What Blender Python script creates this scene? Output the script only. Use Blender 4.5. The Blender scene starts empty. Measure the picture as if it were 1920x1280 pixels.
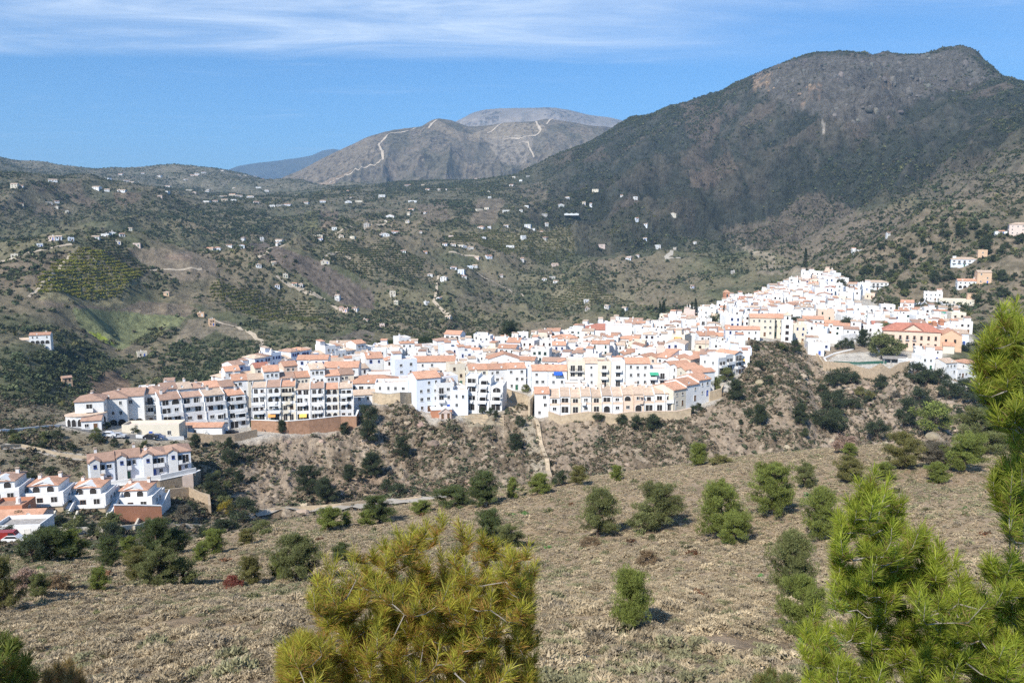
import bpy, math, random
import numpy as np
from mathutils import Vector, Matrix

R = random.Random(11)
RG = np.random.default_rng(11)
sc = bpy.context.scene
COL = sc.collection

# ---------------------------------------------------------------- camera
F, VH = 1493.33, 440.0
TH = math.atan((640.0 - VH) / F)
CT, ST = math.cos(TH), math.sin(TH)

def ray(u, v):
    """pixel of the 1920x1280 photograph -> azimuth, rise per horizontal metre"""
    x, dn = (u - 960.0) / F, (v - 640.0) / F
    X, Y, Z = x, CT - dn * ST, -ST - dn * CT
    return math.atan2(X, Y), Z / math.hypot(X, Y)

def proj(x, y, z):
    f = y * CT - z * ST
    return 960.0 + F * x / f, 640.0 - F * (y * ST + z * CT) / f

cam_d = bpy.data.cameras.new('camera'); cam_d.lens = 28.0; cam_d.sensor_width = 36.0
cam_d.clip_start = 0.05; cam_d.clip_end = 60000.0
cam = bpy.data.objects.new('camera', cam_d); COL.objects.link(cam)
cam.location = (0, 0, 0); cam.rotation_euler = (math.pi / 2 - TH, 0, 0)
sc.camera = cam

# ---------------------------------------------------------------- noise
def _hash(ix, iy, seed):
    h = (ix.astype(np.int64) * 374761393 + iy.astype(np.int64) * 668265263 + seed * 974711) & 0xffffffff
    h = ((h ^ (h >> 13)) * 1274126177) & 0xffffffff
    h = ((h ^ (h >> 16)) * 2246822519) & 0xffffffff
    return ((h ^ (h >> 15)) & 0xffffff) / float(0xffffff)

def vnoise(x, y, seed=0):
    x = np.asarray(x, float); y = np.asarray(y, float)
    ix, iy = np.floor(x), np.floor(y)
    fx, fy = x - ix, y - iy
    fx = fx * fx * fx * (fx * (fx * 6 - 15) + 10); fy = fy * fy * fy * (fy * (fy * 6 - 15) + 10)
    a = _hash(ix, iy, seed); b = _hash(ix + 1, iy, seed)
    c = _hash(ix, iy + 1, seed); d = _hash(ix + 1, iy + 1, seed)
    return (a + (b - a) * fx) * (1 - fy) + (c + (d - c) * fx) * fy

def fbm(x, y, oct=4, seed=0, gain=0.5):
    t, a, s = 0.0, 1.0, 0.0
    for i in range(oct):
        t = t + a * vnoise(x * 2 ** i + 17.3 * i, y * 2 ** i - 9.1 * i, seed + i); s += a; a *= gain
    return t / s

def ridged(x, y, oct=4, seed=0, gain=0.5):
    t, a, s = 0.0, 1.0, 0.0
    for i in range(oct):
        n = 1 - np.abs(2 * vnoise(x * 2 ** i + 7.3 * i, y * 2 ** i - 3.1 * i, seed + i) - 1)
        t = t + a * n * n; s += a; a *= gain
    return t / s

def sstep(a, b, x):
    t = np.clip((x - a) / (b - a), 0, 1)
    return t * t * (3 - 2 * t)

# ---------------------------------------------------------------- linking, tags
def tag(o, label=None, cat=None, group=None, kind=None):
    if label: o['label'] = label
    if cat: o['category'] = cat
    if group: o['group'] = group
    if kind or cat: o['kind'] = kind or 'thing'
    return o

def link(name, me, parent=None):
    o = bpy.data.objects.new(name, me); COL.objects.link(o)
    if parent is not None: o.parent = parent
    return o

def empty(name, loc=(0, 0, 0), rz=0.0, s=1.0):
    o = bpy.data.objects.new(name, None); COL.objects.link(o)
    o.location = loc; o.rotation_euler = (0, 0, rz); o.scale = (s, s, s); o.empty_display_size = 0.5
    return o

def np_mesh(name, verts, faces, mat, colors=None, smooth=False, nper=None):
    """verts Nx3, faces MxK (K = 3 or 4)"""
    me = bpy.data.meshes.new(name)
    verts = np.asarray(verts, np.float32); faces = np.asarray(faces, np.int32)
    me.vertices.add(len(verts)); me.vertices.foreach_set('co', verts.ravel())
    k = faces.shape[1]
    me.loops.add(faces.size); me.loops.foreach_set('vertex_index', faces.ravel())
    me.polygons.add(len(faces))
    me.polygons.foreach_set('loop_start', np.arange(0, faces.size, k, dtype=np.int32))
    if smooth: me.polygons.foreach_set('use_smooth', np.ones(len(faces), bool))
    else: me.polygons.foreach_set('use_smooth', np.zeros(len(faces), bool))
    if colors is not None:
        at = me.color_attributes.new('tint', 'FLOAT_COLOR', 'POINT')
        c = np.ones((len(verts), 4), np.float32); c[:, :3] = colors
        at.data.foreach_set('color', c.ravel())
    me.update(calc_edges=True)
    if mat is not None: me.materials.append(mat)
    return me

class MB:
    """a mesh builder for hard surfaces: boxes, prisms, tubes, in local metres"""
    def __init__(s): s.v, s.f, s.m, s.cur = [], [], [], 0
    def poly(s, pts):
        i = len(s.v); s.v += [tuple(p) for p in pts]; s.f.append(tuple(range(i, i + len(pts)))); s.m.append(s.cur)
    def box(s, x0, x1, y0, y1, z0, z1):
        i = len(s.v)
        s.v += [(x0, y0, z0), (x1, y0, z0), (x1, y1, z0), (x0, y1, z0), (x0, y0, z1), (x1, y0, z1), (x1, y1, z1), (x0, y1, z1)]
        for q in ((0, 3, 2, 1), (4, 5, 6, 7), (0, 1, 5, 4), (1, 2, 6, 5), (2, 3, 7, 6), (3, 0, 4, 7)):
            s.f.append(tuple(i + k for k in q)); s.m.append(s.cur)
    def prism(s, pts, y0, y1):
        """outline in x,z (counter-clockwise seen from -y) swept along y"""
        i, n = len(s.v), len(pts)
        s.v += [(p[0], y0, p[1]) for p in pts] + [(p[0], y1, p[1]) for p in pts]
        s.f.append(tuple(range(i, i + n))); s.m.append(s.cur)
        s.f.append(tuple(range(i + 2 * n - 1, i + n - 1, -1))); s.m.append(s.cur)
        for k in range(n):
            k2 = (k + 1) % n
            s.f.append((i + k2, i + k, i + n + k, i + n + k2)); s.m.append(s.cur)
    def prism_x(s, pts, x0, x1):
        """outline in y,z swept along x"""
        i, n = len(s.v), len(pts)
        s.v += [(x0, p[0], p[1]) for p in pts] + [(x1, p[0], p[1]) for p in pts]
        s.f.append(tuple(range(i + n - 1, i - 1, -1))); s.m.append(s.cur)
        s.f.append(tuple(range(i + n, i + 2 * n))); s.m.append(s.cur)
        for k in range(n):
            k2 = (k + 1) % n
            s.f.append((i + k, i + k2, i + n + k2, i + n + k)); s.m.append(s.cur)
    def prism_z(s, pts, z0, z1):
        i, n = len(s.v), len(pts)
        s.v += [(p[0], p[1], z0) for p in pts] + [(p[0], p[1], z1) for p in pts]
        s.f.append(tuple(range(i + n - 1, i - 1, -1))); s.m.append(s.cur)
        s.f.append(tuple(range(i + n, i + 2 * n))); s.m.append(s.cur)
        for k in range(n):
            k2 = (k + 1) % n
            s.f.append((i + k, i + k2, i + n + k2, i + n + k)); s.m.append(s.cur)
    def tube(s, path, radii, n=6, cap=True):
        base = len(s.v); path = [Vector(p) for p in path]
        for k, p in enumerate(path):
            a = path[min(k + 1, len(path) - 1)] - path[max(k - 1, 0)]
            a = a.normalized() if a.length > 1e-9 else Vector((0, 0, 1))
            e = a.cross(Vector((0, 1, 0.01)));
            if e.length < 0.1: e = a.cross(Vector((1, 0, 0)))
            e.normalize(); g = a.cross(e)
            for j in range(n):
                t = 2 * math.pi * j / n
                q = p + (e * math.cos(t) + g * math.sin(t)) * radii[k]
                s.v.append(tuple(q))
        for k in range(len(path) - 1):
            for j in range(n):
                a0 = base + k * n + j; a1 = base + k * n + (j + 1) % n
                s.f.append((a0, a0 + n, a1 + n, a1)); s.m.append(s.cur)
        if cap:
            s.f.append(tuple(base + j for j in range(n))); s.m.append(s.cur)
            e = base + (len(path) - 1) * n
            s.f.append(tuple(e + j for j in reversed(range(n)))); s.m.append(s.cur)
    def mesh(s, name, mats):
        me = bpy.data.meshes.new(name); me.from_pydata(s.v, [], s.f); me.update()
        for m in (mats if isinstance(mats, (list, tuple)) else [mats]): me.materials.append(m)
        if any(s.m): me.polygons.foreach_set('material_index', s.m)
        return me
    def build(s, name, mats, parent=None): return link(name, s.mesh(name, mats), parent)

# ---------------------------------------------------------------- materials
def mat(name, col, rough=0.9, noise=0.0, nscale=1.0, tint=False, bump=0.0, bscale=2.0, spec=0.2, rnd=0.0, sss=0.0):
    """principled surface; noise = share of brightness variation from a world-metre noise; tint = multiply by the mesh's colour attribute;
    rnd = brightness variation from object to object"""
    m = bpy.data.materials.new(name); m.use_nodes = True
    nt = m.node_tree; N, L = nt.nodes, nt.links
    b = N['Principled BSDF']; b.inputs['Roughness'].default_value = rough; b.inputs['Specular IOR Level'].default_value = spec
    rgb = N.new('ShaderNodeRGB'); rgb.outputs[0].default_value = (*col, 1); out = rgb.outputs[0]
    def mul(a, bsock):
        n = N.new('ShaderNodeMix'); n.data_type = 'RGBA'; n.blend_type = 'MULTIPLY'; n.inputs['Factor'].default_value = 1
        L.new(a, n.inputs[6]); L.new(bsock, n.inputs[7]); return n.outputs[2]
    if tint:
        a = N.new('ShaderNodeAttribute'); a.attribute_name = 'tint'; out = mul(out, a.outputs['Color'])
    geo = None
    if noise or bump:
        geo = N.new('ShaderNodeTexCoord')
    if noise:
        n = N.new('ShaderNodeTexNoise'); n.inputs['Scale'].default_value = nscale; n.inputs['Detail'].default_value = 5; n.inputs['Roughness'].default_value = 0.65
        L.new(geo.outputs['Object'], n.inputs['Vector'])
        r = N.new('ShaderNodeMapRange'); r.inputs[1].default_value = 0.25; r.inputs[2].default_value = 0.75
        r.inputs[3].default_value = 1 - noise; r.inputs[4].default_value = 1 + noise
        L.new(n.outputs['Fac'], r.inputs[0]); out = mul(out, r.outputs[0])
    if rnd:
        oi = N.new('ShaderNodeObjectInfo'); r = N.new('ShaderNodeMapRange'); r.inputs[3].default_value = 1 - rnd; r.inputs[4].default_value = 1 + rnd
        L.new(oi.outputs['Random'], r.inputs[0]); out = mul(out, r.outputs[0])
    if bump:
        n = N.new('ShaderNodeTexNoise'); n.inputs['Scale'].default_value = bscale; n.inputs['Detail'].default_value = 6; n.inputs['Roughness'].default_value = 0.7
        L.new(geo.outputs['Object'], n.inputs['Vector'])
        bm = N.new('ShaderNodeBump'); bm.inputs['Strength'].default_value = 0.8; bm.inputs['Distance'].default_value = bump
        L.new(n.outputs['Fac'], bm.inputs['Height']); L.new(bm.outputs[0], b.inputs['Normal'])
    L.new(out, b.inputs['Base Color'])
    if sss:
        # thin leaves let light through: mix in a translucent lobe
        t = N.new('ShaderNodeBsdfTranslucent'); mx = N.new('ShaderNodeMixShader'); mx.inputs[0].default_value = sss
        L.new(out, t.inputs['Color']); L.new(b.outputs[0], mx.inputs[1]); L.new(t.outputs[0], mx.inputs[2])
        L.new(mx.outputs[0], N['Material Output'].inputs['Surface'])
    return m
SUN_E, SKY_S, EXPO = 4.8, 0.10, 0.44
SKY_TINT = (0.43, 0.85, 1.20, 1)
CL_SLOPE, CL_E0, CL_E1, CL_E2, CL_E3, CL_K, CL_COL = 0.07, 4.35, 4.95, 0.5, 0.0, .85, (7.0, 8.0, 9.4, 1)
HAZE, HAZE_C = 7.5e-5, (0.45, 0.7, 1.0, 1)
ZLOW, ZHIGH = -160.0, 1400.0
# ---------------------------------------------------------------- terrain: feature lines (u, v, horizontal distance), near to far
K = [
 [(-200, 1300, 27), (2120, 1300, 27)],
 [(-200, 1130, 50), (0, 1125, 50), (500, 1100, 52), (1000, 1075, 55), (1500, 1050, 58), (2120, 1030, 60)],
 [(-200, 1060, 85), (0, 1052, 88), (200, 1037, 92), (350, 1020, 97), (450, 1000, 100), (550, 977, 105), (700, 957, 110), (850, 932, 115), (1000, 907, 118), (1150, 890, 120), (1300, 868, 122), (1450, 853, 124), (1550, 842, 128), (1700, 832, 135), (1850, 836, 140), (2120, 836, 145)],
 [(-200, 1045, 150), (0, 1040, 150), (300, 1028, 155), (600, 1003, 165), (900, 985, 180), (1200, 980, 190), (1500, 960, 200), (1700, 900, 215), (2120, 880, 230)],
 [(-200, 990, 190), (0, 992, 190), (300, 988, 192), (380, 985, 203), (480, 967, 210), (600, 957, 213), (700, 947, 217), (780, 937, 220), (900, 918, 228), (1030, 895, 238), (1200, 876, 245), (1400, 868, 255), (1500, 853, 262), (1560, 842, 275), (1620, 832, 300), (1700, 826, 310), (1850, 830, 320), (2120, 830, 330)],
 [(-200, 957, 203), (0, 957, 203), (130, 960, 203), (300, 966, 205), (370, 955, 212), (480, 930, 224), (700, 915, 232), (1030, 870, 247), (1200, 855, 251), (1400, 835, 265), (1500, 810, 276), (1560, 815, 300), (1620, 800, 325), (1700, 800, 335), (1850, 800, 350), (2120, 800, 360)],
 [(-200, 905, 228), (0, 905, 228), (150, 912, 229), (370, 918, 229), (400, 890, 238), (480, 880, 243), (700, 865, 249), (1000, 838, 259), (1200, 826, 263), (1400, 780, 282), (1480, 750, 300), (1550, 770, 330), (1620, 760, 355), (1750, 765, 365), (2120, 770, 390)],
 [(-200, 803, 264), (0, 803, 266), (120, 804, 268), (300, 812, 265), (400, 822, 262), (480, 818, 264), (560, 808, 268), (670, 800, 271), (700, 757, 286), (785, 757, 287), (800, 778, 279), (850, 785, 277), (940, 776, 280), (1000, 784, 278), (1130, 785, 278), (1270, 783, 280), (1345, 752, 296), (1388, 705, 325), (1405, 652, 370), (1480, 642, 415), (1525, 690, 395), (1560, 706, 392), (1700, 706, 396), (1800, 715, 410), (1920, 725, 430), (2120, 730, 440)],
 [(-200, 795, 282), (100, 793, 285), (300, 786, 289), (420, 778, 294), (600, 750, 312), (670, 745, 314), (720, 730, 322), (800, 722, 330), (940, 712, 338), (1000, 702, 345), (1200, 690, 358), (1300, 672, 372), (1400, 630, 412), (1500, 622, 455), (1560, 648, 440), (1650, 645, 448), (1700, 655, 450), (1780, 645, 465), (1920, 640, 480), (2120, 640, 490)],
 [(-200, 800, 292), (110, 792, 296), (200, 770, 306), (420, 748, 322), (430, 728, 342), (500, 702, 362), (600, 684, 385), (700, 669, 405), (850, 660, 425), (1000, 650, 455), (1100, 632, 505), (1250, 612, 560), (1400, 568, 660), (1500, 533, 710), (1550, 522, 725), (1600, 545, 690), (1680, 575, 640), (1760, 590, 610), (1860, 585, 600), (2120, 570, 600)],
 [(-200, 835, 360), (100, 812, 380), (300, 780, 420), (430, 750, 480), (600, 700, 520), (800, 672, 560), (1000, 660, 600), (1200, 632, 680), (1400, 580, 770), (1500, 545, 800), (1600, 518, 800), (1700, 505, 780), (1920, 490, 740), (2120, 480, 740)],
 [(-200, 720, 470), (50, 700, 480), (130, 735, 490), (250, 745, 520), (300, 715, 560), (450, 668, 640), (600, 645, 680), (700, 645, 690), (850, 622, 760), (1000, 602, 820), (1200, 582, 870), (1400, 545, 920), (1500, 518, 970), (1600, 478, 930), (1700, 445, 900), (1800, 420, 880), (1920, 420, 850), (2120, 410, 840)],
 [(-200, 612, 640), (50, 612, 640), (100, 615, 650), (220, 655, 700), (300, 630, 760), (450, 602, 800), (600, 580, 850), (800, 560, 950), (1000, 560, 1000), (1200, 540, 1040), (1400, 490, 1150), (1500, 472, 1180), (1600, 440, 1180), (1700, 405, 1120), (1920, 370, 1000), (2120, 360, 980)],
 [(-200, 500, 900), (0, 487, 900), (100, 470, 915), (160, 462, 930), (300, 466, 960), (400, 472, 1000), (530, 463, 1060), (650, 440, 1150), (800, 432, 1250), (1000, 420, 1400), (1200, 420, 1480), (1300, 425, 1480), (1400, 410, 1480), (1500, 375, 1500), (1600, 372, 1450), (1700, 382, 1350), (1800, 350, 1300), (1920, 318, 1230), (2120, 290, 1200)],
 [(-200, 505, 1060), (0, 490, 1060), (160, 466, 1080), (300, 466, 1120), (400, 468, 1150), (530, 460, 1220), (650, 432, 1320), (800, 418, 1450), (1000, 395, 1580), (1200, 385, 1620), (1400, 365, 1640), (1500, 335, 1640), (1600, 325, 1600), (1700, 320, 1530), (1800, 290, 1480), (1920, 255, 1400), (2120, 230, 1360)],
 [(-200, 330, 1700), (0, 328, 1750), (80, 335, 1750), (170, 342, 1750), (300, 358, 1750), (380, 376, 1750), (500, 382, 1800), (700, 368, 1950), (900, 350, 2050), (1000, 338, 2080), (1100, 325, 2000), (1200, 310, 1960), (1400, 265, 1950), (1600, 215, 1940), (1750, 205, 1900), (1900, 195, 1760), (2120, 180, 1700)],
 [(-200, 345, 2100), (0, 338, 2100), (170, 350, 2100), (380, 380, 2150), (500, 383, 2200), (700, 362, 2250), (900, 345, 2200), (970, 332, 2200), (1100, 290, 2150), (1200, 262, 2140), (1400, 205, 2150), (1500, 165, 2180), (1600, 150, 2190), (1750, 150, 2170), (1830, 150, 2120), (1900, 175, 1960), (2120, 160, 1880)],
 [(-200, 295, 3600), (0, 300, 3600), (60, 310, 3600), (130, 322, 3600), (190, 324, 3600), (300, 318, 3700), (400, 316, 3800), (430, 322, 3800), (520, 342, 3400), (600, 352, 3000), (750, 346, 2700), (900, 337, 2400), (970, 328, 2300), (1100, 271, 2300), (1180, 224, 2340), (1250, 202, 2350), (1350, 172, 2350), (1380, 155, 2350), (1450, 125, 2350), (1500, 108, 2350), (1560, 98, 2350), (1610, 99, 2350), (1640, 108, 2350), (1660, 102, 2350), (1690, 102, 2350), (1740, 105, 2350), (1770, 98, 2350), (1800, 91, 2350), (1830, 97, 2330), (1850, 120, 2320), (1880, 147, 2300), (1920, 153, 2250), (2120, 150, 2200)],
 [(-200, 400, 4600), (400, 400, 4800), (520, 400, 4400), (970, 400, 3600), (1180, 420, 3600), (2120, 420, 3600)],
]
NA = 1000
AZ = np.linspace(math.radians(-37.5), math.radians(37.5), NA)
RR = np.concatenate([[0.6, 1.5, 3], np.exp(np.linspace(math.log(5), math.log(150), 330)), np.exp(np.linspace(math.log(150), math.log(480), 420))[1:],
                     np.exp(np.linspace(math.log(480), math.log(2420), 420))[1:], np.exp(np.linspace(math.log(2420), math.log(4700), 60))[1:]])

def curves_to_grid(K, AZ, RR, first=None):
    kr, kz = [], []
    if first is not None:
        for r0, z0 in first: kr.append(np.full(len(AZ), r0)); kz.append(np.full(len(AZ), z0))
    for c in K:
        pts = []
        for u, v, r in c:
            a, t = ray(u, v); pts.append((a, r, t * r))
        pts.sort(); p = np.array(pts)
        ker = np.hanning(13); ker /= ker.sum()
        def sm(q): return np.convolve(np.pad(q, 6, 'edge'), ker, 'valid')
        kr.append(sm(np.interp(AZ, p[:, 0], p[:, 1]))); kz.append(sm(np.interp(AZ, p[:, 0], p[:, 2])))
    kr, kz = np.array(kr), np.array(kz)
    Z = np.zeros((len(RR), len(AZ)))
    for i in range(len(AZ)):
        x, y = kr[:, i], kz[:, i]
        h = np.diff(x); d = np.diff(y) / h
        m = np.zeros(len(x))
        w1, w2 = 2 * h[1:] + h[:-1], h[1:] + 2 * h[:-1]
        ok = d[:-1] * d[1:] > 0
        with np.errstate(divide='ignore', invalid='ignore'):
            m[1:-1] = np.where(ok, (w1 + w2) / (w1 / d[:-1] + w2 / d[1:]), 0)
        m[0], m[-1] = d[0], d[-1]
        k = np.clip(np.searchsorted(x, RR) - 1, 0, len(h) - 1)
        t = np.clip((RR - x[k]) / h[k], 0, 1)
        Z[:, i] = (y[k] * (1 + 2 * t) * (1 - t) ** 2 + h[k] * m[k] * t * (1 - t) ** 2 + y[k + 1] * t * t * (3 - 2 * t) + h[k] * m[k + 1] * t * t * (t - 1))
    return Z

ZB = curves_to_grid(K, AZ, RR, first=[(0.5, -1.68), (4.0, -3.6)])
GA, GR = np.meshgrid(AZ, RR)
GX, GY = GR * np.sin(GA), GR * np.cos(GA)
UB, VB = proj(GX, GY, ZB)

def inpoly(px, py, poly):
    """vectorised even-odd test"""
    px = np.asarray(px); py = np.asarray(py); c = np.zeros(px.shape, bool)
    n = len(poly)
    for i in range(n):
        x0, y0 = poly[i]; x1, y1 = poly[(i + 1) % n]
        if y0 == y1: continue
        c ^= ((y0 > py) != (y1 > py)) & (px < (x1 - x0) * (py - y0) / (y1 - y0) + x0)
    return c

TOWN = [(105, 800), (140, 768), (200, 752), (300, 735), (412, 728), (430, 700), (500, 672), (560, 660), (700, 648), (830, 640), (900, 632), (1000, 622), (1090, 604), (1160, 603), (1240, 588), (1330, 560), (1420, 535), (1500, 515), (1535, 500), (1560, 505), (1600, 525), (1650, 540), (1640, 575), (1700, 590), (1800, 600), (1830, 640), (1720, 690), (1560, 700), (1500, 640), (1400, 640), (1395, 695), (1345, 755), (1270, 785), (1000, 785), (990, 745), (940, 776), (810, 790), (780, 760), (675, 760), (670, 800), (480, 825), (250, 825)]
_c = np.array(sorted((ray(u, v)[0], r) for u, v, r in K[9]))
CREST = np.interp(AZ, _c[:, 0], _c[:, 1])
intown = inpoly(UB, VB, TOWN) & (GR > 255) & (GR < CREST[None] + 10)
def blur(m, n):
    ker = np.hanning(n + 2)[1:-1]; ker /= ker.sum()
    m = np.apply_along_axis(lambda q: np.convolve(np.pad(q, n // 2, 'edge'), ker, 'valid'), 0, m)
    return np.apply_along_axis(lambda q: np.convolve(np.pad(q, n // 2, 'edge'), ker, 'valid'), 1, m)
TOWNM = blur(intown.astype(float), 15)

# relief finer than the feature lines
D = np.zeros_like(ZB)
fg = sstep(8, 25, GR) * (1 - sstep(105, 150, GR))
D += fg * ((fbm(GX / 9, GY / 9, 4, 3) - .5) * 1.1 + (fbm(GX / 2.2, GY / 2.2, 3, 5) - .5) * .45)
slope = sstep(190, 225, GR) * (1 - sstep(380, 480, GR)) * (1 - TOWNM)
rough = slope * sstep(360, 520, UB)
D += rough * ((ridged(GX / 15, GY / 24, 4, 21) - .45) * 4.4 + (ridged(GX / 4.5, GY / 6, 3, 23) - .5) * 1.7 + (fbm(GX / 1.6, GY / 1.6, 3, 8) - .5) * 1.3)
gorge = slope * sstep(1500, 1570, UB) * (1 - sstep(1760, 1850, UB)) * sstep(0, 1, (VB - 690) / 20)
D += gorge * (ridged(GX / 9, GY / 14, 4, 77) - .5) * 7
lowl = slope * (1 - sstep(360, 520, UB))
D += lowl * (fbm(GX / 8, GY / 8, 4, 9) - .5) * 1.2
hills = sstep(430, 620, GR) * (1 - sstep(1500, 1900, GR)) * (1 - TOWNM)
D += hills * ((fbm(GX / 120, GY / 120, 5, 31) - .5) * 34 * sstep(500, 900, GR) + (ridged(GX / 60, GY / 60, 4, 35) - .5) * 9 + (ridged(GX / 170, GY / 170, 3, 37) - .45) * 30 * sstep(520, 800, GR))
farleft = sstep(1500, 2100, GR) * (1 - sstep(650, 900, UB)) * (1 - sstep(3200, 3600, GR) * .75)
D += farleft * ((fbm(GX / 260, GY / 260, 5, 41) - .5) * 70)
mtn = sstep(1050, 1500, GR) * sstep(880, 1150, UB)
perp = GX * 0.42 - GY * 0.91; along = GX * 0.91 + GY * 0.42
topm = (1 - sstep(2080, 2330, GR) * .9) * (1 - .6 * sstep(1760, 1850, UB) * sstep(1300, 1700, GR))
D += mtn * topm * ((ridged(perp / 260, along / 900, 5, 51) - .42) * 165 + (fbm(GX / 60, GY / 60, 5, 55) - .5) * 36 + (ridged(perp / 80, along / 190, 4, 58) - .5) * 58)
crag = sstep(1380, 1460, UB) * (1 - sstep(1840, 1890, UB)) * sstep(2080, 2200, GR)
D += crag * ((ridged(GX / 45, GY / 60, 5, 61) - .5) * 50 + (np.abs(((ZB + 18 * fbm(GX / 90, GY / 90, 3, 63)) / 34) % 1.0 - .5)) * 26) * (1 - sstep(2150, 2320, GR) * .93)
skyl = mtn * sstep(2250, 2340, GR)
D += skyl * ((fbm(GX / 40, GY * 0 + 3, 4, 66) - .5) * 12)
rightnear = sstep(520, 640, GR) * (1 - sstep(1050, 1300, GR)) * sstep(1480, 1620, UB) * (1 - TOWNM)
D += rightnear * ((ridged(GX / 40, GY / 60, 4, 71) - .45) * 14)
def C8(*p): return [(x / 2.667, 280 + y / 2.667) for x, y in p]
def C7(*p): return [(360 + x * .4375, 180 + y * .4375) for x, y in p]
def C6(*p): return [(1160 + x * .3958, 60 + y * .3958) for x, y in p]
_t = ZB / GR; _m = np.maximum.accumulate(_t, axis=0); VB0 = np.vstack([np.full((1, NA), 1.0), _t[1:] - _m[:-1]])
def polymask(poly, r0=440, r1=3300): return inpoly(UB, VB, poly) & (GR > r0) & (GR < r1) & (VB0 > -.03)
bald = polymask(C8((360, 790), (690, 815), (925, 838), (900, 880), (720, 935), (610, 1000), (575, 990), (400, 890))) | polymask(C8((600, 490), (1060, 520), (1100, 600), (1010, 650), (900, 660), (760, 600))) | polymask(C8((180, 755), (600, 800), (700, 755), (1000, 800), (925, 838), (690, 815), (240, 790))) | polymask(C8((1240, 470), (1330, 465), (1420, 495), (1867, 720), (1867, 800), (1700, 770), (1500, 625), (1290, 540))) | polymask(C8((940, 850), (1180, 870), (1330, 990), (1200, 960), (1000, 960), (850, 985))) | polymask(C8((300, 1190), (470, 1110), (600, 1110), (660, 1180), (480, 1250))) | polymask(C7((1220, 440), (1340, 440), (1300, 545), (1185, 550))) | polymask(C8((440, 908), (575, 965), (572, 985), (500, 955)))
orch1 = polymask(C8((180, 745), (270, 590), (480, 570), (740, 620), (680, 690), (590, 795), (400, 770)))
orch2 = polymask(C8((465, 490), (560, 500), (765, 610), (700, 660), (540, 600), (460, 540)))
orch3 = polymask(C8((1050, 690), (1350, 690), (1560, 720), (1620, 800), (1600, 920), (1300, 880), (1060, 780)))
orch4 = polymask(C7((1080, 580), (1340, 565), (1600, 560), (1660, 660), (1500, 660), (1340, 640), (1100, 610)))
orch5 = polymask(C7((1530, 830), (1900, 845), (1900, 905), (1560, 880)))
orch6 = polymask(C7((600, 640), (850, 620), (1000, 690), (960, 780), (760, 770), (620, 720)))
orch7 = polymask(C7((340, 900), (560, 860), (640, 930), (600, 1010), (420, 980)))
olive1 = polymask(C8((340, 580), (370, 500), (440, 500), (480, 575))) | polymask(C8((830, 460), (1010, 445), (1030, 500), (900, 510)))
Z = ZB + D
# the orchards stand on terraces cut along the contour
TERR = blur((orch1 | orch2 | orch3 | orch4 | orch5 | orch6 | orch7).astype(float), 7)
TH_ = 2.6
_f = Z / TH_ - np.floor(Z / TH_)
Z = Z + TERR * .8 * (TH_ * (np.floor(Z / TH_) + sstep(.32, .68, _f)) - Z)
UG, VG = proj(GX, GY, Z)
# how far a vertex stands above the line of sight over nearer ground (in rise per metre): what is hidden lies below 0
TT = Z / GR
_mx = np.maximum.accumulate(TT, axis=0)
VISM = np.vstack([np.full((1, NA), 1.0), TT[1:] - _mx[:-1]])

def gidx(x, y):
    a = np.arctan2(x, y); r = np.hypot(x, y)
    fi = (a - AZ[0]) / (AZ[1] - AZ[0]); fj = np.interp(r, RR, np.arange(len(RR)))
    i = np.clip(np.floor(fi).astype(int), 0, NA - 2); j = np.clip(np.floor(fj).astype(int), 0, len(RR) - 2)
    return i, j, fi - i, fj - j

def samp(G, x, y):
    x = np.asarray(x, float); y = np.asarray(y, float)
    i, j, a, b = gidx(x, y)
    return (G[j, i] * (1 - a) + G[j, i + 1] * a) * (1 - b) + (G[j + 1, i] * (1 - a) + G[j + 1, i + 1] * a) * b

def zat(x, y): return float(samp(Z, x, y))

def hit(u, v, rmin=6.0, rmax=4600.0):
    """where the ground first rises into the sight line of pixel u, v"""
    a, t = ray(u, v)
    fi = np.clip((a - AZ[0]) / (AZ[1] - AZ[0]), 0, NA - 1.001); i = int(fi); fi -= i
    col = Z[:, i] * (1 - fi) + Z[:, i + 1] * fi
    d = col - t * RR
    ok = np.where((d[1:] >= 0) & (d[:-1] < 0) & (RR[1:] > rmin) & (RR[1:] < rmax))[0]
    if len(ok):
        j = ok[0]; w = d[j] / (d[j] - d[j + 1]); r = RR[j] + (RR[j + 1] - RR[j]) * w
    else:
        sel = (RR > rmin) & (RR < rmax); j = np.where(sel)[0][np.argmax((col / RR)[sel])]; r = RR[j]
    x, y = r * math.sin(a), r * math.cos(a)
    return Vector((x, y, zat(x, y)))
# ---------------------------------------------------------------- land cover: the ground's own colour, plus relief shading on the mountain
def col3(c): return np.array(c, float)
CV = np.zeros(Z.shape + (3,))
def blend(mask, c):
    global CV
    CV = CV * (1 - mask[..., None]) + col3(c) * mask[..., None]
n1 = fbm(GX / 35, GY / 35, 5, 101); n2 = fbm(GX / 6, GY / 6, 4, 103); n3 = fbm(GX / 160, GY / 160, 4, 107)
n4 = fbm(GX / 1.6, GY / 1.6, 3, 109)
CV[:] = (0.150, 0.134, 0.082)
blend(sstep(.42, .62, n1), (0.098, 0.100, 0.056))
blend(sstep(.50, .66, n3) * .7, (0.190, 0.152, 0.104))
# foreground
f = 1 - sstep(110, 160, GR)
blend(f, (0.330, 0.245, 0.155))
blend(f * sstep(.5, .68, n2) * .8, (0.25, 0.182, 0.115))
blend(f * sstep(.52, .7, n4) * .6, (0.36, 0.272, 0.19))
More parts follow.
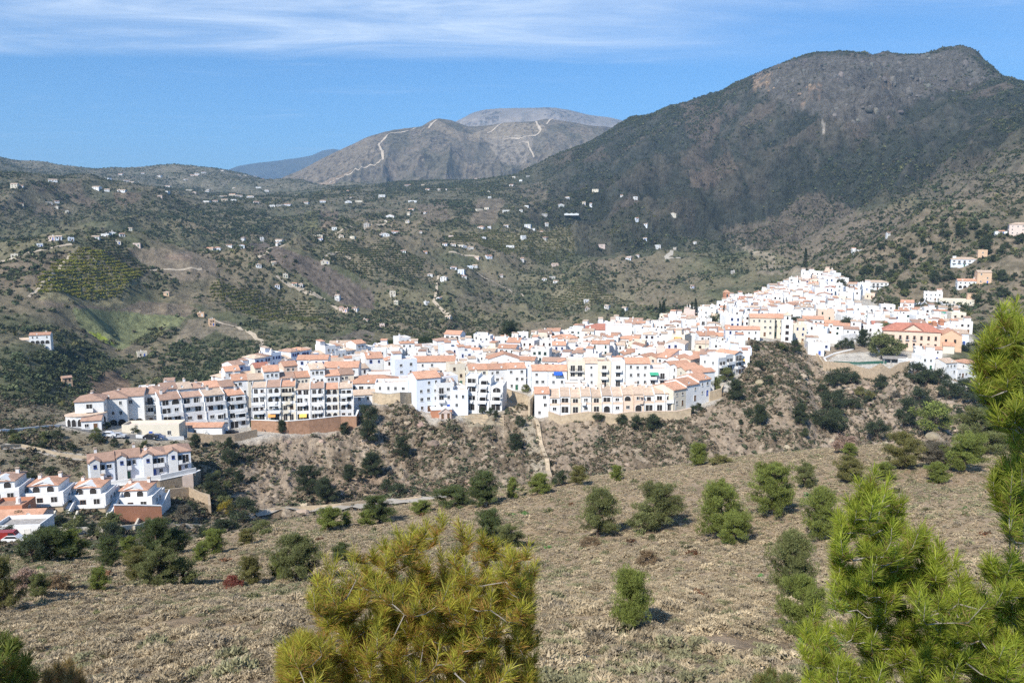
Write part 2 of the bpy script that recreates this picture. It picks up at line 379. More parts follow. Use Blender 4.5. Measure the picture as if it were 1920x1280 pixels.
# slope under the town
s = sstep(150, 190, GR) * (1 - sstep(400, 470, GR)) * (1 - (GR > 430))
blend(s, (0.225, 0.175, 0.122))
blend(s * sstep(.45, .6, n2) * .85, (0.150, 0.115, 0.078))
blend(s * sstep(.55, .68, n4) * .8, (0.36, 0.29, 0.21))
blend(s * sstep(.5, .62, fbm(GX / 18, GY / 40, 4, 131)) * .5, (0.34, 0.265, 0.195))
blend(s * (1 - sstep(330, 480, UG)) * .8, (0.225, 0.19, 0.125))
g = s * sstep(1500, 1560, UG) * (1 - sstep(1800, 1900, UG))
blend(g * .8, (0.330, 0.262, 0.195)); blend(g * sstep(.5, .6, n2) * .8, (0.17, 0.135, 0.095))
# town ground: paving and earth
blend(np.clip(TOWNM * 1.2, 0, 1), (0.46, 0.42, 0.36))
# right hillside above the town: bare earth between the shrubs
rh = rightnear
blend(rh * .8, (0.165, 0.135, 0.094)); blend(rh * sstep(.48, .62, n2) * .6, (0.25, 0.195, 0.138)); blend(rh * sstep(.5, .62, n1) * .5, (0.10, 0.092, 0.06))
# mountain
m = sstep(1150, 1500, GR) * sstep(900, 1130, UG)
blend(m, (0.070, 0.073, 0.056))
blend(m * sstep(.47, .6, n1) * .7, (0.052, 0.055, 0.040))
blend(m * sstep(.54, .70, fbm(perp / 50, along / 120, 4, 141)) * .8, (0.150, 0.118, 0.092))
gl = ridged(perp / 260, along / 900, 5, 51); gs = ridged(perp / 80, along / 190, 4, 58)
gq = gl * .45 + gs * .4 + (fbm(GX / 22, GY / 22, 4, 145) - .5) * .55 + .07                       # crests bare and pale, gullies overgrown; the tones also paint in relief shading
blend(m * sstep(.46, .34, gq) * .55, (0.040, 0.046, 0.030))
blend(m * sstep(.52, .66, gq) * .45, (0.150, 0.128, 0.10))
CV *= (1 - .22 * m)[..., None]
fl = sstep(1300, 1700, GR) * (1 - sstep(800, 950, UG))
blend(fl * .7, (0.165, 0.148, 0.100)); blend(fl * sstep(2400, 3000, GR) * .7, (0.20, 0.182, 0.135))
blend(fl * sstep(.5, .62, n1) * .6, (0.09, 0.095, 0.06))

def patch(poly, c, k=1.0, soft=1, rows=None, r0=0, r1=1e9, broken=0):
    """a field: its outline on the ground (seen from the viewpoint), its colour, optional planting rows (direction degrees, spacing m, depth)"""
    us = [p[0] for p in poly]; vs = [p[1] for p in poly]
    box = (UG > min(us) - 3) & (UG < max(us) + 3) & (VG > min(vs) - 3) & (VG < max(vs) + 3) & (GR > r0) & (GR < r1) & (VISM > -0.02)
    jj, ii = np.where(box)
    if not len(jj): return
    q_ = np.maximum(12, GR[jj, ii] / 60); wob = (fbm(GX[jj, ii] / q_, GY[jj, ii] / q_, 4, 17) - .5) * (7 + 22 * (GR[jj, ii] > 1450))
    ok = inpoly(UG[jj, ii] + wob, VG[jj, ii] + wob * .5, poly)
    jj, ii = jj[ok], ii[ok]
    cc = np.tile(col3(c), (len(jj), 1)) * (0.8 + 0.4 * n2[jj, ii])[:, None]
    if rows:
        a = math.radians(rows[0]); q = GX[jj, ii] * math.cos(a) + GY[jj, ii] * math.sin(a)
        cc *= (1 - rows[2] * (0.5 + 0.5 * np.sin(q * 2 * math.pi / rows[1])))[:, None]
    k = np.full(len(jj), k)
    if broken: k = k * sstep(broken - .06, broken + .06, fbm(GX[jj, ii] / 26, GY[jj, ii] / 26 + Z[jj, ii] / 14, 4, 171))
    CV[jj, ii] = CV[jj, ii] * (1 - k)[:, None] + cc * k[:, None]

HILL = dict(r0=440, r1=3300)
_o = (orch3 | orch6 | orch7).astype(float); blend(blur(_o, 5) * .8, (0.18, 0.15, 0.098))
patch(C8((360, 790), (690, 815), (925, 838), (900, 880), (720, 935), (610, 1000), (575, 990), (400, 890)), (0.175, 0.185, 0.09), .95, **HILL)
patch(C8((440, 908), (500, 925), (575, 965), (572, 985), (500, 955)), (0.26, 0.30, 0.045), 1, **HILL)
patch(C8((180, 745), (270, 590), (480, 570), (740, 620), (680, 690), (590, 795), (400, 770)), (0.20, 0.175, 0.10), .9, **HILL)
patch(C8((465, 490), (560, 500), (765, 610), (700, 660), (540, 600), (460, 540)), (0.17, 0.14, 0.095), .9, **HILL)
patch(C8((340, 580), (370, 500), (440, 500), (480, 575)), (0.13, 0.11, 0.085), .9, **HILL)
patch(C8((600, 490), (830, 500), (1060, 520), (1100, 600), (1010, 650), (900, 660), (760, 600)), (0.21, 0.168, 0.12), .9, **HILL)
patch(C8((820, 515), (965, 525), (960, 555), (830, 550)), (0.235, 0.175, 0.13), .9, **HILL)
patch(C8((180, 755), (600, 800), (640, 790), (700, 755), (930, 775), (1000, 800), (925, 838), (690, 815), (360, 790), (240, 790)), (0.185, 0.145, 0.105), .85, **HILL)
patch(C8((1240, 470), (1330, 465), (1420, 495), (1600, 560), (1867, 720), (1867, 800), (1700, 770), (1500, 625), (1290, 540)), (0.165, 0.132, 0.105), .95, rows=(60, 9, .35), **HILL)
patch(C8((940, 850), (1060, 850), (1180, 870), (1330, 990), (1300, 1010), (1200, 960), (1080, 900), (1000, 960), (850, 985), (870, 960)), (0.20, 0.165, 0.118), .85, **HILL)
patch(C8((300, 1190), (470, 1110), (600, 1110), (660, 1180), (480, 1250), (410, 1270)), (0.195, 0.138, 0.095), .95, rows=(75, 8, .3), **HILL)
patch(C8((0, 575), (350, 495), (365, 520), (270, 590), (180, 700), (0, 690)), (0.165, 0.13, 0.09), .85, **HILL)
patch(C8((165, 270), (230, 260), (280, 300), (240, 340), (160, 330)), (0.16, 0.128, 0.09), .8, **HILL)
patch(C8((130, 160), (430, 165), (450, 230), (300, 215), (160, 200)), (0.15, 0.118, 0.085), .7, **HILL)
patch(C8((320, 210), (430, 230), (540, 300), (480, 310), (360, 260)), (0.148, 0.115, 0.085), .8, **HILL)
patch(C8((560, 215), (700, 210), (640, 300), (580, 270)), (0.165, 0.125, 0.09), .8, **HILL)
patch(C8((1370, 300), (1400, 300), (1520, 420), (1350, 430)), (0.125, 0.118, 0.07), .8, **HILL)
patch(C8((1520, 320), (1590, 300), (1580, 400), (1510, 400)), (0.165, 0.155, 0.075), .8, **HILL)
patch(C8((1590, 300), (1690, 300), (1690, 380), (1600, 400)), (0.165, 0.125, 0.095), .8, **HILL)
patch(C8((1650, 950), (1867, 880), (1867, 960), (1700, 985)), (0.15, 0.125, 0.10), .8, **HILL)
patch(C7((1220, 440), (1340, 440), (1300, 545), (1185, 550)), (0.185, 0.15, 0.108), .9, **HILL)
patch(C7((960, 470), (1090, 455), (1110, 530), (1010, 560)), (0.165, 0.132, 0.098), .8, **HILL)
patch(C7((1400, 400), (1500, 370), (1540, 430), (1450, 470)), (0.175, 0.145, 0.105), .7, **HILL)
patch(C7((1080, 580), (1340, 565), (1600, 560), (1660, 660), (1500, 660), (1340, 640), (1100, 610)), (0.19, 0.165, 0.10), .85, **HILL)
patch(C7((1530, 830), (1900, 845), (1900, 905), (1560, 880)), (0.20, 0.175, 0.11), .8, **HILL)
patch(C7((700, 780), (760, 780), (900, 790), (860, 840), (760, 830)), (0.16, 0.135, 0.095), .7, **HILL)
patch(C7((1120, 850), (1250, 840), (1400, 870), (1320, 930), (1150, 920)), (0.125, 0.108, 0.075), .8, **HILL)
patch(C7((1200, 750), (1260, 760), (1420, 850), (1360, 850), (1240, 790)), (0.18, 0.155, 0.11), .6, **HILL)
patch(C6((480, 955), (620, 1010), (740, 1060), (740, 1100), (560, 1015)), (0.27, 0.225, 0.165), .9, **HILL)
patch(C6((700, 1100), (930, 1110), (925, 1140), (650, 1150)), (0.24, 0.2, 0.15), .8, **HILL)
patch(C6((480, 940), (700, 900), (850, 760), (960, 770), (1130, 850), (1100, 960), (850, 1090), (620, 1000)), (0.150, 0.122, 0.09), .8, **HILL)
patch(C6((1150, 850), (1330, 840), (1390, 900), (1300, 960), (1180, 1030), (1000, 1080), (870, 1090), (1000, 990)), (0.158, 0.128, 0.094), .8, **HILL)
# the mountain's cliffs
patch([(1410, 132), (1500, 106), (1640, 108), (1700, 100), (1800, 92), (1875, 146), (1790, 160), (1700, 200), (1600, 232), (1520, 214), (1430, 180)], (0.118, 0.106, 0.092), .8, r0=1500, r1=2600)
patch(C6((640, 215), (690, 196), (742, 198), (725, 268), (690, 262), (640, 280)), (0.30, 0.21, 0.14), .75, r0=1500, r1=2600, broken=.46)
patch(C6((845, 290), (900, 258), (985, 250), (965, 322), (900, 320), (850, 348)), (0.26, 0.18, 0.125), .7, r0=1500, r1=2600, broken=.46)
patch(C6((1240, 225), (1290, 225), (1300, 275), (1250, 280)), (0.22, 0.16, 0.115), .6, r0=1500, r1=2600, broken=.46)
patch(C6((970, 430), (985, 430), (1000, 485), (980, 490)), (0.4, 0.35, 0.29), .8, r0=1000, r1=2600)
patch(C6((280, 320), (470, 340), (480, 480), (400, 560), (300, 460)), (0.128, 0.098, 0.078), .6, r0=1000, r1=2600)
patch(C6((330, 700), (450, 600), (540, 570), (560, 660), (400, 720)), (0.15, 0.115, 0.085), .6, r0=1000, r1=2600)
patch(C6((1350, 760), (1560, 620), (1920, 520), (1920, 700), (1700, 800), (1500, 800)), (0.128, 0.108, 0.082), .6, r0=900, r1=2600)
# below the town: pale spoil and scree
patch([(940, 745), (1000, 752), (1005, 790), (985, 790)], (0.38, 0.32, 0.23), .8, r0=200, r1=420)
patch([(668, 822), (690, 830), (705, 870), (680, 868)], (0.42, 0.335, 0.25), .7, r0=200, r1=420)
patch([(975, 790), (1000, 790), (1030, 892), (1005, 892), (985, 850)], (0.36, 0.31, 0.23), .7, r0=200, r1=420)
patch([(580, 905), (690, 880), (740, 900), (900, 905), (880, 932), (700, 932)], (0.30, 0.215, 0.155), .5, r0=200, r1=420)
patch([(830, 905), (900, 900), (905, 925), (835, 930)], (0.36, 0.245, 0.175), .8, r0=200, r1=420)
patch([(860, 775), (940, 772), (945, 800), (880, 800)], (0.36, 0.31, 0.22), .7, rows=(90, 4, .4), r0=200, r1=420)
patch([(1500, 628), (1560, 650), (1650, 640), (1660, 655), (1570, 664), (1530, 690), (1490, 640)], (0.30, 0.235, 0.17), .9, r0=330, r1=600)

def ground_mat(name, fine, bump, bscale, nz=.3):
    m = mat(name, (1, 1, 1), rough=1.0, noise=nz, nscale=fine, tint=True, bump=bump, bscale=bscale, spec=0.05)
    return m
M_FG = ground_mat('hillside_earth', 2.2, .25, 3.0)
M_SL = ground_mat('slope_earth', .9, .9, 1.3, .45)
M_HI = ground_mat('hill_earth', .18, 3.0, .2, .5)
M_MT = ground_mat('mountain_rock', .09, 12.0, .09, .6)

def band(name, j0, j1, m, i0=0, i1=NA):
    ni = i1 - i0
    vv = np.stack([GX[j0:j1, i0:i1], GY[j0:j1, i0:i1], Z[j0:j1, i0:i1]], -1).reshape(-1, 3)
    jj, ii = np.meshgrid(np.arange(j1 - j0 - 1), np.arange(ni - 1), indexing='ij')
    a = (jj * ni + ii).ravel()
    ff = np.stack([a, a + 1, a + ni + 1, a + ni], 1)
    me = np_mesh(name, vv, ff, m, CV[j0:j1, i0:i1].reshape(-1, 3), smooth=True)
    return tag(link(name, me), kind='structure')
J = lambda r: int(np.searchsorted(RR, r))
band('hillside', 0, J(152) + 1, M_FG)
band('town_hill', J(152), J(420) + 1, M_SL)
band('valley_terrain', J(420), J(1300) + 1, M_HI)
band('mountain', J(1300), len(RR), M_MT)

# ---------------------------------------------------------------- the ranges behind, each its own sheet of ground
def far_range(name, crest, r_base, r_crest, r_back, zb, nj, amp, sc1, color, seed, m, u0, u1, extra=None, thin=.06):
    az = np.linspace(ray(u0, 300)[0], ray(u1, 300)[0], 460)
    base = [(u0 - 50, zb, r_base), (u1 + 50, zb, r_base)]
    mid = [(u, v + (zb - v) * .45, r_base + (r_crest - r_base) * .55) for u, v in crest]
    rr = np.concatenate([np.linspace(r_base, r_crest, nj), np.linspace(r_crest, r_back, nj // 5)[1:]])
    z = curves_to_grid([base, mid, [(u, v, r_crest) for u, v in crest], [(u, zb + 60, r_back) for u, v in crest]], az, rr)
    A, RRR = np.meshgrid(az, rr); x, y = RRR * np.sin(A), RRR * np.cos(A)
    fade = (sstep(r_base, r_base + 200, RRR)) * (1 - sstep(r_base + (r_crest - r_base) * .42, r_crest, RRR) * (1 - thin))
    z = z + fade * ((ridged(x / sc1, y / (sc1 * 2.2), 5, seed) - .45) * amp + (fbm(x / (sc1 * .25), y / (sc1 * .25), 4, seed + 9) - .5) * amp * .3)
    u, v = proj(x, y, z)
    c = np.zeros(x.shape + (3,)); c[:] = color[0]
    a1 = sstep(.42, .6, fbm(x / (sc1 * .5), y / (sc1 * .5), 5, seed + 20))[..., None]; c = c * (1 - a1) + col3(color[1]) * a1
    a2 = sstep(.55, .7, fbm(x / (sc1 * .2), y / (sc1 * .3), 4, seed + 30))[..., None] * .7; c = c * (1 - a2) + col3(color[2]) * a2
    sp_ = sstep(.60, .70, vnoise(x / (sc1 * .035), y / (sc1 * .035), seed + 40)) * sstep(.42, .55, fbm(x / (sc1 * .3), y / (sc1 * .3), 3, seed + 44))
    if extra: c = extra(c, u, v, x, y)
    c = c * (1 - .5 * sp_[..., None])
    nj2, ni = x.shape
    jj, ii = np.meshgrid(np.arange(nj2 - 1), np.arange(ni - 1), indexing='ij'); k = (jj * ni + ii).ravel()
    me = np_mesh(name, np.stack([x, y, z], -1).reshape(-1, 3), np.stack([k, k + 1, k + ni + 1, k + ni], 1), m, c.reshape(-1, 3), smooth=True)
    tag(link(name, me), kind='structure')
    return az, rr, z
def pale(c, u, v, x, y):
    def pp(poly, col, k):
        w = (fbm(x / 60, y / 60, 3, 5) - .5) * 8
        mk = inpoly(u + w, v + w * .5, poly); c[mk] = c[mk] * (1 - k) + col3(col) * k
    pp(C7((440, 400), (560, 370), (700, 310), (640, 350), (570, 400)), (0.33, 0.24, 0.16), .8)
    pp(C7((430, 330), (700, 190), (840, 160), (800, 260), (560, 360), (440, 400)), (0.20, 0.16, 0.115), .8)
    pp(C7((990, 135), (1060, 105), (1140, 150), (1250, 175), (1300, 200), (1160, 190)), (0.21, 0.165, 0.115), .7)
    pp(C7((1200, 160), (1340, 110), (1500, 120), (1520, 150), (1330, 190), (1230, 180)), (0.25, 0.2, 0.14), .8)
    pp(C7((1250, 180), (1420, 165), (1470, 180), (1430, 300), (1330, 290)), (0.27, 0.225, 0.175), .6)
    return c
M_R1 = ground_mat('middle_range_earth', .05, 14.0, .04, .55)
MR = far_range('middle_mountain', [(u, v) for u, v in ((440, 372), (500, 352), (530, 333), (570, 316), (600, 301), (640, 280), (680, 262), (720, 250), (760, 243), (790, 239), (808, 228), (822, 224), (850, 229), (880, 240), (910, 236), (950, 229), (1000, 228), (1022, 223), (1040, 224), (1080, 231), (1120, 238), (1170, 245), (1240, 262))],
    3300, 4700, 5600, 405, 260, 210, 330, [(0.14, 0.117, 0.085), (0.105, 0.092, 0.062), (0.19, 0.15, 0.108)], 201, M_R1, 420, 1260, pale)
M_R2 = ground_mat('far_range_rock', .012, 14.0, .012)
far_range('limestone_mountain', [(800, 262), (840, 238), (862, 226), (885, 213), (910, 206), (940, 203), (990, 203), (1040, 203), (1070, 207), (1100, 215), (1140, 221), (1170, 227), (1240, 240)],
    6200, 7600, 8800, 320, 120, 170, 600, [(0.20, 0.172, 0.148), (0.25, 0.212, 0.18), (0.155, 0.14, 0.122)], 301, M_R2, 780, 1260)
M_R3 = ground_mat('blue_range_rock', .008, 20.0, .008)
far_range('distant_range', [(380, 345), (420, 322), (445, 312), (480, 306), (520, 302), (560, 297), (585, 292), (605, 283), (625, 280), (660, 285), (720, 295)],
    9500, 11500, 12600, 380, 100, 160, 900, [(0.05, 0.055, 0.05), (0.04, 0.045, 0.04), (0.06, 0.06, 0.05)], 401, M_R3, 380, 720)
# ---------------------------------------------------------------- building materials
WALL = {
 'white': mat('white_plaster', (.72, .71, .69), noise=.12, nscale=.35, rnd=.09, bump=.02, bscale=3),
 'bluewhite': mat('cool_white_plaster', (.68, .715, .77), noise=.10, nscale=.35, rnd=.07),
 'cream': mat('cream_plaster', (.67, .60, .48), noise=.08, nscale=.5, rnd=.05),
 'yellow': mat('pale_yellow_plaster', (.68, .58, .38), noise=.08, nscale=.5, rnd=.05),
 'pink': mat('pinkish_plaster', (.66, .52, .45), noise=.08, nscale=.5, rnd=.05),
 'ochre': mat('ochre_plaster', (.60, .41, .27), noise=.12, nscale=.4, rnd=.06),
 'peach': mat('peach_plaster', (.68, .52, .40), noise=.08, nscale=.5, rnd=.05),
 'brick': mat('orange_brick', (.47, .22, .13), noise=.14, nscale=1.2, bump=.02, bscale=6),
 'grey': mat('grey_render', (.42, .40, .37), noise=.1, nscale=.6),
}
def roof_mat(name, c):
    m = mat(name, c, noise=.30, nscale=.9, rnd=.16, bump=.05, bscale=4)
    nt = m.node_tree; N, L = nt.nodes, nt.links
    # rows of barrel tiles: fine ridges down the slope
    tcx = N.new('ShaderNodeTexCoord'); wv = N.new('ShaderNodeTexWave'); wv.wave_type = 'BANDS'; wv.bands_direction = 'X'; wv.inputs['Scale'].default_value = 1.4; wv.inputs['Distortion'].default_value = .6
    L.new(tcx.outputs['Object'], wv.inputs['Vector'])
    bm = next(n for n in N if n.type == 'BUMP'); b2 = N.new('ShaderNodeBump'); b2.inputs['Distance'].default_value = .06; b2.inputs['Strength'].default_value = .8
    L.new(wv.outputs['Fac'], b2.inputs['Height']); L.new(bm.outputs[0], b2.inputs['Normal']); L.new(b2.outputs[0], N['Principled BSDF'].inputs['Normal'])
    return m
ROOF = {'orange': roof_mat('orange_tiles', (.54, .30, .195)), 'red': roof_mat('red_tiles', (.45, .19, .13)), 'brown': roof_mat('brown_tiles', (.40, .255, .185)),
        'tan': roof_mat('weathered_tan_tiles', (.56, .42, .31)), 'grey': roof_mat('grey_roofing', (.36, .33, .30)), 'terrace': mat('terrace_tiles', (.62, .50, .42), noise=.2, nscale=1.0, rnd=.1)}
M_GLASS = mat('window_glass', (.022, .025, .03), rough=.15, spec=.5)
M_DARK = mat('painted_opening_shade', (.035, .031, .028), rough=.8)  # near-black panel colour stands in for the shade inside arches and loggias
M_FRAME = mat('white_joinery', (.72, .70, .66), rough=.5)
M_WOOD = mat('brown_joinery', (.16, .085, .045), rough=.6)
M_BLUE = mat('blue_joinery', (.06, .12, .42), rough=.5)
M_GREEN = mat('green_joinery', (.04, .13, .08), rough=.5)
M_RAIL = mat('dark_ironwork', (.05, .05, .055), rough=.5)
M_STONE = mat('tan_stone_wall', (.38, .295, .205), noise=.4, nscale=1.6, bump=.08, bscale=3)
M_STONE2 = mat('beige_retaining_wall', (.46, .365, .25), noise=.32, nscale=.8, bump=.05, bscale=3)
M_BRICKW = mat('brown_brick_wall', (.35, .205, .13), noise=.3, nscale=1.0, bump=.05, bscale=4)
M_CAP = WALL['white']
AWN = {'orange': mat('orange_canvas', (.75, .34, .10)), 'green': mat('green_canvas', (.06, .33, .20)), 'blue': mat('blue_canvas', (.03, .12, .62)), 'teal': mat('teal_canvas', (.25, .55, .52)),
       'yellow': mat('yellow_canvas', (.80, .52, .12)), 'striped': mat('pale_canvas', (.70, .55, .42))}

# ---------------------------------------------------------------- shared small meshes (unit size, front towards -y, centre of the base at the origin)
def mb_window(frame, glass, sill=True):
    m = MB(); m.cur = 0; t = .07
    m.box(-.5, -.5 + t, -.06, .05, 0, 1); m.box(.5 - t, .5, -.06, .05, 0, 1); m.box(-.5 + t, .5 - t, -.06, .05, 1 - t, 1); m.box(-.5 + t, .5 - t, -.06, .05, 0, t)
    m.box(-.025, .025, -.045, .05, t, 1 - t)
    if sill: m.box(-.56, .56, -.16, -.0605, -.05, .03)
    m.cur = 1; m.box(-.5 + t, .5 - t, -.02, .04, t, 1 - t)
    return m.mesh('window', [frame, glass])
def mb_arch(frame, dark, n=8):
    m = MB(); m.cur = 1
    pts = [(-.5, 0), (.5, 0)] + [(.5 * math.cos(math.pi * k / n), .6 + .4 * math.sin(math.pi * k / n)) for k in range(n + 1)]
    m.prism(pts, -.03, .06); m.cur = 0
    o = [(.5 * math.cos(math.pi * k / n), .6 + .4 * math.sin(math.pi * k / n)) for k in range(n + 1)]
    for k in range(n):
        a, b = o[k], o[k + 1]; s = 1.16
        m.prism([a, (a[0] * s, .6 + (a[1] - .6) * s), (b[0] * s, .6 + (b[1] - .6) * s), b][::-1], -.09, .05)
    for sx in (-1, 1): m.box(sx * .54 - .04, sx * .54 + .04, -.09, .05, 0, .6)
    return m.mesh('arch_opening', [frame, dark])
def mb_door(leaf):
    m = MB(); m.cur = 0; m.box(-.5, .5, -.05, .05, 0, 1); m.cur = 1; m.box(-.58, -.5, -.09, .05, 0, 1.06); m.box(.5, .58, -.09, .05, 0, 1.06); m.box(-.5, .5, -.09, .05, 1, 1.06); m.box(.3, .38, -.1, -.05, .45, .5)
    return m.mesh('door', [leaf, M_FRAME])
WIN = {'white': mb_window(M_FRAME, M_GLASS), 'brown': mb_window(M_WOOD, M_GLASS), 'blue': mb_window(M_BLUE, M_GLASS), 'green': mb_window(M_GREEN, M_GLASS)}
ARCH = mb_arch(WALL['white'], M_DARK); ARCHC = mb_arch(WALL['cream'], M_DARK)
OPEN = (lambda m: (m.box(-.5, .5, -.03, .05, 0, 1), setattr(m, 'cur', 1), m.box(-.55, -.5, -.06, .05, 0, 1.04), m.box(.5, .55, -.06, .05, 0, 1.04), m.box(-.5, .5, -.06, .05, 1, 1.04), m.box(-.02, .02, -.06, -.03, 0, 1), m.mesh('glazed_opening', [M_DARK, M_FRAME]))[-1])(MB())
DOOR = {'brown': mb_door(M_WOOD), 'blue': mb_door(M_BLUE), 'green': mb_door(M_GREEN), 'white': mb_door(M_FRAME)}
def mb_balcony(solid):
    m = MB(); m.box(-.5, .5, -1.1, -.002, -.16, 0)
    if solid: m.box(-.5, .5, -1.1, -.98, 0, .95); m.box(-.5, -.47, -.98, -.002, 0, .95); m.box(.47, .5, -.98, -.002, 0, .95)
    else:
        m.cur = 1; m.box(-.5, .5, -1.1, -1.05, .9, .97)
        for k in range(15): x = -.49 + .98 * k / 14; m.box(x - .006, x + .006, -1.09, -1.06, 0, .9)
        m.box(-.5, -.485, -1.05, -.002, .9, .97); m.box(.485, .5, -1.05, -.002, .9, .97)
    return m.mesh('balcony', [WALL['white'], M_RAIL])
BALC, BALR = mb_balcony(True), mb_balcony(False)
def mb_chimney(kind):
    m = MB(); m.box(-.35, .35, -.35, .35, -1.2, 1.1); m.cur = 1
    if kind: m.prism([(-.45, 1.1), (.45, 1.1), (0, 1.5)], -.45, .45)
    else: m.box(-.42, .42, -.42, .42, 1.1, 1.2); m.box(-.25, -.1, -.3, .3, 1.2, 1.45); m.box(.1, .25, -.3, .3, 1.2, 1.45); m.box(-.42, .42, -.42, .42, 1.45, 1.55)
    return m.mesh('chimney', [WALL['white'], ROOF['tan']])
CHIM = [mb_chimney(0), mb_chimney(1)]
def mb_awning(m_):
    m = MB(); m.prism_x([(-.02, 0), (-1.5, -.75), (-1.5, -.95), (-1.46, -.95), (-1.46, -.78), (-.02, -.06)], -.5, .5)
    return m.mesh('awning', m_)
AWNM = {k: mb_awning(v) for k, v in AWN.items()}
def mb_dish():
    m = MB(); m.tube([(0, 0, -.4), (0, 0, .3)], [.04, .04], 5)
    for k in range(2):
        r = [.0, .32, .45]; y = [.0, -.05, -.12]
        for j in range(2):
            for q in range(10):
                a, b = 2 * math.pi * q / 10, 2 * math.pi * (q + 1) / 10; P = lambda rr, yy, t: (rr * math.cos(t), yy - .05 + .015 * k, .3 + rr * math.sin(t))
                pts = [P(r[j], y[j], a), P(r[j + 1], y[j + 1], a), P(r[j + 1], y[j + 1], b), P(r[j], y[j], b)]
                m.poly(pts if k else pts[::-1])
    return m.mesh('satellite_dish', M_FRAME)
DISH = mb_dish()

def place(name, me, parent, x, y, z, sx=1, sy=1, sz=1, rz=0):
    o = link(name, me, parent); o.location = (x, y, z); o.scale = (sx, sy, sz); o.rotation_euler = (0, 0, rz); return o

HOUSES = []          # every building, for the labels at the end
FOOT = []            # footprints: centre, half sizes, angle
def corners(x, y, hw, hd, a):
    c, s = math.cos(a), math.sin(a)
    return [(x + c * p * hw - s * q * hd, y + s * p * hw + c * q * hd) for p, q in ((-1, -1), (1, -1), (1, 1), (-1, 1))]
def overlaps(x, y, hw, hd, a, slack=.0):
    A = corners(x, y, hw - slack, hd - slack, a); rad = math.hypot(hw, hd)
    for (x2, y2, w2, d2, a2) in FOOT:
        if (x - x2) ** 2 + (y - y2) ** 2 > (rad + math.hypot(w2, d2)) ** 2: continue
        B = corners(x2, y2, w2, d2, a2); sep = False
        for t in (a, a + math.pi / 2, a2, a2 + math.pi / 2):
            ux, uy = math.cos(t), math.sin(t)
            pa = [p[0] * ux + p[1] * uy for p in A]; pb = [p[0] * ux + p[1] * uy for p in B]
            if max(pa) <= min(pb) or max(pb) <= min(pa): sep = True; break
        if not sep: return True
    return False

def low(x, y, hw, hd, a): return min(zat(*c) for c in corners(x, y, hw, hd, a) + [(x, y)])

# ---------------------------------------------------------------- roofs (local metres)
def roof_mesh(kind, w, d, H, rm, wallm, pitch=.42, ov=.35, th=.22):
    """returns (roof mesh, extra outline points for the wall, ridge height)"""
    m = MB(); hw, hd = w / 2, d / 2
    if kind == 'gable':                       # ridge along x, slopes to the front and the back
        rise = hd * pitch
        m.prism_x([(-hd - ov, H - ov * pitch), (0, H + rise), (hd + ov, H - ov * pitch), (hd + ov, H - ov * pitch + th), (0, H + rise + th), (-hd - ov, H - ov * pitch + th)], -hw - .15, hw + .15)
        return m.mesh('roof', rm), rise
    if kind == 'gable_front':                 # ridge along y, gable to the front
        rise = hw * pitch
        m.prism([(-hw - ov, H - ov * pitch), (0, H + rise), (hw + ov, H - ov * pitch), (hw + ov, H - ov * pitch + th), (0, H + rise + th), (-hw - ov, H - ov * pitch + th)], -hd - .25, hd + .25)
        return m.mesh('roof', rm), rise
    if kind == 'shed':                        # one slope, high at the back
        rise = d * pitch * .8
        m.prism_x([(-hd - ov, H - ov * pitch * .8), (hd + .1, H + rise + .1 * pitch * .8), (hd + .1, H + rise + th), (-hd - ov, H - ov * pitch * .8 + th)], -hw - .05, hw + .05)
        return m.mesh('roof', rm), rise
    if kind == 'hip':
        a, b = hw + ov, hd + ov; rise = min(a, b) * pitch; z0 = H - .02
        if a >= b: r0, r1 = (-(a - b), 0), (a - b, 0)
        else: r0, r1 = (0, -(b - a)), (0, b - a)
        e = [(-a, -b), (a, -b), (a, b), (-a, b)]
        E = [(p[0], p[1], z0 + th) for p in e]; U = [(p[0], p[1], z0) for p in e]
        A, B = (*r0, z0 + th + rise), (*r1, z0 + th + rise)
        if a >= b: m.poly([E[0], E[1], B, A]); m.poly([E[1], E[2], B]); m.poly([E[2], E[3], A, B]); m.poly([E[3], E[0], A])
        else: m.poly([E[0], E[1], A]); m.poly([E[1], E[2], B, A]); m.poly([E[2], E[3], B]); m.poly([E[3], E[0], A, B])
        for k in range(4): m.poly([U[k], U[(k + 1) % 4], E[(k + 1) % 4], E[k]])
        m.poly(U[::-1]); return m.mesh('roof', rm), rise
    # flat: a terrace floor just under the parapet
    m.box(-hw + .24, hw - .24, -hd + .24, hd - .24, H - .15, H + .06)
    return m.mesh('roof', rm), 0

def wall_mesh(kind, w, d, H, rise, wm, parapet=.8, base=-4.5):
    m = MB(); hw, hd = w / 2, d / 2
    if kind == 'gable': m.prism_x([(-hd, base), (hd, base), (hd, H), (0, H + rise), (-hd, H)], -hw, hw)
    elif kind == 'gable_front': m.prism([(-hw, base), (hw, base), (hw, H), (0, H + rise), (-hw, H)], -hd, hd)
    elif kind == 'shed': m.prism_x([(-hd, base), (hd, base), (hd, H + rise), (-hd, H)], -hw, hw)
    elif kind == 'hip': m.box(-hw, hw, -hd, hd, base, H)
    else:
        m.box(-hw, hw, -hd, hd, base, H); t = .22; p = H + parapet
        m.box(-hw, hw, -hd, -hd + t, H, p); m.box(-hw, hw, hd - t, hd, H, p); m.box(-hw, -hw + t, -hd + t, hd - t, H, p); m.box(hw - t, hw, -hd + t, hd - t, H, p)
    return m.mesh('wall', wm)

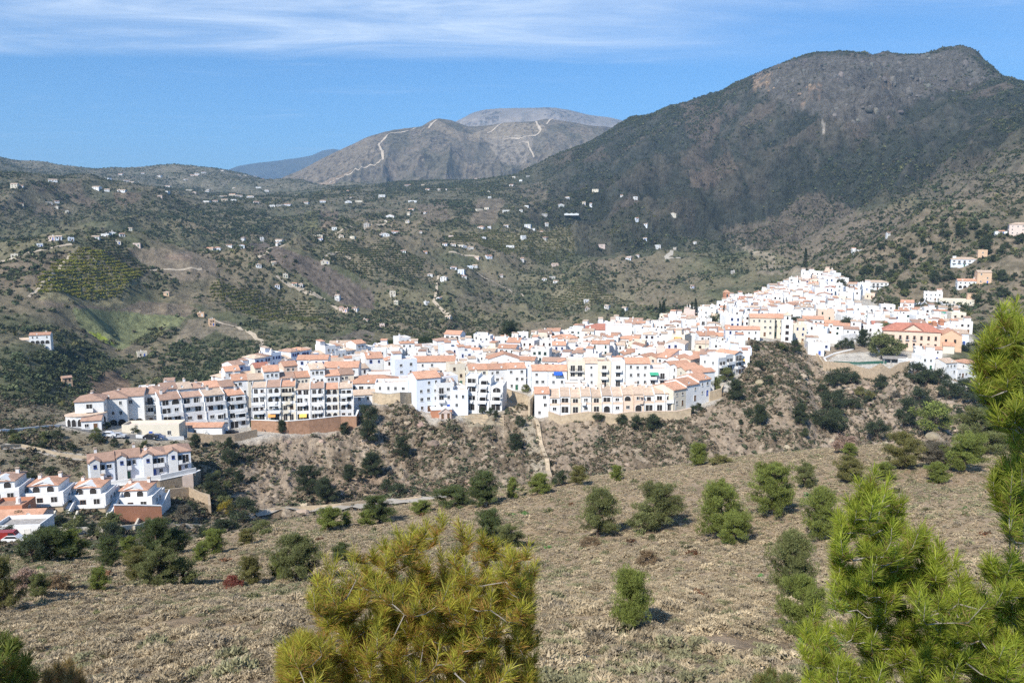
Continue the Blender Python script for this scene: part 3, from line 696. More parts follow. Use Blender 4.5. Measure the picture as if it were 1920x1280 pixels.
ROOFWORD = {'gable': 'gable roof', 'gable_front': 'gable end', 'shed': 'lean-to roof', 'hip': 'hipped roof', 'flat': 'roof terrace'}
COLW = {'white': 'white', 'bluewhite': 'white', 'cream': 'cream', 'yellow': 'pale yellow', 'pink': 'pinkish', 'ochre': 'ochre', 'peach': 'peach', 'brick': 'brick', 'grey': 'grey'}
NUM = ['', 'one', 'two', 'three', 'four', 'five', 'six', 'seven']

def house(x, y, rz, w, d, fl, roof='gable', rcol='orange', wall='white', name='village_house', zone='in the town', cat='house', group='village houses',
          win='white', nwin=None, detail=1, label=None, pent=False, balcony=None, arches=0, awn=None, chim=None, z=None, fh=2.85, sides=True, door=None, foot=True, pitch=.33, tower=False):
    a = rz; hw, hd = w / 2, d / 2
    if z is None: z = low(x, y, hw * .8, hd * .8, a) + .4
    if foot: FOOT.append((x, y, hw, hd, a))
    root = empty(name, (x, y, z), rz)
    H = fl * fh + .25
    feats = []
    rm = ROOF['terrace'] if roof == 'flat' and rcol == 'orange' else ROOF[rcol]
    rme, rise = roof_mesh(roof, w, d, H, rm, WALL[wall], pitch)
    link('wall', wall_mesh(roof, w, d, H, rise, WALL[wall]), root)
    rf = link('roof', rme, root)
    if pent and roof == 'flat':
        m = MB(); pw = min(w * .45, 3.6); sx = R.choice((-1, 1)); x0 = sx * (hw - pw / 2 - .3)
        m.box(x0 - pw / 2, x0 + pw / 2, hd - 3.6, hd - .3, H, H + 2.5); link('roof_room', m.mesh('roof_room', WALL[wall]), root)
        m = MB(); m.prism_x([(hd - 3.9, H + 2.4), (hd - .2, H + 2.95), (hd - .2, H + 3.1), (hd - 3.9, H + 2.55)], x0 - pw / 2 - .15, x0 + pw / 2 + .15); link('roof', m.mesh('roof', ROOF[R.choice(('orange', 'tan', 'brown'))]), root)
        feats.append('a roof room')
    nc = (R.random() < .45) if chim is None else chim
    for k in range(int(nc)):
        cx, cy = R.uniform(-hw * .7, hw * .7), R.uniform(-hd * .1, hd * .7)
        rz_ = {'gable': H + rise * (1 - abs(cy) / hd), 'gable_front': H + rise * (1 - abs(cx) / hw), 'shed': H + rise * (cy + hd) / d, 'hip': H + rise * .35, 'flat': H + .6}[roof]
        place('chimney', R.choice(CHIM), root, cx, cy, rz_ + .2)
    if nc: feats.append(('a chimney' if int(nc) == 1 else NUM[min(7, int(nc))] + ' chimneys'))
    # openings on the front, and on the side that shows
    if detail:
        n = nwin or max(1, int(round((w - 1.0) / 2.9)))
        dcol = door or R.choice(('brown', 'brown', 'green', 'blue', 'white'))
        for f in range(fl):
            z0 = f * fh + 1.0
            for k in range(n):
                wx = (k + .5) / n * (w - 1.0) - (w - 1.0) / 2
                if f == 0 and k == n // 2 and not arches: place('door', DOOR[dcol], root, wx, -hd, f * fh + .02, 1.1, 1, 2.15); continue
                if arches and f < arches: place('arch_opening', ARCHC if wall in ('cream', 'yellow', 'peach') else ARCH, root, wx, -hd, f * fh + .15, min(2.3, (w - 1.4) / n), 1, 2.35); continue
                if balcony and f > 0 and (balcony == 'all' or k in balcony):
                    place('window', OPEN, root, wx, -hd, f * fh + .1, 1.6, 1, 2.15)
                    place('balcony', R.choice((BALC, BALR)), root, wx, -hd, f * fh + .1, min(2.6, (w - 1.2) / n), 1, 1); continue
                if R.random() < .12: continue
                place('window', WIN[win], root, wx + R.uniform(-.2, .2), -hd, z0 + R.uniform(-.1, .1), R.choice((.85, 1.0, 1.2)), 1, R.choice((1.15, 1.3, 1.4)))
        if balcony: feats.append('balconies')
        if arches: feats.append('arched openings')
        if sides:
            sg = 1 if x < 0 else -1
            for f in range(fl):
                for k in range(max(1, int(d / 4.5))):
                    if R.random() < .3: continue
                    wy = (k + .5) / max(1, int(d / 4.5)) * (d - 1) - (d - 1) / 2
                    place('window', WIN[win], root, sg * hw, wy, f * fh + 1.05, .85, 1, 1.15, sg * math.pi / 2)
    if roof == 'flat' and detail and R.random() < .5:
        m = MB(); m.tube([(0, 0, .25), (0, 0, 1.35), (0, 0, 1.45)], [.5, .5, .15], 10); m.box(-.5, .5, -.5, .5, .06, .249)
        o = link('water_tank', m.mesh('water_tank', R.choice((WALL['grey'], M_FRAME))), root); o.location = (R.uniform(-.55, .55) * hw, R.uniform(-.1, .6) * hd, H)
    if detail and R.random() < .35: place('satellite_dish', DISH, root, R.uniform(-.7, .7) * hw, -hd * .9 if roof != 'flat' else R.uniform(-.6, .6) * hd, H + (.5 if roof != 'flat' else .45))
    if tower:
        m = MB(); x0 = -hw + 1.7; m.prism([(x0 - 1.15, -4), (x0 + 1.15, -4), (x0 + 1.15, H + .5), (x0, H + 1.15), (x0 - 1.15, H + .5)], -hd - 1.2, -hd + 2); link('stair_tower', m.mesh('stair_tower', WALL['white']), root)
        m = MB(); m.prism([(x0 - 1.4, H + .35), (x0, H + 1.15), (x0 + 1.4, H + .35), (x0 + 1.4, H + .52), (x0, H + 1.34), (x0 - 1.4, H + .52)], -hd - 1.4, -hd + 2); link('tower_roof', m.mesh('tower_roof', ROOF[rcol]), root)
        place('window', WIN['blue'], root, x0, -hd - 1.2, H - 1.4, .8, 1, 1.0)
        m = MB(); m.box(-hw + 3, hw, -hd - 3.4, -hd - .01, -4, .05); link('terrace', m.mesh('terrace', ROOF['terrace']), root)
    if awn:
        place('awning', AWNM[awn], root, R.uniform(-.2, .2) * w, -hd, fl * fh - .25, min(3.2, w * .5), 1, 1); feats.append({'striped': 'a pale awning'}.get(awn, ('an ' if awn == 'orange' else 'a ') + awn + ' awning'))
    tag(root, label, cat, group)
    HOUSES.append(dict(o=root, wall=COLW[wall], fl=fl, roof=roof, rcol=rcol, feats=feats, zone=zone, x=x, y=y, z=z, w=w, H=H, win=win, label=label, cat=cat, name=name, group=group))
    return root

# a unit of a stepped terrace: floors set back one above the other, each behind its own parapet, tiled lean-to on top
def unit(x, y, rz, w, d, fl, step=1.1, wall='white', rcol='orange', style='rect', zone='', z=None, name='terraced_house', group='terraced houses in the front rows', fh=2.85, party='white', awns=(), label=None, skirt=-5.0, gable=False, toproof=True):
    hw, hd = w / 2, d / 2
    fh = fh * R.uniform(.94, 1.07); step = step * R.uniform(.75, 1.15)
    if z is None: z = low(x, y, hw * .8, hd * .8, rz) + .4
    FOOT.append((x, y, hw, hd, rz))
    root = empty(name, (x, y, z), rz)
    prof = [(hd, skirt), (hd, fl * fh)]
    pts = []
    for f in range(fl): yf = -hd + f * step; pts += [(yf, f * fh if f else skirt), (yf, (f + 1) * fh)]
    m = MB(); m.prism_x(pts + prof[::-1], -hw + .13, hw - .13)
    # party walls stand proud of the floors and follow the roof
    yt = -hd + (fl - 1) * step; rise = (hd - yt) * .2 if toproof else 0
    for s in (-1, 1):
        q = []
        for f in range(fl): yf = -hd + f * step - .25; q += [(yf, f * fh + (.9 if f else skirt)), (yf, (f + 1) * fh + (.9 if f < fl - 1 else .25))]
        q += [(hd + .05, fl * fh + rise + .55), (hd + .05, skirt)]
        xa = s * (hw - .13); m.prism_x(q, min(xa, s * hw), max(xa, s * hw))
    link('wall', m.mesh('wall', WALL[wall]), root)
    if toproof:
        m = MB(); H = fl * fh; m.prism_x([(yt - .3, H - .05), (hd, H + rise), (hd, H + rise + .2), (yt - .3, H + .15)], -hw + .14, hw - .14)
        link('roof', m.mesh('roof', ROOF[rcol]), root)
        if gable:
            m = MB(); gw = w * .3; m.prism([(-gw, H - .1), (gw, H - .1), (gw, H + .9), (0, H + 1.6), (-gw, H + .9)], yt + .4, hd - 1); link('dormer', m.mesh('dormer', WALL[wall]), root)
            m = MB(); m.prism([(-gw - .2, H + .82), (0, H + 1.62), (gw + .2, H + .82), (gw + .2, H + 1.0), (0, H + 1.8), (-gw - .2, H + 1.0)], yt + .2, hd - .9); link('dormer_roof', m.mesh('dormer_roof', ROOF[rcol]), root)
    n = max(1, int(round(w / 3.1)))
    for f in range(fl):
        yf = -hd + f * step
        if f and step > .3: m = MB(); m.box(-hw + .14, hw - .14, yf - step - .02 + .02, yf - step + .14, f * fh + .003, f * fh + .85); link('parapet', m.mesh('parapet', WALL[party if party in WALL else 'white']), root)
        for k in range(n):
            st = R.choice(('rect', 'arch', 'rect', 'balc')) if style == 'mixed' or R.random() < .3 else style
            wx = ((k + .5) / n - .5) * (w - .7)
            ww = (w - .7) / n
            if st == 'arch': place('arch_opening', ARCH, root, wx, yf, f * fh + .1, ww * .72, 1, 2.3)
            elif st == 'balc': place('window', OPEN, root, wx, yf, f * fh + .08, ww * .8, 1, 2.2)
            elif R.random() < .5: place('window', OPEN, root, wx, yf, f * fh + .05, ww * .6, 1, 2.15)
            else: place('window', WIN[R.choice(('white', 'brown'))], root, wx, yf, f * fh + .95, min(1.4, ww * .55), 1, 1.25)
        if step > .8 and f and R.random() < .6:
            bw = w * R.choice((.35, .5, .7)); bx_ = R.uniform(-.5, .5) * (w - bw - .4)
            m = MB(); m.box(bx_ - bw / 2, bx_ + bw / 2, yf - step - .9, yf - step - .002, f * fh - .12, f * fh + .05); m.box(bx_ - bw / 2, bx_ + bw / 2, yf - step - .9, yf - step - .78, f * fh + .052, f * fh + .98)
            for sx in (-1, 1): m.box(bx_ + sx * bw / 2 - .06, bx_ + sx * bw / 2 + .06, yf - step - .9, yf - step - .72, f * fh + .982, (f + 1) * fh - .3)
            if R.random() < .5: m.box(bx_ - bw / 2 - .1, bx_ + bw / 2 + .1, yf - step - 1.0, yf - step - .002, (f + 1) * fh - .298, (f + 1) * fh - .15)
            link('balcony', m.mesh('balcony', WALL[wall]), root)
        if step <= .3 and f: place('balcony', R.choice((BALC, BALC, BALR)), root, R.uniform(-.15, .15) * w, yf, f * fh + .05, w * R.choice((.5, .8)), 1, 1)
    for k, aw in enumerate(awns):
        f = R.randrange(fl); place('awning', AWNM[aw], root, R.uniform(-.2, .2) * w, -hd + f * step, (f + 1) * fh - .25, min(3.0, w * .5), 1, 1)
    if R.random() < .6: place('chimney', R.choice(CHIM), root, R.uniform(-.3, .3) * w, hd - 1.2, fl * fh + rise * .8 + .3)
    tag(root, label, 'house', group)
    HOUSES.append(dict(o=root, wall=COLW[wall], fl=fl, roof='shed' if toproof else 'flat', rcol=rcol, feats=(['a dormer gable'] if gable else []) + [('an ' if a == 'orange' else 'a ') + a.replace('striped', 'pale') + ' awning' for a in awns] + (['arched openings'] if style == 'arch' else []), zone=zone, x=x, y=y, z=z, w=w, H=fl * fh, win='white', label=label, cat='house', name=name, group=group))
    return root

def at_ur(u, r, v=740.0):
    a = ray(u, v)[0]; return r * math.sin(a), r * math.cos(a)

def row(p0, p1, n, d, fl, zone, lift=0.0, back=0.0, zfix=None, kind='unit', jit=.4, **kw):
    """n buildings side by side whose fronts run from p0 to p1 (ground points), depth d away from the viewer"""
    dx, dy = p1[0] - p0[0], p1[1] - p0[1]; L_ = math.hypot(dx, dy); a = math.atan2(dy, dx); nx, ny = -math.sin(a), math.cos(a)
    for k in range(n):
        t = (k + .5) / n; q = back + R.uniform(-jit, jit) + d / 2
        x, y = p0[0] + dx * t + nx * q, p0[1] + dy * t + ny * q
        z = None if zfix is None else zfix
        if lift: z = low(x, y, L_ / n * .4, d * .3, a) + lift
        g = {k2: (v2[k % len(v2)] if isinstance(v2, list) else v2) for k2, v2 in kw.items()}
        ff = fl[k % len(fl)] if isinstance(fl, list) else fl
        (unit if kind == 'unit' else house)(x, y, a, L_ / n - .02, d, ff, zone=zone, z=z, **g)

def strip_wall(name, pts, h, t, m, label, cat='wall', group=None, cap=None, below=2.0, htop=None):
    """a wall along ground points (x, y[, z]); htop: one level top"""
    mb = MB(); n = len(pts)
    P = [Vector((p[0], p[1], p[2] if len(p) > 2 else zat(p[0], p[1]))) for p in pts]
    # subdivide so the foot follows the ground
    Q = []
    for a, b in zip(P, P[1:]):
        k = max(1, int((b - a).length / 4))
        Q += [a.lerp(b, i / k) for i in range(k)]
    Q.append(P[-1])
    if len(pts[0]) < 3: Q = [Vector((q.x, q.y, zat(q.x, q.y))) for q in Q]
    L_, Rr = [], []
    for i, q in enumerate(Q):
        d_ = (Q[min(i + 1, len(Q) - 1)] - Q[max(i - 1, 0)]); d_.z = 0; d_.normalize(); nn = Vector((-d_.y, d_.x, 0)) * t / 2
        L_.append(q + nn); Rr.append(q - nn)
    def ring(lo, hi, ex, mesh):
        i0 = len(mesh.v)
        for q, l, r in zip(Q, L_, Rr):
            c = (l + r) / 2; l2, r2 = c + (l - c) * ex, c + (r - c) * ex
            b, tp = (q.z + lo, q.z + hi) if htop is None else (q.z + lo if lo < 0 else htop + lo - h, htop + hi - h)
            mesh.v += [(l2.x, l2.y, b), (l2.x, l2.y, tp), (r2.x, r2.y, tp), (r2.x, r2.y, b)]
        for i in range(len(Q) - 1):
            k = i0 + i * 4
            for s in range(4): mesh.f.append((k + s, k + (s + 1) % 4, k + 4 + (s + 1) % 4, k + 4 + s)); mesh.m.append(mesh.cur)
        e = i0 + (len(Q) - 1) * 4
        mesh.f.append((i0 + 3, i0 + 2, i0 + 1, i0)); mesh.f.append((e, e + 1, e + 2, e + 3)); mesh.m += [mesh.cur] * 2
    ring(-below, h, 1.0, mb)
    o = mb.build(name, m)
    tag(o, label, cat, group)
    if cap:
        c = MB(); ring(h + .002, h + .14, 1.3, c); link('coping', c.mesh('coping', cap), o)
    return o
# ---------------------------------------------------------------- the town: the buildings one can tell apart first
H2 = lambda u, v, rmin=180: hit(u, v, rmin)
def xy(u, v, rmin=180): p = hit(u, v, rmin); return (p.x, p.y)
S, O = 'shed', 'orange'

# west end of the front row: arched pavilion, then the brown-roofed blocks
p = H2(150, 803, 255)
root = empty('pavilion', (p.x, p.y + 4, p.z + .3), math.atan2(p.x, p.y) * -1)
m = MB(); m.prism_z([(5.6 * math.cos(t), 3.6 * math.sin(t)) for t in [2 * math.pi * k / 18 for k in range(18)]], -4, 3.3); link('wall', m.mesh('wall', WALL['white']), root)
m = MB(); m.prism_z([(5.9 * math.cos(t), 3.9 * math.sin(t)) for t in [2 * math.pi * k / 18 for k in range(18)]], 3.302, 3.55); link('roof', m.mesh('roof', ROOF['tan']), root)
for k in range(7):
    t = -math.pi / 2 + (k - 3) * .33; place('arch_opening', ARCH, root, 5.6 * math.cos(t), 3.6 * math.sin(t), .3, 1.3, 1, 2.2, math.atan2(math.sin(t) / 3.6, math.cos(t) / 5.6) + math.pi / 2)
tag(root, 'low rounded white pavilion with dark arches at the western tip of the front row', 'pavilion'); FOOT.append((p.x, p.y + 4, 5.6, 3.6, 0))
def put(u, v, w, d, fl, rz=None, rmin=255, back=0, r=None, lift=None, **k):
    if r: x, y = at_ur(u, r, v)
    else: x, y = xy(u, v, rmin)
    a = -math.atan2(x, y) * .6 if rz is None else math.radians(rz)
    x += -math.sin(a) * (d / 2 + back); y += math.cos(a) * (d / 2 + back)
    if lift is not None: k['z'] = low(x, y, w * .4, d * .4, a) + lift
    return house(x, y, a, w, d, fl, **k)
put(170, 800, 8, 9, 3, roof='hip', rcol='brown', nwin=3, zone='beside the round pavilion', chim=2, balcony=[1])
put(213, 797, 8.5, 10, 3, roof='hip', rcol='brown', nwin=3, arches=1, zone='beside the round pavilion', chim=1, fh=3.0)
put(247, 796, 8, 10, 3, roof='gable', rcol='brown', nwin=3, arches=1, zone='west of the cream garage', chim=0, fh=3.2)
put(284, 794, 8, 10, 3, roof='hip', rcol='brown', nwin=3, balcony='all', zone='west of the cream garage', chim=1, fh=3.3)
put(172, 806, 5.5, 5, 1, rmin=255, roof='gable', rcol='brown', zone='by the road below the west end', name='outbuilding', cat='outbuilding', group=None, nwin=2, label='small white one-storey outbuilding with a brown gable roof by the road below the west end')
# the stepped terraces of the front row
row(xy(306, 808, 255), xy(470, 802, 255), 4, 9.6, 4, 'above the white garages', lift=.2, back=1.0, fh=2.55, step=1.5, wall=['white'], rcol=['brown', 'brown', 'tan', 'orange'], style='mixed', gable=False, awns=[('green',), (), ('teal',), ()])
row(xy(470, 803, 255), xy(664, 800, 255), 7, 9.2, 4, 'above the curved brick wall', lift=1.6, back=3.0, fh=2.6, step=1.3, wall=['white', 'white', 'cream'], rcol=['tan', 'brown', 'orange'], style=['mixed', 'arch', 'mixed', 'balc'], awns=[(), ('orange',), (), ('yellow',), (), (), ()])
# the row behind them, long orange roofs
row(at_ur(305, 292), at_ur(440, 297), 5, 9, 3, 'behind the stepped western terrace', lift=1.0, kind='house', roof=['gable', 'gable', 'hip'], rcol=['brown', 'tan', 'brown', 'orange'], nwin=3, name='terraced_house', group='terraced houses in the second row', detail=1)
row(at_ur(436, 300), at_ur(665, 306), 8, 9, [3, 3, 4], 'behind the curved-wall terrace', lift=2.2, kind='house', roof='gable', rcol=['orange', 'tan', 'orange', 'brown'], wall=['white', 'cream', 'white'], nwin=3, name='terraced_house', group='terraced houses in the second row')
row(at_ur(424, 318), at_ur(560, 324), 5, 8, [3, 2], 'in the western third row', lift=2.5, kind='house', roof=['gable', 'flat'], rcol=['orange', 'orange', 'red'], wall=['white', 'peach', 'cream'], nwin=2, name='terraced_house', group='terraced houses in the third row')
row(at_ur(418, 338), at_ur(500, 350), 4, 8, [2, 3], 'along the stepped western skyline', lift=1.5, kind='house', roof=['hip', 'gable', 'flat'], rcol=['tan', 'brown', 'tan'], wall='bluewhite', win='blue', nwin=2, pent=True, name='terraced_house', group='terraced houses on the western skyline')
row(at_ur(492, 352), at_ur(600, 372), 6, 8, [3, 3, 2], 'along the stepped western skyline', lift=1.0, kind='house', roof=['hip', 'flat', 'gable', 'hip'], rcol=['brown', 'orange', 'tan'], wall='bluewhite', win='blue', nwin=3, pent=True, name='terraced_house', group='terraced houses on the western skyline')
row(at_ur(592, 372), at_ur(705, 392), 6, 8, [2, 3, 2], 'west of the umbrella pines', lift=.8, kind='house', roof=['gable', 'flat', 'flat', 'hip'], rcol=['tan', 'orange', 'orange'], nwin=2, pent=True, name='terraced_house', group='terraced houses on the western skyline')
# centre: big hipped roof, long house with brown windows, white cubes
put(700, 740, 19, 12, 2, r=303, lift=1.5, rz=8, roof='hip', rcol='orange', nwin=6, balcony=[0, 1, 4], chim=2, fh=3.0, zone='at the bend above the beige retaining wall', name='apartment_building', cat='apartment building', group=None, label='long white two-storey block under the widest orange hipped roof, above the beige retaining wall')
put(735, 752, 12, 8, 2, r=291, lift=.8, rz=6, roof='flat', nwin=4, zone='on top of the beige retaining wall', chim=0)
put(690, 757, 10, 7, 2, r=290, lift=.6, rz=14, roof='gable', rcol='tan', nwin=3, zone='on top of the beige retaining wall', chim=0)
put(640, 720, 14, 10, 3, r=326, lift=1.0, rz=4, roof='gable', rcol='orange', nwin=4, arches=0, balcony=[0, 1], zone='uphill from the widest hipped roof')
put(586, 690, 13, 8, 3, r=345, lift=1.0, rz=4, roof='gable', rcol='orange', nwin=4, wall='white', win='blue', zone='uphill from the widest hipped roof')
put(762, 720, 9, 9, 4, r=318, lift=.5, rz=20, roof='flat', nwin=2, wall='bluewhite', chim=1, zone='beside the tall white cubes', pent=True)
put(848, 645, 9, 9, 3, r=420, lift=1.6, rz=-14, roof='gable', rcol='orange', nwin=3, balcony='all', chim=0, zone='on the skyline', label='tall white house with orange gable roof standing alone on the skyline beside the umbrella pines')
# stepped cubes above the orange base
put(806, 775, 9, 10, 4, rz=24, back=1, lift=.6, rmin=255, wall='bluewhite', roof='gable', rcol='orange', nwin=3, fh=3.0, chim=0, zone='above the brick outbuilding', label='tall pale white block with orange tiles standing highest over the small brick outbuilding')
put(835, 778, 6, 9, 3, rz=10, back=1, lift=1.6, rmin=255, roof='flat', nwin=2, fh=3.0, pent=True, balcony=[0], chim=0, zone='above the brick outbuilding')
put(862, 778, 6, 9, 2, rz=-4, lift=2.0, rmin=255, roof='flat', nwin=2, wall='bluewhite', fh=3.0, chim=0, zone='above the dry-stone garden steps')
row(xy(868, 777, 255), xy(940, 775, 255), 3, 12, [4, 4, 3], 'above the dry-stone garden steps', lift=.9, back=2.0, step=1.3, style=['mixed', 'arch', 'mixed'], toproof=False, group='terraced houses over the garden steps')
p = H2(826, 783, 250)
root = empty('outbuilding', (p.x, p.y + 2.5, p.z + .2), .2); m = MB(); m.box(-3.6, 3.6, -2.5, 2.5, -3, 2.6); link('wall', m.mesh('wall', WALL['brick']), root)
m = MB(); m.box(-1.0, 3.2, -3.6, -2.502, -3, 1.7); m.prism([(-1.2, 1.702), (3.4, 1.702), (1.1, 3.3)], -3.75, -2.502); link('porch', m.mesh('porch', WALL['pink']), root)
m = MB(); m.prism([(-1.5, 1.45), (1.1, 3.3), (3.7, 1.45), (3.7, 1.7), (1.1, 3.55), (-1.5, 1.7)], -3.95, -3.752); link('gable_trim', m.mesh('gable_trim', ROOF['grey']), root)
place('door', DOOR['brown'], root, .1, -3.6, -.4, 1.0, 1, 2.0); place('door', DOOR['brown'], root, 2.2, -3.6, -.4, 1.0, 1, 2.0)
m = MB(); m.box(-3.8, 3.8, -2.7, 2.7, 2.602, 2.8); link('roof', m.mesh('roof', WALL['white']), root)
tag(root, 'small orange-brick outbuilding with a gabled porch below the white cubes', 'outbuilding'); FOOT.append((p.x, p.y + 2, 4, 3, .2))
# the long cream terrace on its retaining wall
put(1016, 783, 5.2, 9, 3, rz=0, rmin=255, lift=.2, roof='gable', rcol='orange', nwin=2, chim=0, fh=2.75, zone='at the western end of the long cream terrace', label='narrow white three-storey house ending the long cream terrace at the pale retaining wall', sides=False)
row(xy(1030, 784, 255), xy(1268, 784, 255), 12, 9, 2, 'in the long cream terrace', lift=1.9, back=2.4, jit=.12, fh=2.85, step=1.0, wall=['white', 'white', 'cream', 'white', 'cream', 'white', 'white', 'peach', 'peach', 'white', 'white', 'white'], rcol='tan', style=['rect', 'balc', 'rect', 'mixed'], party='peach', group='houses of the long cream terrace')
q0, q1 = xy(1268, 783, 255), xy(1338, 752, 255)
row(q0, q1, 3, 10, 2, 'at the long terrace corner', lift=3.0, back=1.5, kind='house', jit=.1, roof='gable', rcol=['orange', 'orange', 'orange'], wall=['cream', 'white', 'white'], nwin=2, fh=3.0, name='terraced_house', group='houses of the angled corner terrace')
# the stacked flats behind
for u, w, fl, rc, kw in ((1012, 6, 4, 'orange', {}), (1045, 7, 4, 'orange', dict(awn='blue')), (1080, 6.4, 5, 'orange', dict(balcony='all', wall='cream')), (1108, 4.6, 5, 'tan', dict(balcony=[1])), (1132, 5, 5, 'brown', dict(balcony='all', wall='cream')), (1158, 5, 5, 'orange', dict(balcony='all')), (1195, 9, 5, 'orange', dict(wall='white')), (1232, 8, 4, 'orange', dict(awn='green', balcony='all'))):
    put(u, 750, w, 9, fl, r=296, lift=.6, rz=0, roof='flat' if u in (1080, 1132, 1158, 1232) else 'gable', rcol=rc, zone='behind the long cream terrace', name='apartment_building', cat='apartment building', group='stacked flats behind the long cream terrace', chim=0, sides=False, **kw)
# orange-roofed rows stepping down on the right of the flats
row(at_ur(1240, 318), at_ur(1300, 300), 4, 9, [3, 3], 'east of the stacked flats', lift=.8, kind='house', roof='gable_front', rcol='orange', nwin=1, name='terraced_house', group='terraced houses stepping down the eastern side', wall=['white', 'white', 'cream'], chim=0)
row(at_ur(1190, 335), at_ur(1292, 322), 5, 9, [3], 'east of the stacked flats', lift=.5, kind='house', roof=['gable_front', 'gable_front', 'shed'], rcol='orange', nwin=2, name='terraced_house', group='terraced houses stepping down the eastern side', wall=['white', 'peach', 'white'], chim=0)
row(at_ur(1345, 318), at_ur(1388, 330), 3, 9, [3], 'above the rocky spur', lift=.8, kind='house', roof=['flat', 'flat', 'gable_front'], rcol='orange', balcony='all', nwin=2, name='apartment_building', group='balconied blocks above the rocky spur', cat='apartment building', chim=0)
# centre-right: long house with orange roof, the white gable wall
row(at_ur(880, 312), at_ur(985, 316), 3, 9, [3], 'above the slanting tan wall', lift=.4, kind='house', roof='gable', rcol=['orange', 'orange', 'orange'], nwin=3, jit=1.5, name='village_house', group='village houses', wall=['cream', 'white', 'white'])
put(945, 705, 13, 9, 3, r=334, lift=0.5, rz=4, roof='gable_front', rcol='orange', nwin=2, fh=3.0, chim=0, zone='west of the stacked flats', label='wide white house whose tall blank gable wall rises west of the stacked flats')
put(810, 700, 20, 10, 3, r=334, lift=.4, rz=6, roof='gable', rcol='orange', nwin=5, chim=1, zone='behind the tall white cubes', name='village_house', label='long white house with a straight orange gable roof just behind the tall white cubes')
# big red roof, white box beside it
put(1128, 640, 22, 16, 2, r=470, lift=.4, rz=-6, roof='hip', rcol='red', nwin=5, zone='on the northern edge', chim=0, fh=3.6, name='market_hall', cat='hall', group=None, label='wide hall under the largest dark red hipped roof on the town edge')
put(1160, 640, 15, 10, 3, r=452, lift=.2, rz=-6, roof='flat', nwin=3, chim=0, fh=3.3, zone='in front of the red-roofed hall', label='big blank white box of a house beside the dark red hall roof', detail=0)
put(1062, 650, 13, 9, 2, r=432, lift=.4, rz=8, roof='hip', rcol='orange', nwin=3, wall='pink', fh=3.0, chim=0, zone='below the red-roofed hall')
# school, white tower house, long white houses by the court
put(1428, 632, 12, 9, 3, rmin=330, rz=-12, lift=1.0, wall='cream', roof='gable', rcol='orange', nwin=4, fh=3.0, chim=0, zone='above the rocky spur', name='school', cat='school', group=None, label='cream three-storey building with two orange gable roofs above the rocky spur')
put(1453, 633, 9, 10, 3, rmin=330, rz=-12, lift=1.2, wall='cream', roof='gable', rcol='orange', nwin=3, fh=3.0, chim=0, zone='above the rocky spur', label='cream three-storey house adjoining the school above the rocky spur')
put(1398, 638, 13, 7, 2, rmin=330, rz=-10, lift=.6, roof='gable', rcol='orange', nwin=4, chim=0, zone='beside the cream school')
put(1361, 648, 14, 7, 2, rmin=320, rz=-10, lift=.2, roof='gable', rcol='orange', nwin=4, chim=0, zone='beside the cream school')
p = H2(1478, 642, 330)
root = empty('tower_house', (p.x, p.y + 3, p.z), -.25)
m = MB(); m.box(-2.6, 2.6, -2.6, 2.6, -3, 11); m.box(-1.6, 1.6, -1.6, 1.6, 11, 13.2); link('wall', m.mesh('wall', WALL['white']), root)
m = MB(); m.box(-1.9, 1.9, -1.9, 1.9, 13.202, 13.4); link('cornice', m.mesh('cornice', WALL['cream']), root)
m = MB()
for s_ in (((-1.9, -1.9), (1.9, -1.9)), ((1.9, -1.9), (1.9, 1.9)), ((1.9, 1.9), (-1.9, 1.9)), ((-1.9, 1.9), (-1.9, -1.9))): m.poly([(*s_[0], 13.4), (*s_[1], 13.4), (0, 0, 15.0)])
link('roof', m.mesh('roof', ROOF['tan']), root)
for f in range(3): place('window', WIN['brown'], root, 0, -2.6, 1 + f * 3.0, 1.6, 1, 1.7)
place('arch_opening', ARCH, root, 0, -1.6, 11.2, .9, 1, 1.6)
place('window', WIN['brown'], root, -2.6, 0, 4.0, 1.2, 1, 1.5, -math.pi / 2)
tag(root, 'slim white tower house with a small belfry beside the stepped path above the spur', 'tower'); FOOT.append((p.x, p.y + 3, 3, 3, 0))
put(1524, 618, 11, 8, 2, rmin=340, rz=-16, lift=.4, roof='gable', rcol='orange', nwin=4, chim=0, zone='above the sports court', label='white two-storey house with an orange gable roof beside the leafy gap above the court')
put(1563, 618, 13, 7, 1, rmin=340, rz=-16, lift=.6, roof='gable', rcol='orange', nwin=4, chim=0, fh=3.2, zone='above the sports court', label='long low white house with an orange gable roof above the court garden')
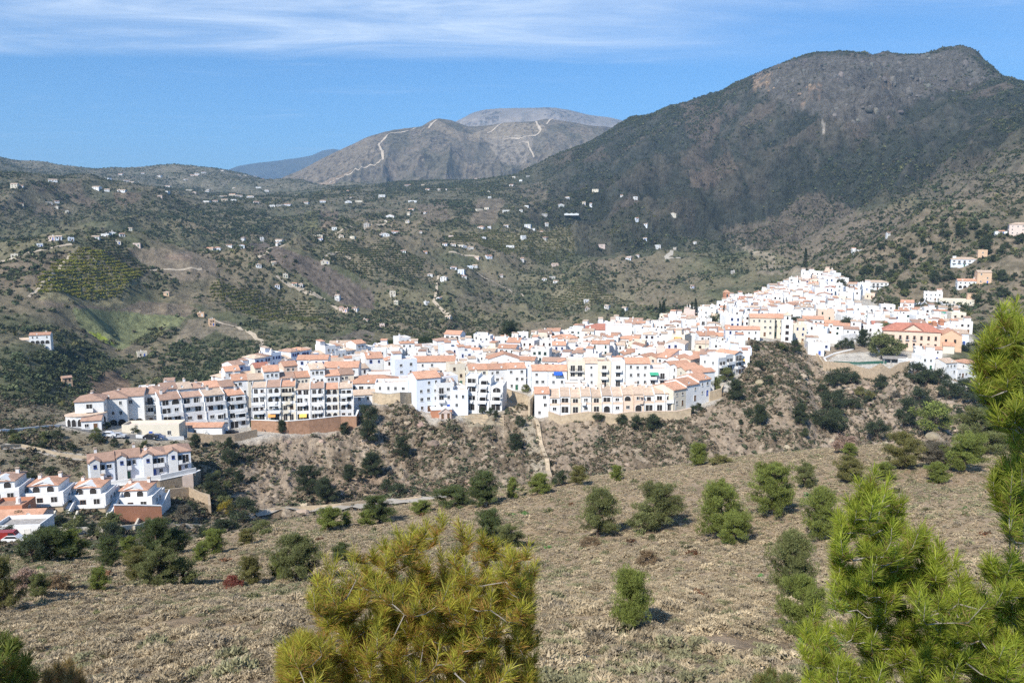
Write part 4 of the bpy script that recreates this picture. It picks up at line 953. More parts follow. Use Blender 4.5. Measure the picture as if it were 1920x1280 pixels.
# the old mill-palace: ochre, red roofs
x, y = at_ur(1700, 452)
a = math.radians(-22)
def palace():
    root = empty('palace', (x, y, zat(x, y) + .4), a)
    def part(nm, mb_, mt): return link(nm, mb_.mesh(nm, mt), root)
    m = MB(); m.box(-13, 13, -5.5, 5.5, -5, 9.0); m.prism([(-4.5, 9.0), (5.5, 9.0), (.5, 12.4)], -5.502, 0); part('wall', m, WALL['peach'])
    m = MB(); m.box(13.01, 22.5, -5.0, 8, -5, 7.4); m.prism([(13.01, 7.4), (22.5, 7.4), (17.7, 10.2)], -5.0, 8); part('wing', m, WALL['ochre'])
    rm, _ = roof_mesh('hip', 26.0, 11.0, 9.05, ROOF['red'], None, .62, .5); link('roof', rm, root)
    m = MB(); m.prism([(-5.1, 8.95), (.5, 12.55), (6.1, 8.95), (6.1, 9.25), (.5, 12.85), (-5.1, 9.25)], -5.9, 1.0); part('gable_roof', m, ROOF['red'])
    m = MB(); m.prism([(12.5, 7.3), (17.7, 10.3), (23.0, 7.3), (23.0, 7.6), (17.7, 10.6), (12.5, 7.6)], -4.6, 8.3); part('wing_roof', m, ROOF['orange'])
    for f, zz in ((0, 1.2), (1, 5.0)):
        for k in range(8): place('window', WIN['brown'], root, -11.5 + k * 3.2, -5.5 - (.003 if -4.5 < -11.5 + k * 3.2 < 5.5 else 0), zz, 1.1, 1, 2.0)
    for k in range(3): place('balcony', BALR, root, -5.1 + k * 3.2, -5.51, 4.9, 1.8, 1, 1)
    for k in range(2): place('window', WIN['brown'], root, 15.5 + k * 4, -5.0, 4.2, 1.1, 1, 1.7)
    m = MB(); m.box(14, 19, -9, -5.002, -4, 3.0); part('annex', m, WALL['cream'])
    m = MB(); m.prism_x([(-9.3, 2.9), (-5.002, 4.3), (-5.002, 4.55), (-9.3, 3.15)], 13.8, 19.2); part('annex_roof', m, ROOF['orange'])
    tag(root, 'large peach and ochre old palace with red hipped roofs and a central front gable', 'palace'); FOOT.append((x, y, 20, 8, a))
palace()
# white houses in front of the palace, ruined brick piers behind it
put(1690, 655, 8, 6, 1, rmin=380, rz=-22, lift=.2, roof='gable', rcol='orange', nwin=3, chim=0, zone='just below the palace', fh=2.6)
put(1712, 657, 7, 6, 1, rmin=380, rz=-22, lift=.2, roof='flat', nwin=2, chim=0, zone='just below the palace', fh=2.6)
put(1735, 668, 9, 6, 1, rmin=380, rz=-15, lift=.4, roof='flat', rcol='red', nwin=2, chim=0, zone='just below the palace')
for k, (u, v) in enumerate(((1742, 600), (1755, 601))):
    xx, yy = at_ur(u, 490); zz = zat(xx, yy); m = MB(); m.box(-1.1, 1.1, -1.1, 1.1, -2, 8.0 + k); m.box(-1.35, 1.35, -1.35, 1.35, 8.002 + k, 8.5 + k); m.box(-.8, .8, -.8, .8, 8.502 + k, 9.2 + k)
    o = m.build('brick_chimney', WALL['brick']); o.location = (xx, yy, zz)
    tag(o, ['square orange brick mill chimney nearer the palace roof', 'taller square orange brick mill chimney nearer the old arch'][k], 'chimney', 'old mill chimneys')
# town villas on the eastern hillside
def villa(u, v, w, d, fl, rz, label, rmin=520, wall='white', tower=None, **k):
    xx, yy = xy(u, v, rmin); a_ = math.radians(rz); xx += -math.sin(a_) * d / 2; yy += math.cos(a_) * d / 2
    h = house(xx, yy, a_, w, d, fl, wall=wall, name='villa', cat='villa', group='villas on the eastern hillside', label=label, z=low(xx, yy, w * .4, d * .4, a_) + .8, **k)
    if tower:
        m = MB(); tx, tw, th, tm = tower; m.box(tx - tw, tx + tw, -d * .2, -d * .2 + 2 * tw, -3, th); m.box(tx - tw - .2, tx + tw + .2, -d * .2 - .2, -d * .2 + 2 * tw + .2, th + .002, th + .3); link('tower', m.mesh('tower', tm), h)
    return h
villa(1749, 566, 13, 9, 2, -25, 'white two-storey villa with a flat roof above the white garden wall', roof='flat', nwin=4, pent=True, chim=1)
villa(1793, 572, 22, 10, 2, -22, 'long cream villa ending in a square ochre tower above the old mill', roof='flat', nwin=6, wall='cream', tower=(9.5, 2.6, 10.5, WALL['ochre']), chim=0)
villa(1778, 579, 12, 7, 1, -22, 'low white annex with tan tiles on the terrace below the cream villa', roof='gable', rcol='tan', nwin=4, chim=0)
villa(1808, 500, 20, 10, 2, -25, 'pale white villa with two chimney turrets among trees, highest but one on the eastern hill', roof='hip', rcol='tan', nwin=5, wall='bluewhite', balcony='all', chim=2, tower=(-7.5, 1.2, 8.4, WALL['white']))
villa(1818, 536, 17, 9, 2, -20, 'white villa with an orange roof and terraces beside a bare rock face', roof='gable', rcol='orange', nwin=5, arches=1, chim=1)
villa(1845, 532, 10, 8, 3, -15, 'ochre house with a tan roof squeezed against the bare rock face', wall='ochre', roof='gable', rcol='tan', nwin=2, chim=0)
villa(1912, 440, 16, 10, 3, -25, 'tall pinkish villa with tan tiles half hidden among trees at the edge of the view', wall='pink', roof='hip', rcol='tan', nwin=4, chim=1)
villa(1842, 485, 7, 7, 2, -18, 'small square ochre house behind the villa with chimney turrets', wall='ochre', roof='flat', nwin=1, chim=0)
villa(1877, 440, 9, 6, 1, -22, 'low white garden house with a flat roof under tall dark trees', roof='flat', nwin=2, chim=0)
villa(1612, 470, 13, 8, 2, -12, 'white cottage pair with flat roofs alone on the slope above the old town', roof='flat', nwin=3, chim=0, pent=True)
villa(1645, 545, 17, 9, 2, -12, 'dark-windowed white house on a rock ledge beside the round tree', roof='hip', rcol='tan', nwin=5, balcony='all', chim=0)
# bottom right: white houses under the court
row(xy(1700, 694, 360), xy(1752, 700, 360), 2, 8, [1, 2], 'below the court by the dark trees', lift=.6, kind='house', roof='flat', nwin=2, name='village_house', group='village houses', chim=0)
row(xy(1772, 706, 360), xy(1835, 708, 360), 3, 9, [2, 1, 2], 'below the palace road', lift=.6, kind='house', roof=['gable', 'flat', 'hip'], wall='white', rcol=['tan', 'grey', 'orange'], nwin=3, name='village_house', group='village houses', chim=0)

# ---------------------------------------------------------------- lower left: the block on its terrace and the villas
pb0, pb1 = at_ur(166, 230, 900), at_ur(362, 231, 900)
zb = ray(262, 890)[1] * 236
row(pb0, pb1, 4, 8, 2, 'on the parapet-walled terrace', zfix=zb, back=2.5, jit=.8, kind='house', roof=['gable', 'gable', 'hip', 'hip'], rcol='brown', nwin=3, balcony=[[1], [0, 1], [1, 2], 'all'], chim=[1, 1, 1, 0], fh=2.85, name='terraced_house', tower=True, group='terraced houses on the parapet-walled terrace', wall='bluewhite')
def zone_wall(pts, dz, h, *a, **k): return strip_wall('retaining_wall', pts, h, .5, *a, **k)
A_ = [(135, 908), (200, 914), (300, 918), (367, 912)]
g = [xy(u, v, 210) for u, v in A_]
strip_wall('retaining_wall', g + [xy(376, 905, 215)], 4.2, .5, M_STONE, 'tan stone retaining wall with white parapet under the lower-left row of houses', cap=M_CAP, htop=zb + .1, below=4)
strip_wall('parapet_wall', [(p_[0] * .998, p_[1] * .998 + .8) for p_ in g], 1.4, .3, M_CAP, 'white parapet wall around the lower terrace of houses', htop=zb + 1.5, below=1)
for k, (u, v, w, rz, lab) in enumerate(((-6, 948, 9, 12, 'white villa with red tiles cut by the frame, westernmost of the four stepped villas'), (74, 955, 10, 10, 'white villa with yellow-brick ground floor and front pediment, second of the four stepped villas'), (155, 958, 10, 8, 'white villa with grey-green base and long terrace, third of the four stepped villas'), (244, 962, 10, 6, 'white villa above an orange brick base, easternmost of the four stepped villas'))):
    xx, yy = xy(u, v, 185); a_ = math.radians(rz); xx += -math.sin(a_) * 5; yy += math.cos(a_) * 5
    zz = zat(*xy(u, v, 185)) - 1.4
    root = empty('villa', (xx, yy, zz), a_); hw = w / 2
    m = MB(); m.box(-hw, hw, -5, 5, -5, 2.7); link('base_wall', m.mesh('base_wall', WALL['brick'] if k == 3 else M_STONE2), root)
    m = MB(); m.box(-hw, hw, -4.4, 5, 2.702, 5.6); m.box(-hw * .62, hw * .62, -2.0, 5, 5.6, 7.6); m.prism([(-hw * .5, 7.6), (hw * .5, 7.6), (0, 8.7)], -2.0, 1); link('wall', m.mesh('wall', WALL['white']), root)
    m = MB(); m.box(-hw - .02, hw + .02, -5.3, -4.402, 2.6, 2.9); m.box(-hw, hw, -5.3, -5.12, 2.902, 3.75); m.box(-hw, hw, -4.39, -4.22, 5.602, 6.4); m.box(-hw, -hw + .16, -4.2, 3, 5.602, 6.4); m.box(hw - .16, hw, -4.2, 3, 5.602, 6.4); link('terrace', m.mesh('terrace', WALL['white']), root)
    rm, _ = roof_mesh('hip', w * .62, 7.0, 7.62, ROOF['brown' if k == 0 else 'orange'], None, .3, .35); o = link('roof', rm, root); o.location = (0, 1.5, 0)
    m = MB(); m.prism([(-hw * .56, 7.55), (0, 8.75), (hw * .56, 7.55), (hw * .56, 7.72), (0, 8.92), (-hw * .56, 7.72)], -2.25, 1.2); link('pediment', m.mesh('pediment', WALL['white']), root)
    for t in (-.3, .3):
        place('window', OPEN, root, t * w, -4.4, 2.95, 1.3, 1, 2.1); place('window', WIN['brown'], root, t * w * .9, -5.0, .6, 1.2, 1, 1.4); place('arch_opening', ARCH, root, t * w * .5, -2.0, 5.65, 1.5, 1, 1.75)
    place('window', WIN['brown'], root, 0, -4.4, 3.4, 1.3, 1, 1.5); place('door', DOOR['brown'], root, 0, -5.0, -.1, 1.1, 1, 2.1)
    for f in (0, 1): place('window', WIN['white'], root, hw, f * 2.2 - 1, 3.5, 1.0, 1, 1.3, math.pi / 2)
    place('chimney', CHIM[0], root, hw * .4, 3, 8.3); place('chimney', CHIM[1], root, -hw * .45, 2.5, 8.2)
    # stair wall climbing beside the villa
    m = MB(); m.prism_x([(-6, -4), (4, -4), (4, 5.2), (-6, 1.2)], hw + 1.3, hw + 1.55); m.prism_x([(-6, -4), (4, -4), (4, 4.2), (-6, .2)], hw + .002, hw + 1.298); link('stair', m.mesh('stair', WALL['white']), root)
    root.scale = (1, 1, .8)
    tag(root, lab, 'villa', 'stepped villas at the lower left'); FOOT.append((xx, yy, hw + 2, 6, a_))
# brick base garage and walls at the foot of the villas
strip_wall('garden_wall', [xy(u, v, 180) for u, v in ((66, 1000), (140, 1001), (215, 999), (262, 994), (285, 985))], 1.5, .3, WALL['cream'], 'long low cream garden wall in front of the stepped villas', 'wall')
for k, (us, lab) in enumerate((((88, 998, 104, 966), 'cream stair wall climbing between the first two villas'), ((132, 999, 146, 966), 'cream stair wall climbing between the middle two villas'), ((196, 998, 202, 970), 'cream stair wall climbing beside the orange brick base'), ((252, 996, 262, 975), 'narrow cream ramp wall leaning on the orange brick base'))):
    strip_wall('garden_wall', [xy(us[0], us[1], 180), xy(us[2], us[3], 180)], 1.2, .4, WALL['cream'], lab, 'wall', 'stair walls among the villas')
p0, p1 = xy(216, 980, 185), xy(304, 980, 185)
strip_wall('retaining_wall', [p0, p1], 4.2, .6, WALL['brick'], 'orange-brown brick wall under the easternmost stepped villa', cap=M_CAP)
strip_wall('retaining_wall', [xy(309, 935, 195), xy(355, 930, 200), xy(392, 945, 200), xy(394, 965, 200)], 2.6, .6, M_STONE, 'curved tan stone wall beside the rock knoll', cap=None)
for u, v, w, fl, wl, rt, rc, lab in ((22, 985, 11, 1, 'pink', 'gable', 'orange', 'low house with faded orange tiles below the western villas'), (30, 1004, 9, 1, 'white', 'flat', 'grey', 'low white house with a pale flat roof at the bottom corner of the estate'), (8, 968, 7, 1, 'brick', 'flat', 'brown', 'small red-brown house tucked under the westernmost villa')):
    xx, yy = xy(u, v, 180); house(xx, yy + 3, .1, w, 6, fl, roof=rt, rcol=rc, wall=wl, name='garden_house', cat='house', group='low houses below the villas', label=lab, chim=0, nwin=2, fh=2.1)

# ---------------------------------------------------------------- walls below the town
zt = max(zat(*xy(u, 800, 255)) for u in (480, 560, 640)) + 3.4
strip_wall('retaining_wall', [xy(u, v, 250) for u, v in ((472, 806), (540, 812), (580, 812), (640, 808), (668, 800), (672, 790))], 4.2, .5, M_BRICKW, 'curved brown brick retaining wall with white coping under the stepped terrace', cap=M_CAP, htop=zt, below=2)
strip_wall('retaining_wall', [xy(u, v, 255) for u, v in ((672, 760), (710, 757), (750, 756), (784, 754))], 4.0, .5, M_STONE2, 'straight beige retaining wall holding up the bend of the town road', cap=WALL['grey'])
strip_wall('retaining_wall', [xy(u, v, 250) for u, v in ((936, 741), (960, 750), (985, 758), (1000, 768))], 3.6, .5, M_STONE2, 'slanting tan retaining wall west of the long cream terrace', cap=M_STONE)
strip_wall('retaining_wall', [xy(992, 782, 250), xy(1000, 772, 250), xy(1002, 765, 250)], 6.5, .8, M_STONE2, 'tall narrow tan buttress wall at the corner of the long cream terrace')
strip_wall('retaining_wall', [xy(u, v, 250) for u, v in ((1028, 786), (1100, 787), (1180, 787), (1268, 786), (1295, 780))], 2.9, .5, M_STONE2, 'long beige retaining wall under the cream terrace', cap=WALL['peach'])
strip_wall('retaining_wall', [xy(1330, 752, 260), xy(1352, 745, 260), xy(1355, 738, 260)], 3.5, .5, M_STONE2, 'short beige bastion wall at the eastern corner')
strip_wall('retaining_wall', [xy(u, v, 240) for u, v in ((352, 824), (400, 829), (440, 827), (482, 818))], 2.4, .5, M_STONE, 'rough tan stone wall below the garages and parked cars')
strip_wall('parapet_wall', [xy(u, v, 240) for u, v in ((255, 821), (300, 825), (345, 824))], 1.1, .3, M_CAP, 'white roadside parapet beside the blue gate')
strip_wall('retaining_wall', [xy(u, v, 330) for u, v in ((1543, 694), (1590, 698), (1650, 699), (1704, 695))], 4.5, .6, M_STONE, 'broad brown stone retaining wall under the sports court', cap=None)
strip_wall('retaining_wall', [xy(u, v, 330) for u, v in ((1548, 640), (1575, 645), (1604, 640))], 4.5, .5, M_CAP, 'tall plain white wall behind the court trees')
strip_wall('parapet_wall', [xy(u, v, 330) for u, v in ((1490, 632), (1510, 650), (1535, 670), (1545, 688))], 1.3, .5, M_STONE2, 'tan stepped wall descending along the rocky spur to the court')
strip_wall('parapet_wall', [xy(u, v, 330) for u, v in ((1636, 648), (1650, 664), (1664, 678))], 1.2, .4, M_CAP, 'white wall along the court approach')
strip_wall('garden_wall', [xy(u, v, 500) for u, v in ((1682, 590), (1710, 577), (1735, 566))], 2.6, .5, M_CAP, 'long white wall climbing towards the eastern villas', 'wall')
strip_wall('garden_wall', [xy(u, v, 480) for u, v in ((1735, 572), (1768, 576), (1800, 580))], 2.4, .5, M_CAP, 'white terrace wall below the eastern villas', 'wall')
strip_wall('garden_wall', [xy(u, v, 480) for u, v in ((1600, 598), (1650, 596), (1700, 598))], 2.6, .5, M_CAP, 'long white wall behind the palace garden', 'wall')
strip_wall('garden_wall', [xy(u, v, 380) for u, v in ((1735, 652), (1770, 650), (1812, 642))], 1.6, .4, WALL['cream'], 'cream roadside wall below the ochre wing of the palace', 'wall')
strip_wall('garden_wall', [xy(u, v, 340) for u, v in ((1702, 702), (1735, 708), (1770, 716), (1800, 725), (1835, 735))], 1.6, .5, M_CAP, 'white wall zigzagging below the lowest eastern houses', 'wall')
strip_wall('stair_wall', [xy(u, v, 225) for u, v in ((1005, 788), (1012, 820), (1020, 850), (1031, 893))], .5, 1.3, M_STONE2, 'straight pale concrete stair falling from the cream terrace to the ravine', 'stair')
strip_wall('stair_wall', [xy(u, v, 225) for u, v in ((327, 834), (345, 855), (362, 878))], .4, 1.0, M_STONE2, 'pale stair descending from the road to the lower terrace', 'stair')
strip_wall('stair_wall', [xy(u, v, 225) for u, v in ((940, 745), (958, 765), (975, 780))], .4, 1.2, M_STONE2, 'pale footpath stair beside the garden steps', 'stair')
for k in range(4): strip_wall('garden_wall', [xy(u, v, 240) for u, v in ((872 + k * 6, 782 + k * 4), (905, 780 + k * 5), (945, 782 + k * 5))], .7, .5, M_STONE2, ['uppermost', 'second', 'third', 'lowest'][k] + ' of the dry-stone garden steps under the white cubes', 'wall', 'dry-stone garden steps')
# sports court: curved kerb, green screen, stand, fence
strip_wall('court_kerb', [xy(u, v, 330) for u, v in ((1600, 655), (1565, 663), (1545, 672), (1552, 682), (1580, 688))], .5, .6, M_CAP, 'curved white kerb around the end of the sports court', 'kerb')
strip_wall('court_screen', [xy(u, v, 330) for u, v in ((1563, 682), (1610, 684), (1662, 682))], 1.4, .12, mat('green_screen', (.035, .10, .075)), 'dark green windscreen along the sports court', 'screen')
root = empty('grandstand', H2(1676, 682, 330), -.35); m = MB()
for sx in (-4.5, -1.5, 1.5, 4.5): m.box(sx - .12, sx + .12, -1.9, -1.7, -1, 2.6)
m.box(-4.8, 4.8, 1.6, 1.9, -1, 3.2); m.box(-4.8, 4.8, -.5, 1.598, -1, .5); m.box(-4.8, 4.8, .5, 1.596, .5, 1.1); link('bench_tier', m.mesh('bench_tier', WALL['grey']), root)
m = MB(); m.prism_x([(-2.6, 2.602), (2.2, 3.3), (2.2, 3.5), (-2.6, 2.8)], -5.2, 5.2); link('roof', m.mesh('roof', ROOF['grey']), root); tag(root, 'low covered stand with a grey roof beside the green court screen', 'stand')
root = empty('court_fence', (0, 0, 0)); ps = [H2(u, v, 330) for u, v in ((1560, 690), (1600, 694), (1650, 694), (1700, 690))]
pp = []
for a_, b_ in zip(ps, ps[1:]): pp += [a_.lerp(b_, t / 6) for t in range(6)]
pp.append(ps[-1]); m = MB(); mr = MB()
for q in pp: post = MB(); post.tube([q - Vector((0, 0, .5)), q + Vector((0, 0, 3))], [.05, .05], 5); link('post', post.mesh('post', M_FRAME), root)
for zz in (.3, 1.2, 2.1, 2.95): mr.tube([q + Vector((0, 0, zz)) for q in pp], [.03] * len(pp), 4)
link('rail', mr.mesh('rail', M_FRAME), root); tag(root, 'pale wire fence on posts along the front of the sports court', 'fence')
# slim lattice mast
q = H2(1320, 690, 300); xx, yy = at_ur(1320, 335); zz = zat(xx, yy); m = MB()
for k in range(3):
    t = k * 2.094; m.tube([(xx + .35 * math.cos(t), yy + .35 * math.sin(t), zz - 1), (xx + .12 * math.cos(t), yy + .12 * math.sin(t), zz + 25)], [.05, .035], 4)
for k in range(34):
    h0, h1 = zz + k * .73, zz + (k + 1) * .73; s0 = .35 - .23 * k / 34
    for j in range(3): t0, t1 = j * 2.094, (j + 1) * 2.094; m.tube([(xx + s0 * math.cos(t0), yy + s0 * math.sin(t0), h0), (xx + s0 * math.cos(t1), yy + s0 * math.sin(t1), h1)], [.025, .025], 3, cap=False)
tag(m.build('radio_mast', WALL['grey']), 'thin grey lattice radio mast rising above the eastern houses', 'mast')
# brick church tower on the far edge of the upper town
xx, yy = at_ur(1355, 620); zz = zat(xx, yy); root = empty('church_tower', (xx, yy, zz), .1); m = MB(); m.box(-1.9, 1.9, -1.9, 1.9, -3, 13); link('wall', m.mesh('wall', WALL['brick']), root)
m = MB(); m.box(-2.1, 2.1, -2.1, 2.1, 13.002, 13.4); link('cornice', m.mesh('cornice', WALL['ochre']), root)
m = MB()
for s_ in (((-2, -2), (2, -2)), ((2, -2), (2, 2)), ((2, 2), (-2, 2)), ((-2, 2), (-2, -2))): m.poly([(*s_[0], 13.4), (*s_[1], 13.4), (0, 0, 15)])
link('roof', m.mesh('roof', ROOF['orange']), root); place('arch_opening', ARCHC, root, 0, -1.9, 9.5, 1.3, 1, 2.4); tag(root, 'orange brick church tower on the far skyline of the upper town', 'tower'); FOOT.append((xx, yy, 2.2, 2.2, .1))
# garages, white yard buildings by the road
put(283, 816, 17, 6, 1, rz=4, rmin=245, lift=.3, roof='flat', wall='cream', nwin=3, chim=0, fh=3.2, door='blue', zone='by the road', name='outbuilding', cat='outbuilding', group=None, label='long low cream building with a blue gate by the road under the front row')
put(375, 816, 14, 5, 1, rz=2, rmin=245, lift=.3, roof='gable', rcol='orange', wall='white', nwin=4, chim=0, zone='under the front row', name='garage', cat='garage', group=None, label='row of white garages with a low orange roof beneath the stepped western terrace')

# ---------------------------------------------------------------- the rest of the town, packed house by house
ZONES = [(lambda u, v, r: u < 470, 'in the western quarter'), (lambda u, v, r: u < 720 and r < 345, 'around the widest hipped roof'), (lambda u, v, r: u < 720, 'on the western skyline'),
         (lambda u, v, r: u < 870 and r < 360, 'behind the tall white cubes'), (lambda u, v, r: u < 990 and r < 370, 'uphill of the garden steps'), (lambda u, v, r: u < 1000, 'below the umbrella pines'),
         (lambda u, v, r: u < 1180 and r < 380, 'uphill of the stacked flats'), (lambda u, v, r: u < 1180, 'around the red-roofed hall'), (lambda u, v, r: u < 1300 and r < 380, 'beside the radio mast'),
         (lambda u, v, r: u < 1400 and r < 430, 'near the eastern edge'), (lambda u, v, r: u < 1320, 'below the far orchards'), (lambda u, v, r: u < 1420 and r < 560, 'between mast and school'),
         (lambda u, v, r: u < 1440, 'around the brick church tower'), (lambda u, v, r: r < 540 and u < 1530, 'just above the cream school'), (lambda u, v, r: r < 560, 'above the court gardens'),
         (lambda u, v, r: r < 630, 'in the lower old quarter'), (lambda u, v, r: r < 680, 'in the middle old quarter'), (lambda u, v, r: True, 'atop the old quarter')]
KEEP = [[(440, 765), (690, 765), (690, 840), (440, 840)], [(160, 765), (312, 765), (312, 830), (160, 830)], [(90, 740), (160, 740), (160, 830), (90, 830)], [(230, 792), (480, 798), (480, 840), (230, 840)], [(932, 720), (1003, 720), (1003, 790), (932, 790)], [(780, 745), (940, 745), (940, 800), (780, 800)], [(1545, 640), (1700, 640), (1715, 700), (1540, 700)], [(1395, 642), (1480, 640), (1560, 705), (1400, 700)], [(715, 640), (835, 640), (835, 658), (715, 658)], [(1590, 560), (1700, 560), (1680, 596), (1600, 590)]]
cnt = {'village_house': 0, 'old_quarter_house': 0, 'hillside_house': 0}
rr_ = 274.0
cands = []
while rr_ < 735:
    old = rr_ > 445; sp_ = 7.7 if old else 8.4
    na = int((AZ[-1] - AZ[0]) * rr_ / sp_)
    for k in range(na):
        a_ = AZ[0] + (k + R.random() * .7) / na * (AZ[-1] - AZ[0]); r_ = rr_ + R.uniform(-2.0, 2.0)
        x_, y_ = r_ * math.sin(a_), r_ * math.cos(a_); z_ = zat(x_, y_); u_, v_ = proj(x_, y_, z_)
        if samp(TOWNM, x_, y_) < .62 or any(inpoly(np.array([u_]), np.array([v_]), q)[0] for q in KEEP): continue
        if r_ > float(np.interp(a_, AZ, CREST)) + 5 or float(samp(VISM, x_, y_)) < -.035: continue
        cands.append((r_, x_, y_, u_, v_))
    rr_ += 8.8 if not old else 8.0
for r_, x_, y_, u_, v_ in cands:
    old = r_ > 440 and u_ > 1040
    nm = 'hillside_house' if r_ > 590 else 'old_quarter_house' if old else 'village_house'
    if cnt[nm] >= 290: continue
    w_, d_ = (R.uniform(6.2, 10.2), R.uniform(6, 9)) if not old else (R.uniform(6.0, 9.5), R.uniform(5.5, 8))
    base_a = -math.atan2(x_, y_) * .4 + math.radians(10 if u_ < 900 else -8) + R.gauss(0, .14) + (math.pi / 2 * (R.random() < .12))
    if overlaps(x_, y_, w_ / 2, d_ / 2, base_a, .25):
        w_, d_ = w_ * .75, d_ * .78
        if overlaps(x_, y_, w_ / 2, d_ / 2, base_a, .25): continue
    fl_ = R.choice((1, 2, 2, 2, 3) if not old else (1, 2, 2, 2, 3)) if r_ > 300 else R.choice((2, 3))
    rf = R.choices(('gable', 'flat', 'shed', 'gable_front', 'hip'), (24, 54, 8, 8, 6) if not old else (15, 70, 6, 6, 3))[0]
    rc = R.choices(('orange', 'tan', 'brown', 'red'), (46, 34, 14, 6))[0]
    wl = R.choices(('white', 'bluewhite', 'cream', 'yellow', 'pink', 'peach'), (84, 10, 3, 1, 1, 1))[0]
    zn = next(t for f_, t in ZONES if f_(u_, v_, r_))
    house(x_, y_, base_a, w_, d_, fl_, roof=rf, rcol=rc, wall=wl, name=nm, group={'village_house': 'village houses', 'old_quarter_house': 'old quarter houses', 'hillside_house': 'houses at the top of the old quarter'}[nm], zone=zn, win=R.choice(('white', 'brown', 'brown', 'blue', 'green')), nwin=(2 if old else None), pent=R.random() < .5,
          balcony=([0] if R.random() < .22 and fl_ > 1 else None), awn=(R.choice(list(AWN)) if R.random() < .05 else None), fh=2.75, chim=R.random() < (.35 if old else .5), sides=not old, pitch=.28)
    cnt[nm] += 1
print('village fill', cnt, 'of', len(cands))
# ---------------------------------------------------------------- vegetation
def leaf_mat(name, c, sss=.25, noise=.25): return mat(name, c, rough=.75, noise=noise, nscale=.7, tint=True, spec=.15, sss=sss)
M_TUFT = leaf_mat('dry_tuft', (1, 1, 1), .2, .12)
M_SCRUB = leaf_mat('scrub_leaves', (1, 1, 1), .15, .15)
M_LEAF = leaf_mat('tree_leaves', (1, 1, 1), .2, .15)
M_BARK = mat('pine_bark', (.13, .095, .07), noise=.3, nscale=6, bump=.01, bscale=20)
M_GREYBARK = mat('grey_twig_bark', (.27, .235, .20), noise=.3, nscale=20)

def unit_dirs(n, rg):
    v = rg.normal(size=(n, 3)); return v / np.linalg.norm(v, axis=1)[:, None]

def tuft_template(nb, seed, wid=.12):
    """a rounded cushion of short dry stems, radius 1: small upright blades all over a half-ball"""
    rg = np.random.default_rng(seed)
    d = unit_dirs(nb, rg); d[:, 2] = np.abs(d[:, 2]); lump = .82 + .3 * vnoise(d[:, 0] * 2.2 + seed, d[:, 1] * 2.2, seed)
    p = d * (lump * rg.uniform(.62, 1.0, nb) ** .5)[:, None] * [1, 1, .85]
    a = d * .8 + [0, 0, .25] + unit_dirs(nb, rg) * .8; a /= np.linalg.norm(a, axis=1)[:, None]
    b = np.cross(a, unit_dirs(nb, rg)); b /= np.linalg.norm(b, axis=1)[:, None]
    ln = (.22 if nb < 200 else .17) * rg.uniform(.6, 1.4, nb)[:, None]; w = wid * rg.uniform(.6, 1.4, nb)[:, None]
    T = np.stack([p + a * ln, p - a * ln * .6 + b * w, p - a * ln * .6 - b * w], 1)
    return T.reshape(-1, 3), np.repeat(rg.uniform(.76, 1.22, nb), 3)

def bush_template(nf, seed, size=.34, core=True, flat=.0):
    """leaf sprays through an uneven ball of radius 1"""
    rg = np.random.default_rng(seed)
    lobes = np.concatenate([np.zeros((1, 3)), unit_dirs(6, rg) * .5]); lobes[:, 2] *= .7; rad = rg.uniform(.42, .62, 7); rad[0] = .7
    k = rg.integers(0, 7, nf); d = unit_dirs(nf, rg)
    c = lobes[k] + d * (rad[k] * rg.uniform(.75, 1.06, nf))[:, None]
    a = unit_dirs(nf, rg) + d * .2; a /= np.linalg.norm(a, axis=1)[:, None]
    b = np.cross(a, d + unit_dirs(nf, rg) * .7); b /= np.linalg.norm(b, axis=1)[:, None]
    s = size * rg.uniform(.6, 1.4, nf)[:, None]
    T = np.stack([c + a * s, c - a * s * .5 + b * s * .7, c - a * s * .5 - b * s * .7], 1)
    sh = np.repeat(rg.uniform(.7, 1.3, nf), 3)
    return T.reshape(-1, 3), sh

def scatter(name, temps, pos, scl, col, m, squash=None, tilt=0.0, sink=.0, kind='stuff'):
    """one mesh of many copies: pos Nx3, scl N, col Nx3"""
    n = len(pos); rg = np.random.default_rng(len(name) + n)
    pick = rg.integers(0, len(temps), n); V, C = [], []
    sq = np.ones(n) if squash is None else squash
    for t, (T, sh) in enumerate(temps):
        ix = np.where(pick == t)[0]
        if not len(ix): continue
        a = rg.uniform(0, 6.283, len(ix)); c, s = np.cos(a), np.sin(a)
        x = (T[None, :, 0] * c[:, None] - T[None, :, 1] * s[:, None]) * scl[ix, None]
        y = (T[None, :, 0] * s[:, None] + T[None, :, 1] * c[:, None]) * scl[ix, None]
        z = T[None, :, 2] * (scl[ix] * sq[ix])[:, None]
        V.append(np.stack([x + pos[ix, 0, None], y + pos[ix, 1, None], z + pos[ix, 2, None] - sink], -1).reshape(-1, 3))
        C.append((col[ix][:, None, :] * sh[None, :, None]).reshape(-1, 3))
    V = np.concatenate(V); C = np.concatenate(C)
    me = np_mesh(name, V, np.arange(len(V)).reshape(-1, 3), m, C)
    o = link(name, me); tag(o, kind=kind); print(name, n, len(V) // 3); return o

